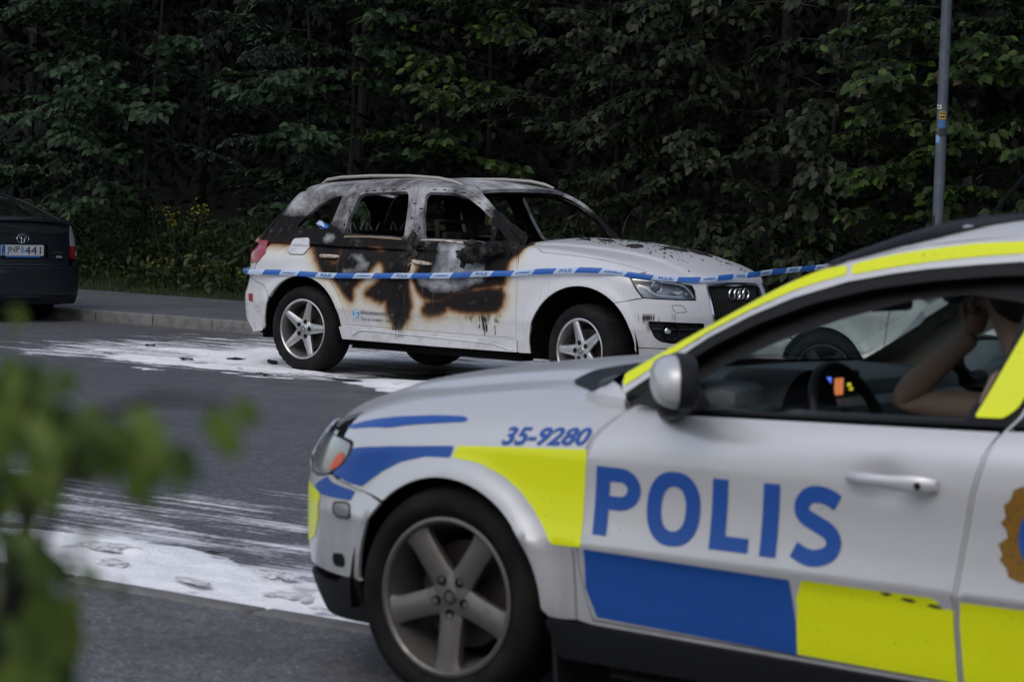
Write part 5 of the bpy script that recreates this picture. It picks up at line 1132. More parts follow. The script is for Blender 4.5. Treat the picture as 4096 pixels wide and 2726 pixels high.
# melted mirror
def blob(c, r, seed, n=3, amp=.5, squash=(1, 1, 1)):
    bm = bmesh.new(); bmesh.ops.create_icosphere(bm, subdivisions=n, radius=1); rs = np.random.default_rng(seed)
    K = rs.normal(size=(14, 3)) * 3.2; ph = rs.uniform(0, 6, 14)
    for v in bm.verts:
        p = np.array(v.co); d = sum(math.sin(p @ k + f) for k, f in zip(K, ph)) / 14 * 2.2
        v.co = v.co * (1 + amp * d)
    V = [(c[0] + v.co.x * r * squash[0], c[1] + v.co.y * r * squash[1], c[2] + v.co.z * r * squash[2]) for v in bm.verts]; Fc = [[v.index for v in f.verts] for f in bm.faces]; bm.free(); return V, Fc
mb = MB()
for c, r, sd_, q in (((1.86, -.99, 1.07), .085, 1, (1.1, .8, .8)), ((1.75, -1.0, 1.05), .06, 2, (1.1, .8, .9)), ((1.98, -.92, 1.10), .075, 3, (1.4, .7, .6)), ((1.74, -1.0, .985), .022, 4, (1, 1, 2.2)), ((1.80, -.99, 1.01), .035, 6, (1, 1, 1.3)), ((2.05, -.87, 1.07), .05, 5, (1.3, .6, .8)), ((1.83, -1.01, 1.13), .05, 8, (1.6, .5, .5))):
    mb.add(*blob(c, r, sd_, 3, .55, q))
mb.tube([(1.93, -.955, 1.03), (1.93, -.958, .93), (1.925, -.960, .86)], .006, 5).add(*blob((1.925, -.958, .865), .022, 9, 2, .5, (.8, .5, 1.6)))
mb.obj('melted_mirror', M['char'], Q, angle=60)
mb = MB()
for k in range(26):
    z_ = .90 + .28 * (k / 26); mb.add(*blob((1.115 + random.uniform(-.03, .05) - (z_ - .9) * .15, -.935 + (z_ - .9) * .45, z_), random.uniform(.015, .035), 20 + k, 2, .5, (1, .4, 1)))
mb.obj('blistered_trim', M['char'], Q, angle=60)
MB().tube(lift(F_q5, pj_side(-1), [(.34,1.128),(.6,1.137),(.95,1.130)], .004), .008, 6).obj('window_seal', mat('scorched_seal', (.30, .24, .15), .6), Q)
MB().tube(lift(F_q5, pj_side(-1), [(1.16,1.132),(1.35,1.137),(1.50,1.130),(1.68,1.117)], .006), .008, 6, taper=[.8, 1, 1, .4]).obj('window_seal', M['handle_burnt'], Q)
# punched slots round the window frames
mb = MB()
for L in ([(.42,1.505),(.50,1.512),(.60,1.520),(.70,1.527),(.80,1.532)], [(1.12,1.535),(1.22,1.537),(1.32,1.536),(1.42,1.520),(1.52,1.492),(1.62,1.442),(1.72,1.385)], [(.30,1.22),(.315,1.33),(.975,1.42),(.99,1.30),(1.10,1.22),(1.06,1.38)]):
    for p in lift(F_q5, pj_side(-1), L, .001): mb.box(p, (.035 if p[2] > 1.37 else .01, .004, .008 if p[2] > 1.37 else .03))
mb.obj('frame_slots', M['underbody'], Q, smooth=False)
# door printing
st = np.array(TR['sticker']); ps = pj_side(-1)
c0 = st[:4].mean(0); 
def circ(c, a, b, n=28): t = np.linspace(0, 2*math.pi, n + 1)[:-1]; return np.c_[c[0] + a * np.cos(t), c[1] + b * np.sin(t)]
cx, cz = (st[0][0] + st[1][0]) / 2, (st[0][1] + st[2][1]) / 2 + .002; rr = (st[1][0] - st[0][0]) / 2
M_blue = M['blue_print']
decal('door_print', Q, F_q5, ps, [circ((cx, cz), rr * .85, rr * .85)], M_blue, .02)
S = crom([(cx + .55*rr, cz + .38*rr), (cx + .2*rr, cz + .58*rr), (cx - .3*rr, cz + .42*rr), (cx - .1*rr, cz + .05*rr), (cx + .3*rr, cz - .2*rr), (cx + .1*rr, cz - .55*rr), (cx - .5*rr, cz - .45*rr)], 5)
MB().tube(lift(F_q5, ps, S, .002), .0045, 4).obj('door_print', M['white_print'], Q)
x0, x1 = st[4][0], st[5][0]; zb = cz
for txt, z0_, z1_, xa, xb, mt in (('silhouettesverige.se', cz - .012, cz + .036, x0, x0 + (x1 - x0) * 1.02, 'grey_print'), ('F\u00f6r en kreativ l obby!', cz - .060, cz - .022, x0 + .004, x0 + (x1 - x0) * 1.0, 'grey_print'), ('silhouette', cz - .055, cz - .042, cx - rr, cx + rr, 'faint_print')):
    decal('door_print', Q, F_q5, ps, place_loops(text_loops(txt, .004), (xa, z0_), (xb, z0_), (xa, z1_)), M[mt], .03, .002)
rs = np.random.default_rng(8)
for i in range(16):   # soot runs over the door foot and the sill
    x = rs.uniform(1.0, 1.125) if i < 11 else rs.uniform(1.86, 2.02); zt = .52 if i < 11 else .50; zb = rs.uniform(.405, .47) if i % 2 else rs.uniform(.42, .45); w_ = rs.uniform(.003, .007)
    decal('soot_run', Q, F_q5, ps, [np.array([(x - w_, zt), (x + w_, zt), (x + w_ * .7, (zt + zb) / 2), (x + w_ * .9, zb + .012), (x, zb), (x - w_ * .8, zb + .012), (x - w_ * .4, (zt + zb) / 2)])], M['char'], .03, .0025)
for x, z0, z1, w_ in ((1.015, .335, .398, .004), (1.045, .345, .398, .006), (1.07, .352, .398, .005), (1.09, .34, .398, .004), (1.11, .375, .398, .004)):
    decal('soot_run', Q, F_q5, ps, [np.array([(x - w_, z1), (x + w_, z1), (x + w_ * .5, (z0 + z1) / 2), (x + w_ * .8, z0 + .01), (x, z0), (x - w_ * .8, z0 + .01), (x - w_ * .4, (z0 + z1) / 2)])], M['char'], .03, .017)
# flakes on the bonnet
mb = MB(); rs = np.random.default_rng(5)
pt = pj_top()
def flake(x, y, r, n=6, st_=1.0, h=.003):
    a = rs.uniform(0, 6.28); A = np.sort(rs.uniform(0, 2 * math.pi, n)); rad = r * rs.uniform(.5, 1.1, n)
    px = rad * np.cos(A) * st_; py = rad * np.sin(A); q = np.c_[x + px * math.cos(a) - py * math.sin(a), y + px * math.sin(a) + py * math.cos(a)]
    P = lift(F_q5, pt, q, .0015); T_ = P + [0, 0, h]; T_[:, 2] += rs.uniform(0, h, n)
    mb.add(np.r_[P, T_], [list(range(n, 2*n))] + [[i, (i+1) % n, (i+1) % n + n, i + n] for i in range(n)])
for k in range(210):
    x = rs.triangular(2.25, 2.6, 3.5); y = rs.uniform(-.45, .65) * (1 - (x - 2.2) * .1); flake(x, y, abs(rs.normal(.003, .006)) + .002, 5, rs.uniform(1, 2))
mb.obj('soot_flakes', M['char'], Q, smooth=False); tag(bpy.context.scene.collection.objects[-1], kind='stuff')
for (x, y, r, st_) in ((3.02, .10, .11, 1.3), (2.62, .12, .06, 2), (2.55, -.22, .045, 2), (3.05, .34, .10, 1.6), (2.85, -.25, .06, 2.6), (3.14, .22, .07, 1.5), (2.40, -.30, .04, 1.6), (2.75, .30, .07, 1.8)):
    mb = MB(); flake(x, y, r, 9, st_, .006); mb.obj('charred_piece', M['char'], Q, smooth=False)
for (x, y, r) in ((2.80, .22, .12), (2.66, -.02, .07)):
    mb = MB(); flake(x, y, r, 9, 1.7, .004); mb.obj('glass_piece', mat('pale_glass_shard', (.25, .32, .30), .15, coat=1), Q, smooth=False)
# ================================================================ patrol estate car in front
M['silver'] = mat('silver_paint', (.50, .50, .51), .36, metal=.35, coat=.45); g = NG(M['silver']); c = g.coord(); n1 = g.noise(c, 2.2, 5, .6); st = g.noise(g.coord((6, 6, 1.2)), 2.5, 5, .6)
zc = g.n('ShaderNodeSeparateXYZ', inp={0: g.coord()}).outputs[2]; lowd = g.math('MULTIPLY', g.mr(zc, .62, .25), g.mr(st, .3, .65)); cl = g.mix(g.math('MULTIPLY', lowd, .45), (.64, .645, .665), (.28, .26, .23)); cl = g.mix(g.mr(n1, .45, .75, 0, .18), cl, (.44, .44, .44)); g.set(Base_Color=cl, Roughness=g.mr(n1, .3, .7, .26, .42))
def sticker(name, col, rough=.35):
    m = mat(name, col, rough, coat=.15); g = NG(m); c = g.coord(); n = g.noise(c, 3, 5, .6); vo = g.noise(c, 60, 3, .6)
    cl = g.mix(g.mr(n, .45, .75, 0, .18), col, tuple(x * .75 for x in col)); cl = g.mix(g.math('MULTIPLY', g.mr(vo, .66, .72), .5), cl, tuple(x * .35 for x in col)); g.set(Base_Color=cl); return m
M['pyel'] = sticker('fluorescent_yellow', (.86, .93, .003)); M['pblue'] = sticker('livery_blue', (.008, .080, .37), .45); M['pblue2'] = M['pblue']
M['trimgrey'] = mat('grey_cabin_trim', (.40, .38, .33), .8); M['dash'] = mat('dark_blue_grey_plastic', (.055, .068, .076), .6); M['amber'] = mat('amber_lens', (.70, .06, .008), .25, coat=.3); M['lampglass'] = mat('lamp_glass', (.26, .28, .30), .15, coat=1, metal=.3)
M['vglass'] = glass_mat('green_tinted_glass', (.62, .70, .67)); M['wglass'] = glass_mat('windscreen_glass', (.46, .54, .52)); M['seat'] = mat('dark_seat_cloth', (.022, .024, .027), .9)

_F0 = F_v70
def F_v70d(P):
    """near-side skin with the dish behind the door handle"""
    f = _F0(P); r2 = ((P[:, 0] + 1.43) / .085)**2 + ((P[:, 2] - .808) / .052)**2
    return f + .013 * np.exp(-r2 * 1.3) * (np.abs(P[:, 1]) > .7)
def make_estate(root, near=True, paint='silver', rim='alloy_dirty'):
    F = F_v70d
    AF = (0.0, .33, .358); AR = (-2.816, .33, .358)
    top = [(-.53,1.030),(-.65,1.112),(-.77,1.196),(-.88,1.262),(-1.0,1.315),(-1.16,1.372),(-1.37,1.425),(-1.64,1.462),(-2.2,1.475),(-3.0,1.455),(-3.55,1.385)]
    dlo = np.array(TR['v_dlo'])
    fdl = rnd([(-.575,.950),(-.561,.915),(-.532,.885),(-.508,.850),(-.492,.80),(-.482,.73),(-.477,.62),(-.480,.49),(-.497,.40),(-.524,.326),(-1.1,.314),(-1.667,.300),(-1.655,.45),(-1.653,.516),(-1.661,.63),(-1.683,.80),(-1.708,.905),(-1.735,.962),(-1.1,.942),(-.75,.930)], .012)
    frame_top = [(-1.664,1.383+.034),(-1.84,1.40)]
    dl = dlo[dlo[:, 0] < -.6]; dlt = [tuple(p) for p in dl if p[0] > -1.72]
    # whole front door opening
    fdo = np.array([(-.560,.974),(-.570,.952),(-.561,.915),(-.532,.885),(-.508,.850),(-.492,.80),(-.482,.73),(-.477,.62),(-.480,.49),(-.497,.40),(-.524,.324),(-1.667,.298),(-1.655,.45),(-1.653,.516),(-1.661,.63),(-1.683,.80),(-1.708,.905),(-1.745,.970),(-1.765,1.0),(-1.80,1.10),(-1.862,1.388)] + dlt[::-1])
    rdo = np.array([(-1.675,.298),(-1.662,.45),(-1.660,.516),(-1.668,.63),(-1.690,.80),(-1.715,.905),(-1.752,.970),(-1.772,1.0),(-1.807,1.10),(-1.869,1.388),(-2.2,1.402),(-2.55,1.395),(-2.66,1.34),(-2.72,1.20),(-2.70,.98),(-2.66,.85),(-2.58,.76),(-2.46,.62),(-2.40,.50),(-2.385,.40),(-2.40,.300)])
    qwo = rnd([(-2.80,1.0),(-2.82,1.36),(-3.35,1.32),(-3.62,1.02)], .05)
    for s in (1, -1):
        pj = pj_side(s); pd = pj_diag(s); rs_ = .022 if s > 0 and near else .045
        mats = [M[paint], M['trimgrey'], M[paint]]
        L = lambda q, o=0.: lift(F, pj, q, o)
        panel('front_door', root, F, pj, inset(fdl, .003), [], rs_, mats, .03)
        body = np.array([(-.470,.322),(-.469,.62),(-.475,.73),(-.486,.80),(-.502,.852),(-.527,.888),(-.555,.918),(-.567,.950),(-.545,.985)] + [(x, z) for x, z in top] + [(-3.70,1.22),(-3.74,1.0),(-3.68,.70),(-3.66,.42),(-3.4,.36)] + arc(AR[0], AR[1], AR[2], 175, 5, 24).tolist()[:0] + [(-3.17,.34)] + arc(AR[0], AR[1], AR[2], 178, 2, 24).tolist() + [(-2.44,.285),(-1.67,.288),(-.525,.314)])
        panel('body_side', root, F, pj, body, [fdo, rdo, qwo], rs_, mats, .03)
        # rear door skin and frames
        rdl = np.array([p for p in rdo if p[1] < .975]); rdl = np.r_[rdl[:7], [(-2.2,.985),(-2.68,.995)], rdl[7:]] if False else np.array([(-1.678,.300),(-1.665,.45),(-1.663,.516),(-1.671,.63),(-1.693,.80),(-1.718,.905),(-1.745,.962),(-2.2,.985),(-2.67,1.0),(-2.65,.85),(-2.57,.76),(-2.45,.62),(-2.39,.50),(-2.375,.40),(-2.39,.302)])
        panel('rear_door', root, F, pj, rdl, [], rs_, mats, .03)
        gl = np.array([(-.635,.940),(-1.08,.954),(-1.630,.976),(-1.70,1.19),(-1.762,1.352)] + [(x + .0, z - .036) for x, z in dlt[::-1] if x < -.70] + [(-.665,1.010)])
        gl = np.array([(-.640,.942),(-1.08,.954),(-1.628,.976),(-1.70,1.19),(-1.760,1.350),(-1.60,1.345),(-1.42,1.325),(-1.25,1.292),(-1.08,1.240),(-.90,1.155),(-.76,1.070),(-.665,.985)])
        # recompute upper edge from the traced opening
        up = lambda x: float(np.interp(-x, -dlo[:, 0], dlo[:, 1]))
        gl = np.array([(-.665,.942),(-1.08,.956),(-1.628,.977),(-1.70,1.19),(-1.765,up(-1.72)-.030)] + [(x, up(x) - .034) for x in (-1.6,-1.42,-1.25,-1.08,-.92,-.80,-.72)])
        glr = rnd(gl, .02)
        fr_out = np.array([(-.566,.956),(-.80,.938),(-1.1,.949),(-1.745,.972),(-1.765,1.0),(-1.80,1.10),(-1.855,up(-1.75)-.002)] + [(x, up(x) - .004) for x in (-1.6,-1.42,-1.25,-1.08,-.92,-.80,-.70,-.63,-.59)] + [(-.564,.972)])
        panel('window_frame', root, F, pj, fr_out, [glr], rs_, [M['dark_trim']], .025, off=-.004)
        if not (near and s > 0): panel('window_glass', root, F, pj, inset(glr, -.006), [], .06, [M['vglass']], 0, off=-.012)
        else: panel('lowered_window_edge', root, F, pj, np.array([(-.66,.935),(-1.62,.965),(-1.62,.985),(-.68,.955)]), [], .06, [M['vglass']], .004, off=-.020)
        panel('pillar_trim', root, F, pj, inset(fr_out, .01), [rnd([(-.72,.940),(-1.61,.965),(-1.665,1.15),(-1.69,1.285),(-1.514,1.300),(-1.35,1.275),(-1.158,1.215),(-.994,1.150),(-.83,1.070),(-.75,1.01)], .03)], .04, [M['dark_trim'] if s > 0 else M['trimgrey']], 0, off=-.050)  # near ring black: shadow on the inner pillar put into its colour
        g2 = rnd([(-1.87,.985),(-2.60,1.02),(-2.62,1.20),(-2.58,1.345),(-2.2,1.355),(-1.93,1.345),(-1.84,1.08)], .03)
        panel('window_frame', root, F, pj, inset(np.array([(-1.752,.972),(-1.775,1.0),(-1.81,1.10),(-1.872,1.386),(-2.2,1.400),(-2.55,1.392),(-2.655,1.34),(-2.715,1.20),(-2.69,1.005)]), .003), [g2], .045, [M['dark_trim']], .025, off=-.004)
        panel('window_glass', root, F, pj, inset(g2, -.006), [], .08, [M['vglass']], 0, off=-.012)
        panel('quarter_glass', root, F, pj, qwo, [], .08, [M['vglass']], 0, off=-.006)
        # wing
        sd = lambda q: lift(F, pj, q)
        hd = np.array(TR['v_headl']); hd[:, 1] *= s
        wing3 = np.r_[sd([(-.4655,.322),(-.463,.62),(-.469,.73),(-.480,.80),(-.497,.850),(-.522,.885),(-.550,.915),(-.562,.950)]), sd([(-.535,.992)]), lift(F, pj_top(), [(-.455,s*.745),(-.36,s*.715),(-.2,s*.705),(0,s*.700),(.2,s*.685),(.38,s*.668),(.48,s*.70)]), [hd[1] + [0, s*.004, .006]], hd[2:6] + [-.012, 0, 0], sd([(.455,.652)]),
                      sd([(.470,.632),(.400,.619),(.309,.609)]), sd(arc(AF[0], AF[1], AF[2], 48, 178, 26)), sd([(-.38,.322)])]
        panel('front_wing', root, F, pd, pd['dom'](wing3), [], rs_, [M[paint]], .012)
        # black sill cover
        sl = rnd([(-.40,.20),(-.37,.312),(-.52,.308),(-1.67,.284),(-2.42,.278),(-2.40,.18)], .01)
        panel('sill_cover', root, F, pj, sl, [], .06, [M['black_plastic']], .02, off=.010)
        liner('arch_liner', root, AF[0], AF[1], .385, s, .40, .88); liner('arch_liner', root, AR[0], AR[1], .385, s, .40, .88)
        MB().add([(-.385, s*.60, .02), (-.385, s*.87, .02), (-.365, s*.885, .34), (-.365, s*.60, .34), (-.40, s*.60, .02), (-.40, s*.87, .02), (-.38, s*.885, .34), (-.38, s*.60, .34)], [[0,1,2,3],[4,5,6,7],[0,1,5,4],[1,2,6,5]]).obj('mud_flap', M['black_plastic'], root, smooth=False)
        # handle
        for xo in (0, -1.02):
            P = L(np.c_[np.linspace(-1.325, -1.590, 11) + xo, np.linspace(.814, .812, 11)]); P[:, 1] = P[:, 1].max() * 1.0 if s > 0 else P[:, 1].min()
            off = np.array([.006, .020, .030, .034, .034, .034, .034, .034, .032, .028, .010]); P[:, 1] += s * off; V = []; n = len(P)
            for p, t in zip(P, [.6, .85, .9, .9, .9, .92, 1, 1.12, 1.15, 1.1, .8]):
                for a in range(10): V.append((p[0], p[1] + s * .010 * math.cos(a * math.pi / 5), p[2] + .0195 * t * math.sin(a * math.pi / 5)))
            MB().add(V, [[10*i+j, 10*i+(j+1) % 10, 10*(i+1)+(j+1) % 10, 10*(i+1)+j] for i in range(n-1) for j in range(10)] + [list(range(10)), [10*(n-1)+j for j in range(10)]]).obj('door_handle', M[paint], root)
        if s > 0 and near:
            p = L([(-1.555, .812)])[0]; MB().lathe([(0, .002), (.008, .0), (.010, -.004)], (p[0], .9135 + .058, p[2]), (0, 1, 0), 16).obj('key_lock', M['dark_trim'], root)
        # mirror
        mr_ = empty('door_mirror'); mr_.parent = root
        cx, cy, cz = -.822, s * .985, 1.032; V = []; Fc = []; nu, nv = 16, 20
        def sq(v, e): return math.copysign(abs(v) ** e, v)
        for i in range(nu + 1):
            t = i / nu; xx = .066 * math.cos(t * math.pi / 2); rad = (math.sin(t * math.pi / 2)) ** .7
            for j in range(nv):
                a = 2 * math.pi * j / nv; V.append((cx + xx, cy + .118 * rad * sq(math.cos(a), .75), cz + (.072 * rad) * sq(math.sin(a), .75) + .010 * math.cos(a) * s * -1))
        for i in range(nu):
            for j in range(nv): Fc.append([i*nv+j, i*nv+(j+1) % nv, (i+1)*nv+(j+1) % nv, (i+1)*nv+j])
        def rotm(V_):
            a_ = s * R(40); return [(cx + (x - cx) * math.cos(a_) - (y - cy) * math.sin(a_), cy + (x - cx) * math.sin(a_) + (y - cy) * math.cos(a_), z) for x, y, z in V_]
        MB().add(rotm(V), Fc).obj('mirror_shell', M[paint], mr_)
        V = []; Fc = []
        for i, (dx, k_) in enumerate(((0.0, 1.0), (0.002, 1.05), (-.038, 1.04), (-.050, .96), (-.050, .89), (-.040, .87))):
            for j in range(nv):
                a = 2 * math.pi * j / nv; V.append((cx + dx, cy + .118 * k_ * sq(math.cos(a), .75), cz + .072 * k_ * sq(math.sin(a), .75) + .010 * math.cos(a) * s * -1))
        for i in range(5):
            for j in range(nv): Fc.append([i*nv+j, i*nv+(j+1) % nv, (i+1)*nv+(j+1) % nv, (i+1)*nv+j])
        MB().add(rotm(V), Fc).obj('mirror_housing', M['black_plastic'], mr_)
        MB().add(rotm([(cx - .042, cy + .10 * sq(math.cos(a), .75), cz + .06 * sq(math.sin(a), .75)) for a in np.linspace(0, 6.28, 21)[:-1]]), [list(range(20))]).obj('mirror_glass', M['chrome'], mr_, smooth=False)
        MB().tube([(-.70, s*.80, .945), (-.75, s*.88, .950), (-.81, s*.94, .965), (-.82, s*1.0, .975)], .034, 10, taper=[1.4, 1.2, 1.1, 1.2]).obj('mirror_arm', M['black_plastic'], mr_)
        MB().add(L([(-.585,.948),(-.80,.936),(-.86,.955),(-.79,1.02),(-.70,1.03),(-.64,.99)], .004), [[0, 1, 2, 3, 4, 5]]).obj('mirror_base', M['black_plastic'], root, smooth=False)
        # headlamp
        pf = pj_end(.05, 1)
        hl = hd.copy(); hq = rnd(pf['dom'](np.r_[hl[1:9], [(.69, s*.67, .628), (.76, s*.58, .65), (.80, s*.53, .72), (.73, s*.58, .752), (.63, s*.69, .757)]]), .01)
        panel('headlamp', root, F, pf, hq, [], .03, [M['lampglass']], .015, off=.002)
        am = np.array(TR['v_amber']); am[:, 1] *= s; decal('side_marker_lens', root, F, pf, [rnd(pf['dom'](am), .01)], M['amber'], .03, .004)
        edge = lift(F, pf, dens(hq, .02), .002); MB().tube(edge, .0016, 5, closed=True).obj('headlamp_seal', M['dark_trim'], root)
    # bonnet, windscreen, roof
    pt = pj_top()
    half = [(-.445,.742),(-.36,.711),(-.2,.701),(0,.696),(.2,.681),(.385,.664),(.50,.70),(.60,.655),(.72,.56),(.80,.46),(.87,.36),(.90,.2)]
    hood = [(-.285, 0), (-.30, .35), (-.37, .60)] + half + [(.905, 0)]; hood = np.array(hood + [(x, -y) for x, y in hood[-2:0:-1]])
    panel('bonnet', root, F, pt, hood, [], .035, [M[paint]], .012)
    cow = [(-.282, 0), (-.30, .36), (-.368, .61), (-.44, .73), (-.50, .745), (-.505, .70), (-.47, .55), (-.42, .35), (-.40, 0)]; cow = np.array(cow + [(x, -y) for x, y in cow[-2:0:-1]])
    panel('cowl', root, F, pt, cow, [], .05, [M['dark_trim']], 0, off=-.008)
    te = lift(F, pj_side(1), [(x, z - .004) for x, z in top]); te2 = [(p[0], p[1] - .004) for p in te]
    ws = [(-.39, 0), (-.41, .35), (-.46, .56), (-.52, .71)] + te2[1:5] + [(-1.07, .60), (-1.10, .40), (-1.12, 0)]
    ws = np.array(ws + [(x, -y) for x, y in ws[-2:0:-1]]); panel('windscreen', root, F, pt, ws, [], .06, [M['wglass']], 0, off=-.004)
    rf = [(-1.11, 0), (-1.09, .40), (-1.06, .61)] + te2[5:] + [(-3.62, .45), (-3.65, 0)]; rf = np.array(rf + [(x, -y) for x, y in rf[-2:0:-1]])
    panel('roof', root, F, pt, rf, [], .05, [M[paint], M['trimgrey'], M[paint]], .03)
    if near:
        sr = [(-1.125, 0), (-1.10, .36), (-1.075, .55), (-1.085, .635), (-1.17, .630), (-1.29, .611), (-1.38, .592), (-1.50, .555), (-1.65, .50), (-2.5, .44), (-2.6, .38), (-2.6, 0)]; sr = np.array(sr + [(x, -y) for x, y in sr[-2:0:-1]]); panel('dark_roof_reflection', root, F, pt, sr, [], .05, [M['dark_trim']], .003, off=.003)  # black sheet painting the dark treeline reflection onto the silver roof
    # bumper
    pf = pj_end(.05, 1); D = lambda P: pf['dom'](np.array(P, float))
    sdp = lambda q: lift(F, pj_side(1), q)
    bl = np.r_[[(0, .335)], D(sdp(np.r_[[(.350,.335)], arc(AF[0], AF[1], AF[2], 2, 46, 8), [(.316,.605),(.399,.615),(.469,.628)]])), D([(.525,.80,.640),(.62,.745,.622)]), [(D([(.80,.44,.64)])[0][0], .640), (D([(.80,.41,.74)])[0][0], .735), (.25, .75), (0, .755)]]
    bm_ = np.r_[bl, [(-a, z) for a, z in bl[-2:0:-1]]]
    panel('front_bumper', root, F, pf, bm_, [], .03, [M[paint]], .012)
    gr = rnd(np.array([(-.36,.56),(.36,.56),(.42,.65),(.40,.765),(-.40,.765),(-.42,.65)]), .03); panel('grille', root, F, pf, gr, [], .04, [M['dark_trim']], .02, off=.022)
    MB().tube(lift(F, pf, dens(gr, .04), .022), .006, 6, closed=True).obj('grille_frame', M['chrome'], root)
    sk = np.r_[[(0, .16)], D(sdp([(.345,.21)])) * [0, 1] + [D(sdp([(.345,.33)]))[0][0] , 0], D(sdp([(.352,.331)])), D(sdp([(.40,.338),(.452,.327)])), [(.50, .300), (.3, .29), (0, .29)]]
    sk = np.r_[[(0, .15)], [(D(sdp([(.33,.21)]))[0][0], .20)], D(sdp([(.357,.334),(.392,.342),(.452,.331),(.50,.305)])), [(.35, .29), (0, .285)]]
    skp = np.r_[sk, [(-a, z) for a, z in sk[-2:0:-1]]]; panel('bumper_skirt', root, F, pf, skp, [], .03, [M['black_plastic']], .015, off=.006)
    # tail
    pr_ = pj_end(-2.9, -1); a1 = .95; tl_ = np.array([(-a1,.30),(-a1,.62),(-.80,1.0),(-.62,1.30),(-.50,1.38),(.50,1.38),(.62,1.30),(.80,1.0),(a1,.62),(a1,.30)]); rw = rnd([(-.52,1.04),(-.44,1.30),(.44,1.30),(.52,1.04)], .04)
    panel('tailgate', root, F, pr_, tl_, [rw], .06, [M[paint], M['trimgrey'], M[paint]], .02); panel('rear_glass', root, F, pr_, rw, [], .1, [M['vglass']], 0, off=-.01)
    MB().box((-1.4, 0, .26), (3.6, 1.40, .12)).obj('underside', M['underbody'], root)
    sp_ = dict(spoke=(.078, .078), face=(-.030, -.010), holes=.024, hub=.050)
    for (x, s, ph) in ((0, 1, 54), (-2.816, 1, 20), (0, -1, 10), (-2.816, -1, 40)):
        wheel('front_wheel' if x == 0 else 'rear_wheel', root, (x, s * .905, .33), s, ph, .330, .235, .22, M[rim], **sp_)

VP = empty('police_car', (.351, 8.189, .025), math.pi - .62075, .99388); tag(VP, 'silver police estate with blue and yellow chequers and POLIS on its door, in the foreground', 'police car')
make_estate(VP)
# ---- livery
F = F_v70d; ps = pj_side(1); pd = pj_diag(1); pf = pj_end(.05, 1)
def letters():
    Z0, Z1 = .576, .770
    A = {}
    def X(a, b, t): return a + (b - a) * t
    def box(x0, x1, z0, z1): return np.array([(x0, z0), (x1, z0), (x1, z1), (x0, z1)])
    # P : x -.529 .. -.678
    a, b = -.529, -.680; h = Z1 - Z0; w = b - a
    th = .047 * -1
    out = [(a, Z0), (a, Z1), (a - .075, Z1)] + [(a - .080 - .071 * math.sin(t), Z1 - .060 + .060 * math.cos(t)) for t in np.linspace(.15, math.pi - .1, 12)] + [(a - .047, Z1 - .120), (a - .047, Z0)]
    hole = [(a - .047, Z1 - .040), (a - .078, Z1 - .040)] + [(a - .080 - .027 * math.sin(t), Z1 - .060 + .021 * math.cos(t)) for t in np.linspace(.2, math.pi - .2, 8)] + [(a - .078, Z1 - .081), (a - .047, Z1 - .081)]
    A['P'] = [np.array(out), np.array(hole)]
    def sup(cx, cz, rx, rz, e=.86, n=40):
        t = np.linspace(0, 2 * math.pi, n + 1)[:-1]; return np.c_[cx + rx * np.sign(np.cos(t)) * np.abs(np.cos(t))**e, cz + rz * np.sign(np.sin(t)) * np.abs(np.sin(t))**e]
    A['O'] = [sup(-.790, .673, .087, .103), sup(-.790, .673, .040, .062)]
    A['L'] = [np.array([(-.913, Z1), (-.913, Z0), (-1.036, Z0), (-1.036, Z0 + .040), (-.962, Z0 + .040), (-.962, Z1)])]
    A['I'] = [box(-1.073, -1.124, Z0 - .002, Z1 + .002)]
    c = crom([(-1.300,.738),(-1.275,.751),(-1.240,.757),(-1.208,.748),(-1.192,.722),(-1.202,.696),(-1.240,.678),(-1.278,.660),(-1.295,.634),(-1.285,.604),(-1.250,.588),(-1.215,.588),(-1.176,.604)], 5)
    d = np.gradient(c, axis=0); d /= np.linalg.norm(d, axis=1, keepdims=True); nrm = np.c_[-d[:, 1], d[:, 0]] * .0225
    A['S'] = [np.r_[c + nrm, (c - nrm)[::-1]]]
    return A
for k, lp in letters().items(): decal('letter_' + k.lower(), VP, F, ps, lp, M['pblue'], .02, .002)
def dp(name, pts, m, pj=pd, off=.0015, r=.008): return decal(name, VP, F, pj, [rnd(pj['dom'](np.array(pts)), r)], m, .025, off)
dp('blue_sticker', TR['v_hoodblue'], M['pblue'], r=.02); dp('blue_sticker', TR['v_fendblue'], M['pblue']); dp('yellow_sticker', TR['v_fendyel'], M['pyel'])
dp('blue_sticker', TR['v_bumperblue'], M['pblue'], pf)
for k_ in range(7, 14): p_ = TR['v_stripe'][k_]; TR['v_stripe'][k_] = (p_[0] + .004, p_[1] - .004, p_[2] + .009)
for k_ in range(5, 10): p_ = TR['v_stripe2'][k_]; TR['v_stripe2'][k_] = (p_[0], p_[1] - .004, p_[2] + .008)
dp('yellow_sticker', TR['v_stripe'], M['pyel'], pd, .002, .012); dp('yellow_sticker', TR['v_stripe2'][:5] + [(-1.85,.607,1.430),(-2.3,.605,1.434),(-2.3,.582,1.470),(-1.85,.586,1.464)] + TR['v_stripe2'][5:], M['pyel'], pd, .002, .012)
dp('yellow_sticker', [(.600,.795,.572),(.66,.735,.585),(.74,.65,.592),(.78,.58,.590),(.78,.58,.40),(.72,.67,.40),(.655,.745,.43),(.615,.785,.50)], M['pyel'], pf, .002)
side = lambda q: [np.array(q, float)]
decal('blue_sticker', VP, F, ps, side([(-.505,.532),(-.503,.42),(-.540,.338),(-1.1855,.316),(-1.1855,.40),(-1.168,.520)]), M['pblue'], .03)
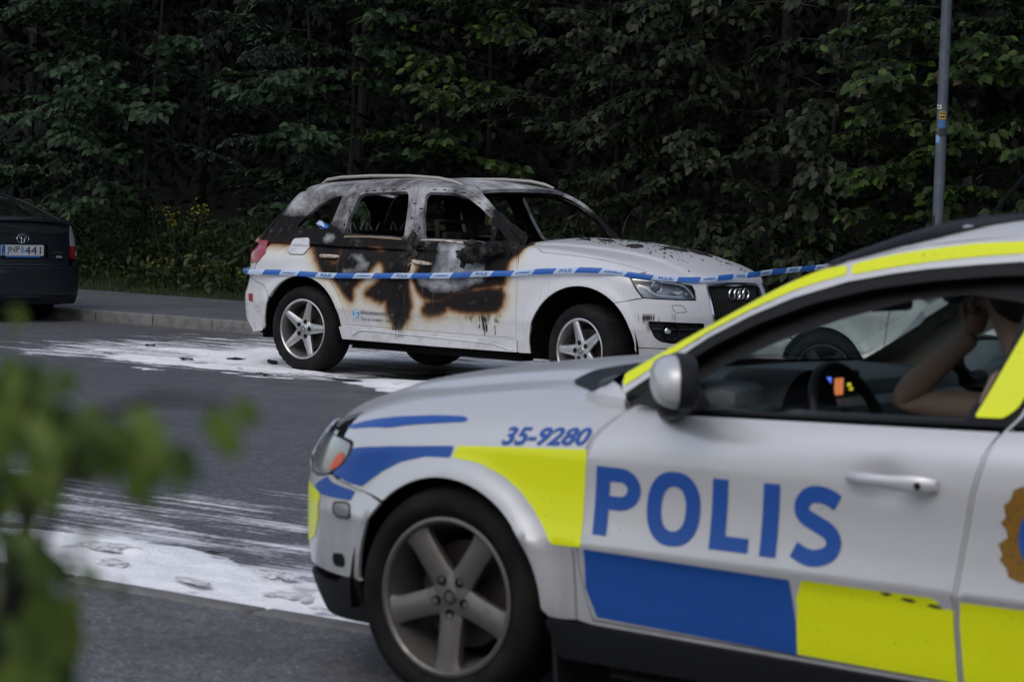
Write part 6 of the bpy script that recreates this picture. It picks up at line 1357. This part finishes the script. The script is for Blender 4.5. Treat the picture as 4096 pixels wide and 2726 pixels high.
decal('yellow_sticker', VP, F, ps, side([(-1.208,.524),(-1.199,.50),(-1.188,.470),(-1.192,.455),(-1.188,.40),(-1.189,.318),(-1.661,.305),(-1.652,.45),(-1.652,.497),(-1.627,.497),(-1.612,.503),(-1.603,.518),(-1.585,.522),(-1.40,.523)]), M['pyel'], .03)
decal('yellow_sticker', VP, F, ps, side([(-1.672,.520),(-1.668,.46),(-1.680,.302),(-2.36,.300),(-2.37,.40),(-2.395,.50),(-2.40,.523)]), M['pyel'], .04)
for q in ([(-1.44,.519),(-1.46,.511),(-1.48,.517),(-1.465,.521)], [(-1.50,.508),(-1.53,.502),(-1.55,.507),(-1.535,.512),(-1.51,.513)], [(-1.575,.500),(-1.60,.496),(-1.625,.4965),(-1.61,.504),(-1.59,.506)]):
    decal('tar_mark', VP, F, ps, side(q), M['scrap'], .02, .003)
nm = np.array(TR['v_num']); tl = text_loops('35-9280', .03, .28); decal('car_number', VP, F, pd, place_loops(tl, pd['dom'](nm[0:1])[0], pd['dom'](nm[1:2])[0], pd['dom'](nm[2:3])[0]), M['pblue'], .02, .002)
# pillar stickers
decal('yellow_sticker', VP, F, ps, [rnd([(-1.640,.990),(-1.722,.993),(-1.752,1.02),(-1.790,1.11),(-1.845,1.36),(-1.775,1.36),(-1.712,1.19)], .012)], M['pyel'], .03, .001)
decal('yellow_sticker', VP, F, ps, [rnd([(-1.782,.995),(-1.90,.998),(-1.93,1.34),(-1.862,1.36),(-1.812,1.12)], .012)], M['pyel'], .03, .001)
# crest on the rear door
for s in (-1, 1):
    te_ = [(p[0], p[1]) for p in lift(F, pj_side(s), [(-.50,1.005),(-.65,1.108),(-.77,1.192),(-.88,1.258),(-1.0,1.311),(-1.10,1.345)])]
    q_ = np.array([(x, y - s * .012) for x, y in te_] + [(-1.14, s * .50), (-1.02, s * .56), (-.88, s * .60), (-.76, s * .625), (-.62, s * .645), (-.46, s * .66)])
    panel('pillar_cover', VP, F, pj_top(), q_, [], .04, [M['trimgrey'] if s < 0 else M['dark_trim']], 0, off=-.03)  # near cover black, far one grey: backlit shade put into the colour
M['gold'] = dirty(mat('crest_gold', (.26, .13, .012), .45), (.26, .13, .012), 1.0, (30, 30, 30), (.08, .045, .01)); cr = [(-1.830,.835),(-1.800,.822),(-1.792,.795),(-1.775,.780),(-1.782,.750),(-1.768,.735),(-1.785,.718),(-1.790,.700),(-1.765,.680),(-1.778,.655),(-1.772,.640),(-1.792,.622),(-1.800,.600),(-1.83,.590),(-1.95,.60),(-1.98,.66),(-1.99,.75),(-1.95,.83)]
decal('crest', VP, F, ps, side(cr), M['gold'], .03, .002); decal('crest', VP, F, ps, [circ((-1.895,.705), .075, .09)], M['pblue'], .03, .003)
for z in (.76, .72, .68): decal('crest', VP, F, ps, [circ((-1.86,z), .014, .014, 10)], M['gold'], .02, .004)
# side blinkers, jets in the bumper
for key, m in (('v_washer', M['lampglass']), ('v_intake', M['dark_trim'])):
    q = rnd(pf['dom'](np.array(TR[key])), .02); o = panel('bumper_lamp' if key == 'v_washer' else 'tow_eye_cover', VP, F, pf, q, [], .02, [m], .008, off=.002); MB().tube(lift(F, pf, dens(q, .02), .002), .0028, 6, closed=True).obj('bezel', M['black_plastic'], o)
p = lift(F, pd, pd['dom'](lift(F, ps, [(.07, .735)])), 0)[0]; 
# windscreen vent panel at the bonnet corner
decal('cowl_vent', VP, F, pj_top(), [rnd([(-.242,.622),(-.232,.587),(-.272,.50),(-.31,.38),(-.42,.42),(-.505,.66),(-.52,.775),(-.478,.815),(-.344,.705),(-.275,.662)], .012)], M['dark_trim'], .03, .004)
MB().tube(lift(F, pj_top(), [(-.50,.55),(-.47,.30),(-.45,-.05)], .012), .008, 6).tube(lift(F, pj_top(), [(-.40,.62),(-.47,.5),(-.50,.3)], .010), .007, 6).obj('wiper', M['dark_trim'], VP)
# bump seam between wing and bumper
MB().tube(lift(F, pf, dens(pf['dom'](np.array([(.513,.815,.645),(.486,.832,.628),(.45,.85,.617),(.398,.87,.608),(.309,.885,.601)])), .02, False), -.001), .0013, 5).obj('bumper_gap', M['dark_trim'], VP)
# antenna
MB().tube([(-1.175,0,1.462),(-1.21,0,1.478),(-1.245,0,1.500),(-1.278,0,1.512)], .012, 8, taper=[.7, 1, .9, .6]).box((-1.20, 0, 1.468), (.07, .035, .014), bev=.005).obj('antenna_base', M['black_plastic'], VP); MB().tube([(-1.275,0,1.508),(-1.37,0,1.620),(-1.50,0,1.77)], .0028, 6).obj('antenna_whip', M['black_plastic'], VP)
# ---- cabin
MB().box((-.62, 0, .93), (.50, 1.46, .16), bev=.05).box((-.80, 0, .80), (.30, 1.44, .30), bev=.06).obj('dashboard', M['dash'], VP)
t = np.linspace(0, math.pi, 12); V = []; Fc = []
for k, x in enumerate((-.70, -.93)):
    for a in t: V.append((x, .42 + .175 * math.cos(a), .90 + (.142 + .008 * k) * math.sin(a)))
for i in range(11): Fc.append([i, i+1, i+13, i+12])
Fc.append(list(range(12))); MB().add(V, Fc).obj('instrument_hood', M['seat'], VP)
t = np.linspace(0, 2 * math.pi, 41)[:-1]; wc = np.array([-1.070, .42, .895]); tx = np.array([.42, 0, .907]); ty = np.array([0, 1, 0])
MB().tube([wc + .185 * (tx * math.sin(a) + ty * math.cos(a)) for a in t], .017, 10, closed=True).tube([wc + ty * .18, wc + np.array([.03, 0, -.01]), wc - ty * .18], .018, 8).tube([wc + np.array([.03, 0, 0]), wc - tx * .17], .018, 8).add(*blob0(tuple(wc + np.array([.03, 0, 0])), .06, 1, 2, 0, (.5, 1, 1))).obj('steering_wheel', M['dark_trim'], VP)
MB().box((-.855, .13, .955), (.03, .26, .15), bev=.008).obj('centre_console', M['dark_trim'], VP)
for (y, z, w_, h_, c_, e) in ((.215, .995, .045, .040, (.10, .20, 1.0), 1.1), (.215, .958, .035, .022, (.2, .2, .9), .6), (.205, .935, .016, .014, (.2, .5, .1), .35), (.140, .985, .050, .050, (.9, .28, .10), .55), (.075, .988, .018, .010, (.9, .8, .05), .6), (.062, .975, .018, .010, (.9, .8, .05), .5), (.19, .905, .024, .022, (.55, .45, .38), .35)):
    MB().box((-.873, y, z), (.004, w_, h_), bev=.001).obj('lit_button', mat('lit_button', (.02, .02, .02), .4, emit=c_, es=e), VP)
MB().box((-.96, 0, 1.245), (.035, .26, .065), bev=.015).tube([(-.93, 0, 1.26), (-.90, 0, 1.34)], .012, 6).obj('rear_view_mirror', M['dark_trim'], VP)
MB().add(*blob0((-1.06, -.22, 1.28), .045, 3, 2, 0, (1, 1, 1))).obj('visor_lamp', M['dash'], VP)
def front_seat(y):
    MB().box((-1.42, y, .52), (.52, .50, .16), bev=.06).box((-1.74, y, .84), (.14, .48, .62), rot=Matrix.Rotation(R(-16), 3, 'Y'), bev=.06).box((-1.84, y, 1.22), (.09, .26, .18), bev=.05).tube([(-1.80, y - .06, 1.1), (-1.83, y - .06, 1.2)], .008, 6).tube([(-1.80, y + .06, 1.1), (-1.83, y + .06, 1.2)], .008, 6).obj('front_seat', M['seat'], VP)
front_seat(.38); front_seat(-.38)
MB().box((-2.55, 0, .55), (.5, 1.3, .2), bev=.06).box((-2.85, 0, .85), (.16, 1.3, .6), bev=.06).obj('rear_seat', M['seat'], VP)
panel('door_lining', VP, F, pj_side(-1), inset(np.array([(-.60,.93),(-.55,.50),(-1.64,.45),(-1.70,.95)]), .01), [], .08, [M['dash']], 0, off=-.075)
# plain white estate ahead, seen only through the glass
WC = empty('white_car', (2.67, 18.23, 0), math.pi - .62075); tag(WC, 'pale estate car on the road beyond, seen through the police car windows', 'car')
M['wpaint'] = mat('pale_grey_paint', (.55, .56, .56), .3, coat=.4)
M['steel_rim'] = mat('black_steel_rim', (.02, .022, .024), .6)
make_estate(WC, near=False, paint='wpaint', rim='steel_rim')

# ---- the driver
def person_mesh(name, verts, edges, radii, m, parent, root_i=0, sub=2):
    me = bpy.data.meshes.new(name); me.from_pydata(verts, edges, []); o = bpy.data.objects.new(name, me); COL.objects.link(o)
    sk = o.modifiers.new('skin', 'SKIN'); sv = me.skin_vertices[0].data
    for i, r in enumerate(radii): sv[i].radius = (r, r) if not isinstance(r, tuple) else r; sv[i].use_root = (i == root_i)
    ss_ = o.modifiers.new('sub', 'SUBSURF'); ss_.levels = ss_.render_levels = sub
    dg = bpy.context.evaluated_depsgraph_get(); dg.update(); ev = o.evaluated_get(dg); nm_ = bpy.data.meshes.new_from_object(ev); nm_.name = name
    o.modifiers.clear(); o.data = nm_; nm_.materials.clear(); nm_.materials.append(m); nm_.polygons.foreach_set('use_smooth', np.ones(len(nm_.polygons), bool)); o.parent = parent; return o
M['skin'] = mat('skin', (.29, .205, .155), .7); M['shirt'] = mat('navy_uniform', (.012, .015, .025), .85); M['hair'] = mat('dark_hair', (.015, .012, .010), .7)
PR = empty('person'); PR.location = VP.location; PR.rotation_euler = VP.rotation_euler; PR.scale = VP.scale
tag(PR, 'driver in dark uniform inside the police car, bare forearm raised to the face', 'person')
# pelvis, spine, chest, neck, head; right arm raised, left arm low; legs forward
V = [(-1.50,.38,.62),(-1.58,.38,.82),(-1.62,.38,1.00),(-1.61,.38,1.11),(-1.56,.37,1.17),(-1.53,.36,1.24),(-1.535,.36,1.32),
     (-1.61,.22,1.04),(-1.42,.20,.96),(-1.13,.25,.965),(-1.20,.26,1.03),(-1.31,.28,1.12),(-1.38,.29,1.175),
     (-1.61,.54,1.04),(-1.50,.60,.80),(-1.28,.55,.72),(-1.12,.48,.72),
     (-1.42,.28,.60),(-1.05,.28,.68),(-.82,.28,.45),(-1.42,.48,.60),(-1.05,.48,.68),(-.82,.48,.45)]
E_ = [(0,1),(1,2),(2,3),(3,4),(4,5),(5,6),(2,7),(7,8),(8,9),(9,10),(10,11),(11,12),(2,13),(13,14),(14,15),(15,16),(0,17),(17,18),(18,19),(0,20),(20,21),(21,22)]
rad = [.15,.14,.15,.085,.058,.085,.075,.075,.052,.046,.046,.034,.030,.075,.052,.042,.030,.10,.075,.05,.10,.075,.05]
body = person_mesh('body', V, E_, rad, M['skin'], PR)
shirt = person_mesh('uniform', [V[i] for i in (0,1,2,3,7,8,13,14,17,18,20,21)], [(0,1),(1,2),(2,3),(2,4),(4,5),(2,6),(6,7),(0,8),(8,9),(0,10),(10,11)], [.165,.155,.165,.09,.088,.066,.088,.066,.115,.09,.115,.09], M['shirt'], PR)
# head with features
mb = MB(); hv, hf = blob0((-1.545,.36,1.285), .098, 1, 3, 0, (.98, .80, 1.16)); mb.add(hv, hf); mb.add(*blob0((-1.445,.36,1.275), .018, 1, 2, 0, (1, .8, 1.3))); mb.obj('head', M['skin'], PR)
for y in (.325, .395): MB().add(*blob0((-1.454, y, 1.303), .010, 1, 2, 0)).obj('eye', M['dark_trim'], PR)
MB().add(*blob0((-1.452,.36,1.235), .018, 1, 2, 0, (.4, 1.2, .35))).obj('mouth', mat('lips', (.30, .12, .10), .5), PR)
for y in (.280, .440): MB().add(*blob0((-1.555, y, 1.285), .026, 1, 2, 0, (.6, .4, 1.1))).obj('ear', M['skin'], PR)
MB().add(*blob0((-1.565,.36,1.315), .115, 2, 3, .05, (1.0, .90, 1.05))).obj('hair', M['hair'], PR)
# hands with separate fingers
def hand(c, d, u, n, m):
    """c wrist, d along the hand, u towards the thumb, n back of the hand"""
    c, d, u, n = [np.array(x, float) for x in (c, d, u, n)]; d /= np.linalg.norm(d); u -= d * (u @ d); u /= np.linalg.norm(u); n = np.cross(d, u)
    Vh = [c, c + d * .045, c + d * .085]; Eh = [(0, 1), (1, 2)]; Rh = [(.026, .020), (.034, .018), (.036, .014)]
    for k, (o_, L_) in enumerate(((.027, .070), (.009, .080), (-.010, .074), (-.028, .058))):
        b = len(Vh); p0 = c + d * .078 + u * o_; Vh += [p0, p0 + d * L_ * .42 - n * .006, p0 + d * L_ * .75 - n * .022, p0 + d * L_ * .92 - n * .040]; Eh += [(2, b), (b, b+1), (b+1, b+2), (b+2, b+3)]; Rh += [.0095, .0088, .008, .0065]
    b = len(Vh); Vh += [c + d * .03 + u * .034, c + d * .058 + u * .052 - n * .012, c + d * .082 + u * .056 - n * .024]; Eh += [(1, b), (b, b+1), (b+1, b+2)]; Rh += [.013, .0105, .0085]
    return person_mesh('hand', [tuple(p) for p in Vh], Eh, Rh, m, PR, 1, 2)
hand((-1.38,.29,1.170), (-.25,.15,1.0), (1, .2, .2), (0, -1, 0), M['skin']); hand((-1.12,.48,.72), (.9, -.2, -.1), (0, -1, .3), (0, 0, 1), M['skin'])
# ================================================================ dark hatchback at the left
PA = R(44); PR_ = empty('parked_hatchback', (-5.13, 26.75, 0), math.pi / 2 + PA); tag(PR_, 'dark grey hatchback parked at the left edge, seen from behind with its number plate', 'car')
M['dpaint'] = mat('dark_grey_paint', (.012, .016, .022), .3, metal=.3, coat=.6)
F = F_pr; pr_ = pj_end(1.0, -1, .8); MB_ = MB
M['dglass'] = mat('black_glass', (.008, .010, .010), .06, coat=1)
for s in (-1, 1):
    pj = pj_side(s); o_ = np.array([(.35,.30),(.30,.62),(.16,.98),(.30,1.06),(.6,1.14),(1.0,1.25),(1.5,1.33),(2.0,1.35),(2.5,1.31),(2.9,1.19),(3.3,1.0),(3.9,.88),(4.3,.72),(4.3,.3),(3.95,.25)])
    o_ = np.r_[o_, arc(3.60,.31,.36,0,180,14), [(3.2,.22),(1.3,.22)], arc(.90,.31,.36,0,180,14), [(.5,.26)]]
    panel('body_side', PR_, F, pj, o_, [rnd([(.60,1.04),(1.2,1.20),(2.0,1.27),(2.6,1.20),(2.95,1.03),(2.8,.98),(1.0,.98)], .05)], .06, [M['dpaint']], .02)
    panel('side_glass', PR_, F, pj, rnd([(.60,1.04),(1.2,1.20),(2.0,1.27),(2.6,1.20),(2.95,1.03),(2.8,.98),(1.0,.98)], .05), [], .08, [M['dglass']], 0, off=-.006)
    liner('arch_liner', PR_, .90, .31, .38, s, .35, .80); liner('arch_liner', PR_, 3.60, .31, .38, s, .35, .80)
    for x in (.90, 3.60): wheel('rear_wheel' if x < 2 else 'front_wheel', PR_, (x, s * .82, .31), s, 10, .31, .20, .19, M['alloy'])
pe = lift(F, pj_side(-1), [(.16,.98),(.30,1.06),(.6,1.14),(1.0,1.25),(1.5,1.33),(2.0,1.35),(2.5,1.31),(2.9,1.19),(3.3,1.0),(3.9,.88),(4.3,.72)])
tp = np.array([(p[0], p[1] + .004) for p in pe]); e = np.r_[[(.10, 0), (.11, -.45), (.14, -.66)], tp, [(4.36, -.3), (4.38, 0)]]; e = np.r_[e, [(x, -y) for x, y in e[-2:0:-1]]]
bgl = rnd([(.22,-.60),(.22,.60),(1.05,.56),(1.05,-.56)], .06); wsg = rnd([(2.45,-.56),(2.45,.56),(3.25,.62),(3.25,-.62)], .06)
panel('roof_and_bonnet', PR_, F, pj_top(), e, [bgl, wsg], .05, [M['dpaint']], .02); panel('rear_screen', PR_, F, pj_top(), bgl, [], .08, [M['dglass']], 0, off=-.004); panel('windscreen', PR_, F, pj_top(), wsg, [], .08, [M['dglass']], 0, off=-.004)
# rear face; domain (angle * .8, z), near-side (right-hand) is negative y
sy = lambda L: np.array(L + [(-a, z) for a, z in L[::-1]])
panel('tailgate', PR_, F, pr_, sy([(-.47,.60),(-.49,.72),(-.495,.93),(-.46,1.045)]), [rnd(sy([(-.275,.665),(-.275,.82)]), .03)], .03, [M['dpaint']], .02)
panel('plate_recess', PR_, F, pr_, rnd(sy([(-.275,.665),(-.275,.82)]), .03), [], .06, [M['dpaint']], 0, off=-.035)
panel('lower_window', PR_, F, pr_, rnd(sy([(-.475,.925),(-.46,1.02)]), .02), [], .05, [M['dglass']], .01, off=.003)
panel('rear_bumper', PR_, F, pr_, sy([(-.75,.285),(-.98,.30),(-.98,.595),(-.70,.655),(-.58,.66),(-.53,.64),(-.47,.592)]), [], .04, [M['dpaint']], .02, off=.012)
panel('bumper_skirt', PR_, F, pr_, sy([(-.70,.19),(-.82,.20),(-.84,.278)]), [], .05, [M['black_plastic']], .05, off=.004)
MB().tube(lift(F, pr_, [(-.84,.275),(-.5,.272),(0,.27),(.5,.272),(.84,.275)], .02), .012, 6).obj('skirt_edge', M['dpaint'], PR_)
MB().tube(lift(F, pr_, np.array([(-.49,1.05),(-.3,1.075),(0,1.082),(.3,1.075),(.49,1.05)]), .03), .022, 8, taper=[.4, 1, 1, 1, .4]).obj('spoiler', M['dpaint'], PR_)
M['rlens'] = mat('tail_red', (.22, .008, .012), .15, coat=1); M['clens'] = mat('tail_clear', (.28, .29, .31), .2, coat=1)
for s in (-1, 1):
    q = np.array([(.50,.80),(.50,.90),(.49,1.02),(.525,1.0),(.575,.88),(.61,.80)]) * [s, 1]; a = panel('tail_lamp', PR_, F, pr_, rnd(q, .01), [], .03, [M['clens']], .012, off=.006)
    q = np.array([(.50,.665),(.50,.798),(.61,.798),(.64,.665)]) * [s, 1]; b = panel('tail_lamp', PR_, F, pr_, rnd(q, .01), [], .03, [M['rlens']], .012, off=.006)
    decal('reversing_lamp', b, F, pr_, [np.array([(.565,.695),(.565,.745),(.60,.745),(.605,.695)]) * [s, 1]], mat('white_lens', (.6, .6, .62), .2), .03, .008)
    decal('lamp_strip', b, F, pr_, [np.array([(.515,.70),(.515,.79),(.545,.79),(.545,.70)]) * [s, 1]], mat('red_bright', (.4, .02, .02), .2), .03, .008)
# number plate
pl = empty('number_plate'); pl.parent = PR_; px_ = .0; 
for nm_, q, m, off in (('plate_face', [(-.26,.700),(.26,.700),(.26,.812),(-.26,.812)], mat('plate_white', (.50, .52, .54), .4), .004), ('plate_band', [(.215,.703),(.257,.703),(.257,.809),(.215,.809)], mat('plate_blue', (.02, .10, .42), .4), .006), ('dealer_strip', [(-.22,.682),(.20,.682),(.20,.698),(-.22,.698)], mat('strip_blue', (.03, .12, .42), .4), .005), ('plate_seal', [(-.012,.735),(.022,.735),(.022,.795),(-.012,.795)], mat('seal_blue', (.12, .32, .55), .4), .006)):
    # the plate is flat: built just behind the skin of the recess at x = .045
    L = np.array(q) ; V = [(.052 - off, y, z) for y, z in L] + [(.060, y, z) for y, z in L]; n = len(L)
    mesh_obj(nm_, V, [list(range(n)), list(range(n, 2*n))[::-1]] + [[i, (i+1) % n, (i+1) % n + n, i + n] for i in range(n)], m, pl, smooth=False)
def flat_text(txt, y0, y1, z0, z1, x, m, parent, name, offset=.02):
    lp = place_loops(text_loops(txt, offset), (y0, z0), (y1, z0), (y0, z1)); v, f = sheet_loops(lp, .05); mesh_obj(name, np.c_[np.full(len(v), x), v[:, 0], v[:, 1]], f, m, parent, smooth=False)
ink = mat('plate_ink', (.015, .018, .03), .5)
flat_text('JNP', .190, .040, .718, .798, .0440, ink, pl, 'plate_letters', .0); flat_text('441', -.025, -.225, .718, .798, .0440, ink, pl, 'plate_letters', .0); flat_text('S', .245, .228, .712, .725, .0440, mat('plate_s', (.5, .55, .6), .5), pl, 'plate_letters', .0)
# badge
def oval(cy, cz, a, b, r, name='badge_ring'):
    MB().tube([(.045, cy + a * math.cos(t), cz + b * math.sin(t)) for t in np.linspace(0, 6.2832, 25)[:-1]], r, 6, closed=True).obj(name, M['chrome'], PR_)
oval(0, .880, .072, .050, .006); oval(0, .894, .045, .022, .005); oval(0, .878, .020, .045, .005)
flat_text('PRIUS', -.37, -.50, .725, .745, .036, M['chrome'], PR_, 'model_letters', .02)
M['silver_b'] = mat('badge_dim', (.2, .22, .25), .4); MB().box((.040, -.45, .690), (.006, .07, .022)).obj('badge', M['silver_b'], PR_)
MB().box((2.2, 0, .22), (3.8, 1.3, .10)).obj('underside', M['underbody'], PR_)
# ================================================================ police tape
M['tape'] = mat('police_tape', (.5, .6, .75), .35, coat=.2); g = NG(M['tape']); u = g.attr('u'); v = g.attr('v')
t_ = g.math('FRACT', g.math('ADD', g.math('DIVIDE', u, .405), g.math('MULTIPLY', v, -.10)))
f = g.mr(t_, .50, .505); f2 = g.mr(t_, .0, .005); blue = g.math('MULTIPLY', f2, g.math('SUBTRACT', 1.0, f)); n = g.noise(g.coord(), 25, 4)
cl = g.mix(blue, g.mix(g.mr(n, .4, .65, 0, .6), (.52, .62, .78), (.34, .50, .74)), (.030, .13, .46)); g.set(Base_Color=cl)
TI = {}
def ribbon(name, pts, wv, parent, u0=0.0, width=.043, m=None, wob=0.0):
    """tape through pts; wv gives the across-direction at each point"""
    P = crom(pts, 12); Wv = crom(wv, 12); Wv /= np.linalg.norm(Wv, axis=1, keepdims=True)
    L = np.r_[0, np.cumsum(np.linalg.norm(np.diff(P, axis=0), axis=1))] + u0
    V = []; U = []; Vv = []
    d = np.gradient(P, axis=0); d /= np.linalg.norm(d, axis=1, keepdims=True); N = np.cross(d, Wv); N /= np.linalg.norm(N, axis=1, keepdims=True)
    for i in range(len(P)):
        for k in (0, .25, .5, .75, 1):
            V.append(P[i] + Wv[i] * width * (k - .5) + N[i] * (.004 * math.sin(k * 3.14) + wob * math.sin(L[i] * 9 + k * 2))); U.append(L[i]); Vv.append(k)
    n = len(P); Fc = np.array([[5*i+j, 5*i+j+1, 5*i+6+j, 5*i+5+j] for i in range(n-1) for j in range(4)])
    o = mesh_obj(name, np.array(V), Fc, m or M['tape'], parent, attrs={'u': U, 'v': Vv})
    TI[name + str(len(TI))] = (P, Wv, N, L); return o, P, Wv, N, L
def tape_text(txt, uc, w_, P, Wv, N, L, parent, width=.043, z0=.22, z1=.80, out=1, flip=False):
    lp = place_loops(text_loops(txt, .02, .15), (0, 0), (1, 0), (0, 1)); v, f = sheet_loops(lp, .08)
    uu = uc + (v[:, 0] - .5) * w_; kk = z0 + (z1 - z0) * v[:, 1]
    if flip: uu = uc - (v[:, 0] - .5) * w_; kk = 1 - kk
    I = lambda A: np.stack([np.interp(uu, L, A[:, i]) for i in range(3)], 1)
    Q_ = I(P) + I(Wv) * (width * (kk - .5))[:, None] + I(N) * (out * .0015 + .004 * np.sin(kk * 3.14))[:, None]
    return mesh_obj('tape_lettering', Q_, f, M['pblue'], parent, smooth=False)
TP = empty('police_tape', (-1.170, 21.7635, 0), -TH); tag(TP, 'blue and white police tape stretched along the burned car and on to the lamp post', 'barrier tape')
side = [(-.80,-.80,.800),(-.62,-.930,.800),(-.363,-.962,.808),(-.217,-.972,.812),(.0,-.975,.812),(.3,-.972,.812),(.571,-.970,.821),(1.161,-.972,.848),(1.586,-.972,.870),(1.901,-.972,.897),(2.208,-.972,.915),(2.393,-.972,.935),(2.611,-.972,.951),(2.839,-.966,.968),(3.02,-.935,.971),(3.144,-.890,.962),(3.261,-.855,.948),(3.406,-.730,.932),(3.495,-.585,.925),(3.575,-.38,.928),(3.60,-.05,.945),(3.60,.30,.962),(3.57,.60,.978),(3.60,1.2,1.010),(3.64,2.0,1.045),(3.675,2.95,1.085)]
wv = [(0,0,1)]*16 + [(-.15,-.1,1),(-.4,-.2,1),(-.5,-.2,.9),(-.5,0,.9),(-.4,0,1),(-.25,0,1),(0,0,1),(0,0,1),(0,0,1),(0,0,1)]
o, P, Wv, N, L = ribbon('tape', side, wv, TP, wob=.0006)
sg = 1 if (N[len(N)//4] @ np.array([0, -1, 0])) > 0 else -1
for k in range(1, 24):
    uc = (k + .755) * .405 + .405 * .05
    if uc > L[-1] - .2: break
    far_ = uc > 6.0
    if k % 2 == 0: tape_text('POLIS', uc, .115, P, Wv, N, L, TP, out=sg)
    else: tape_text('AVSP\u00c4RRAT', uc, .15, P, Wv, N, L, TP, out=sg, z0=.3, z1=.72, flip=False)
ribbon('tape', [(-.80,-.80,.800),(-.93,-.60,.80),(-.99,-.30,.82),(-1.0,.0,.85),(-1.0,.4,.92),(-1.05,.9,1.03),(-1.35,1.05,1.10),(-1.629,1.2,1.150),(-1.80,1.25,1.195),(-1.86,1.32,1.17),(-2.1,1.9,.98),(-2.6,3.6,.75),(-3.4,6.4,.75)], [(0,0,1)]*8+[(.5,0,.8),(1,0,.4),(.6,0,.8),(0,0,1),(0,0,1)], TP, u0=-.3)
MB().tube([(3.72 + .05 * math.cos(a), 3.0 + .05 * math.sin(a), 1.09) for a in np.linspace(0, 6.283, 17)[:-1]], .012, 6, closed=True).obj('tape_knot', M['tape'], TP)
# ================================================================ out of focus shrub by the camera
FB = empty('foreground_shrub', (-.75, 2.3, .03)); tag(FB, 'out of focus green shrub in the lower left corner, close to the camera', 'shrub')
M['leafF'] = leaf_material('near_leaf', (.060, .105, .024), (.21, .29, .055))
rs = np.random.default_rng(21); Pn = []; Dn = []; Nn = []; Sn = []
def vpt(x, y, d):
    px, py = x * 1.7386, y * 1.7386; return CAMV + (_F + _R * (px - 2048) / CF - _U * (py - 1363) / CF) * d
spots = [(30,705,40,2.2),(10,760,40,2.1),(70,870,75,2.0),(25,905,85,2.1),(110,925,80,1.95),(60,960,90,2.2),(150,965,85,2.0),(20,1000,90,2.0),(120,1020,90,2.1),(200,985,80,1.95),(250,1000,75,2.0),(170,1060,85,2.2),(230,1050,80,1.9),(300,1010,90,2.0),(345,1035,85,2.05),(395,1050,75,2.0),(290,1080,70,2.1),(60,1080,85,2.1),(10,1110,85,2.2),(110,1115,70,2.0),(330,1110,55,2.0),(420,1095,45,2.0),(520,960,80,2.05),(15,1160,50,2.1),(40,1250,60,2.1),(95,1265,50,2.0),(165,1245,55,2.0),(150,1300,55,2.1),(30,1320,75,2.1),(80,1350,70,2.0),(20,1390,80,2.2),(130,1370,60,2.0),(170,1385,45,2.0),(60,1430,80,2.1),(15,1470,85,2.0),(110,1470,65,2.1),(190,1440,45,2.1),(40,1530,80,2.0),(90,1545,60,2.1),(10,1560,80,2.0),(130,1535,40,2.2),(270,1350,35,2.2),(215,1210,35,2.2),(90,1200,40,2.3),(30,1210,60,2.1),(60,1300,80,2.0),(110,1400,85,2.1),(50,1480,90,2.0),(150,1480,75,2.1),(20,1540,90,2.1),(100,1550,80,2.0),(170,1330,60,2.1),(140,1430,70,2.0),(0,850,60,2.3),(0,950,80,2.3),(0,1230,70,2.3),(0,1430,80,2.3),(130,870,45,2.2)]
for (x, y, sz, d) in spots:
    k = max(1, int(sz / 20)) if sz > 60 else 1
    for j in range(k):
        c = vpt(x + rs.normal(0, sz * .22), y - sz * .35 + rs.normal(0, sz * .22), d * .80 + rs.normal(0, .10)); s = sz * 1.7386 / CF * d * .80 * rs.uniform(.85, 1.15) * (1.25 if k == 1 else 1.0)
        Pn.append(c); Dn.append((rs.uniform(-.3, .8), rs.normal(0, .3), rs.uniform(-1.2, -.5))); Nn.append((rs.normal(0, .35), -.75, .55 + rs.normal(0, .25))); Sn.append(s * 1.25)
Pn = np.array(Pn) - np.array(FB.location); leaf_objs(FB, Pn, np.array(Dn), np.array(Nn), np.array(Sn), M['leafF'], .85)
for (x0, y0, x1, y1, xm, ym) in ((-60, 1700, 400, 1030, 120, 980), (-60, 1700, 350, 1080, 60, 1150), (-40, 1750, 170, 1290, 40, 1330), (-60, 1700, 150, 900, 0, 1000), (-60, 1700, 520, 925, 200, 960), (-60, 1750, 130, 1500, 30, 1500)):
    a = vpt(x0, y0, 1.72) - np.array(FB.location); b = vpt(xm, ym, 1.68) - np.array(FB.location); c = vpt(x1, y1, 1.64) - np.array(FB.location)
    MB().tube([(-.2, .1, .0), tuple(a), tuple(a * .45 + b * .55), tuple(b), tuple((b + c) / 2 + np.array([0, 0, .008])), tuple(c)], .0035, 6, taper=[2, 1.6, 1.3, 1, .8, .4]).obj('stem', M['bark'], FB)
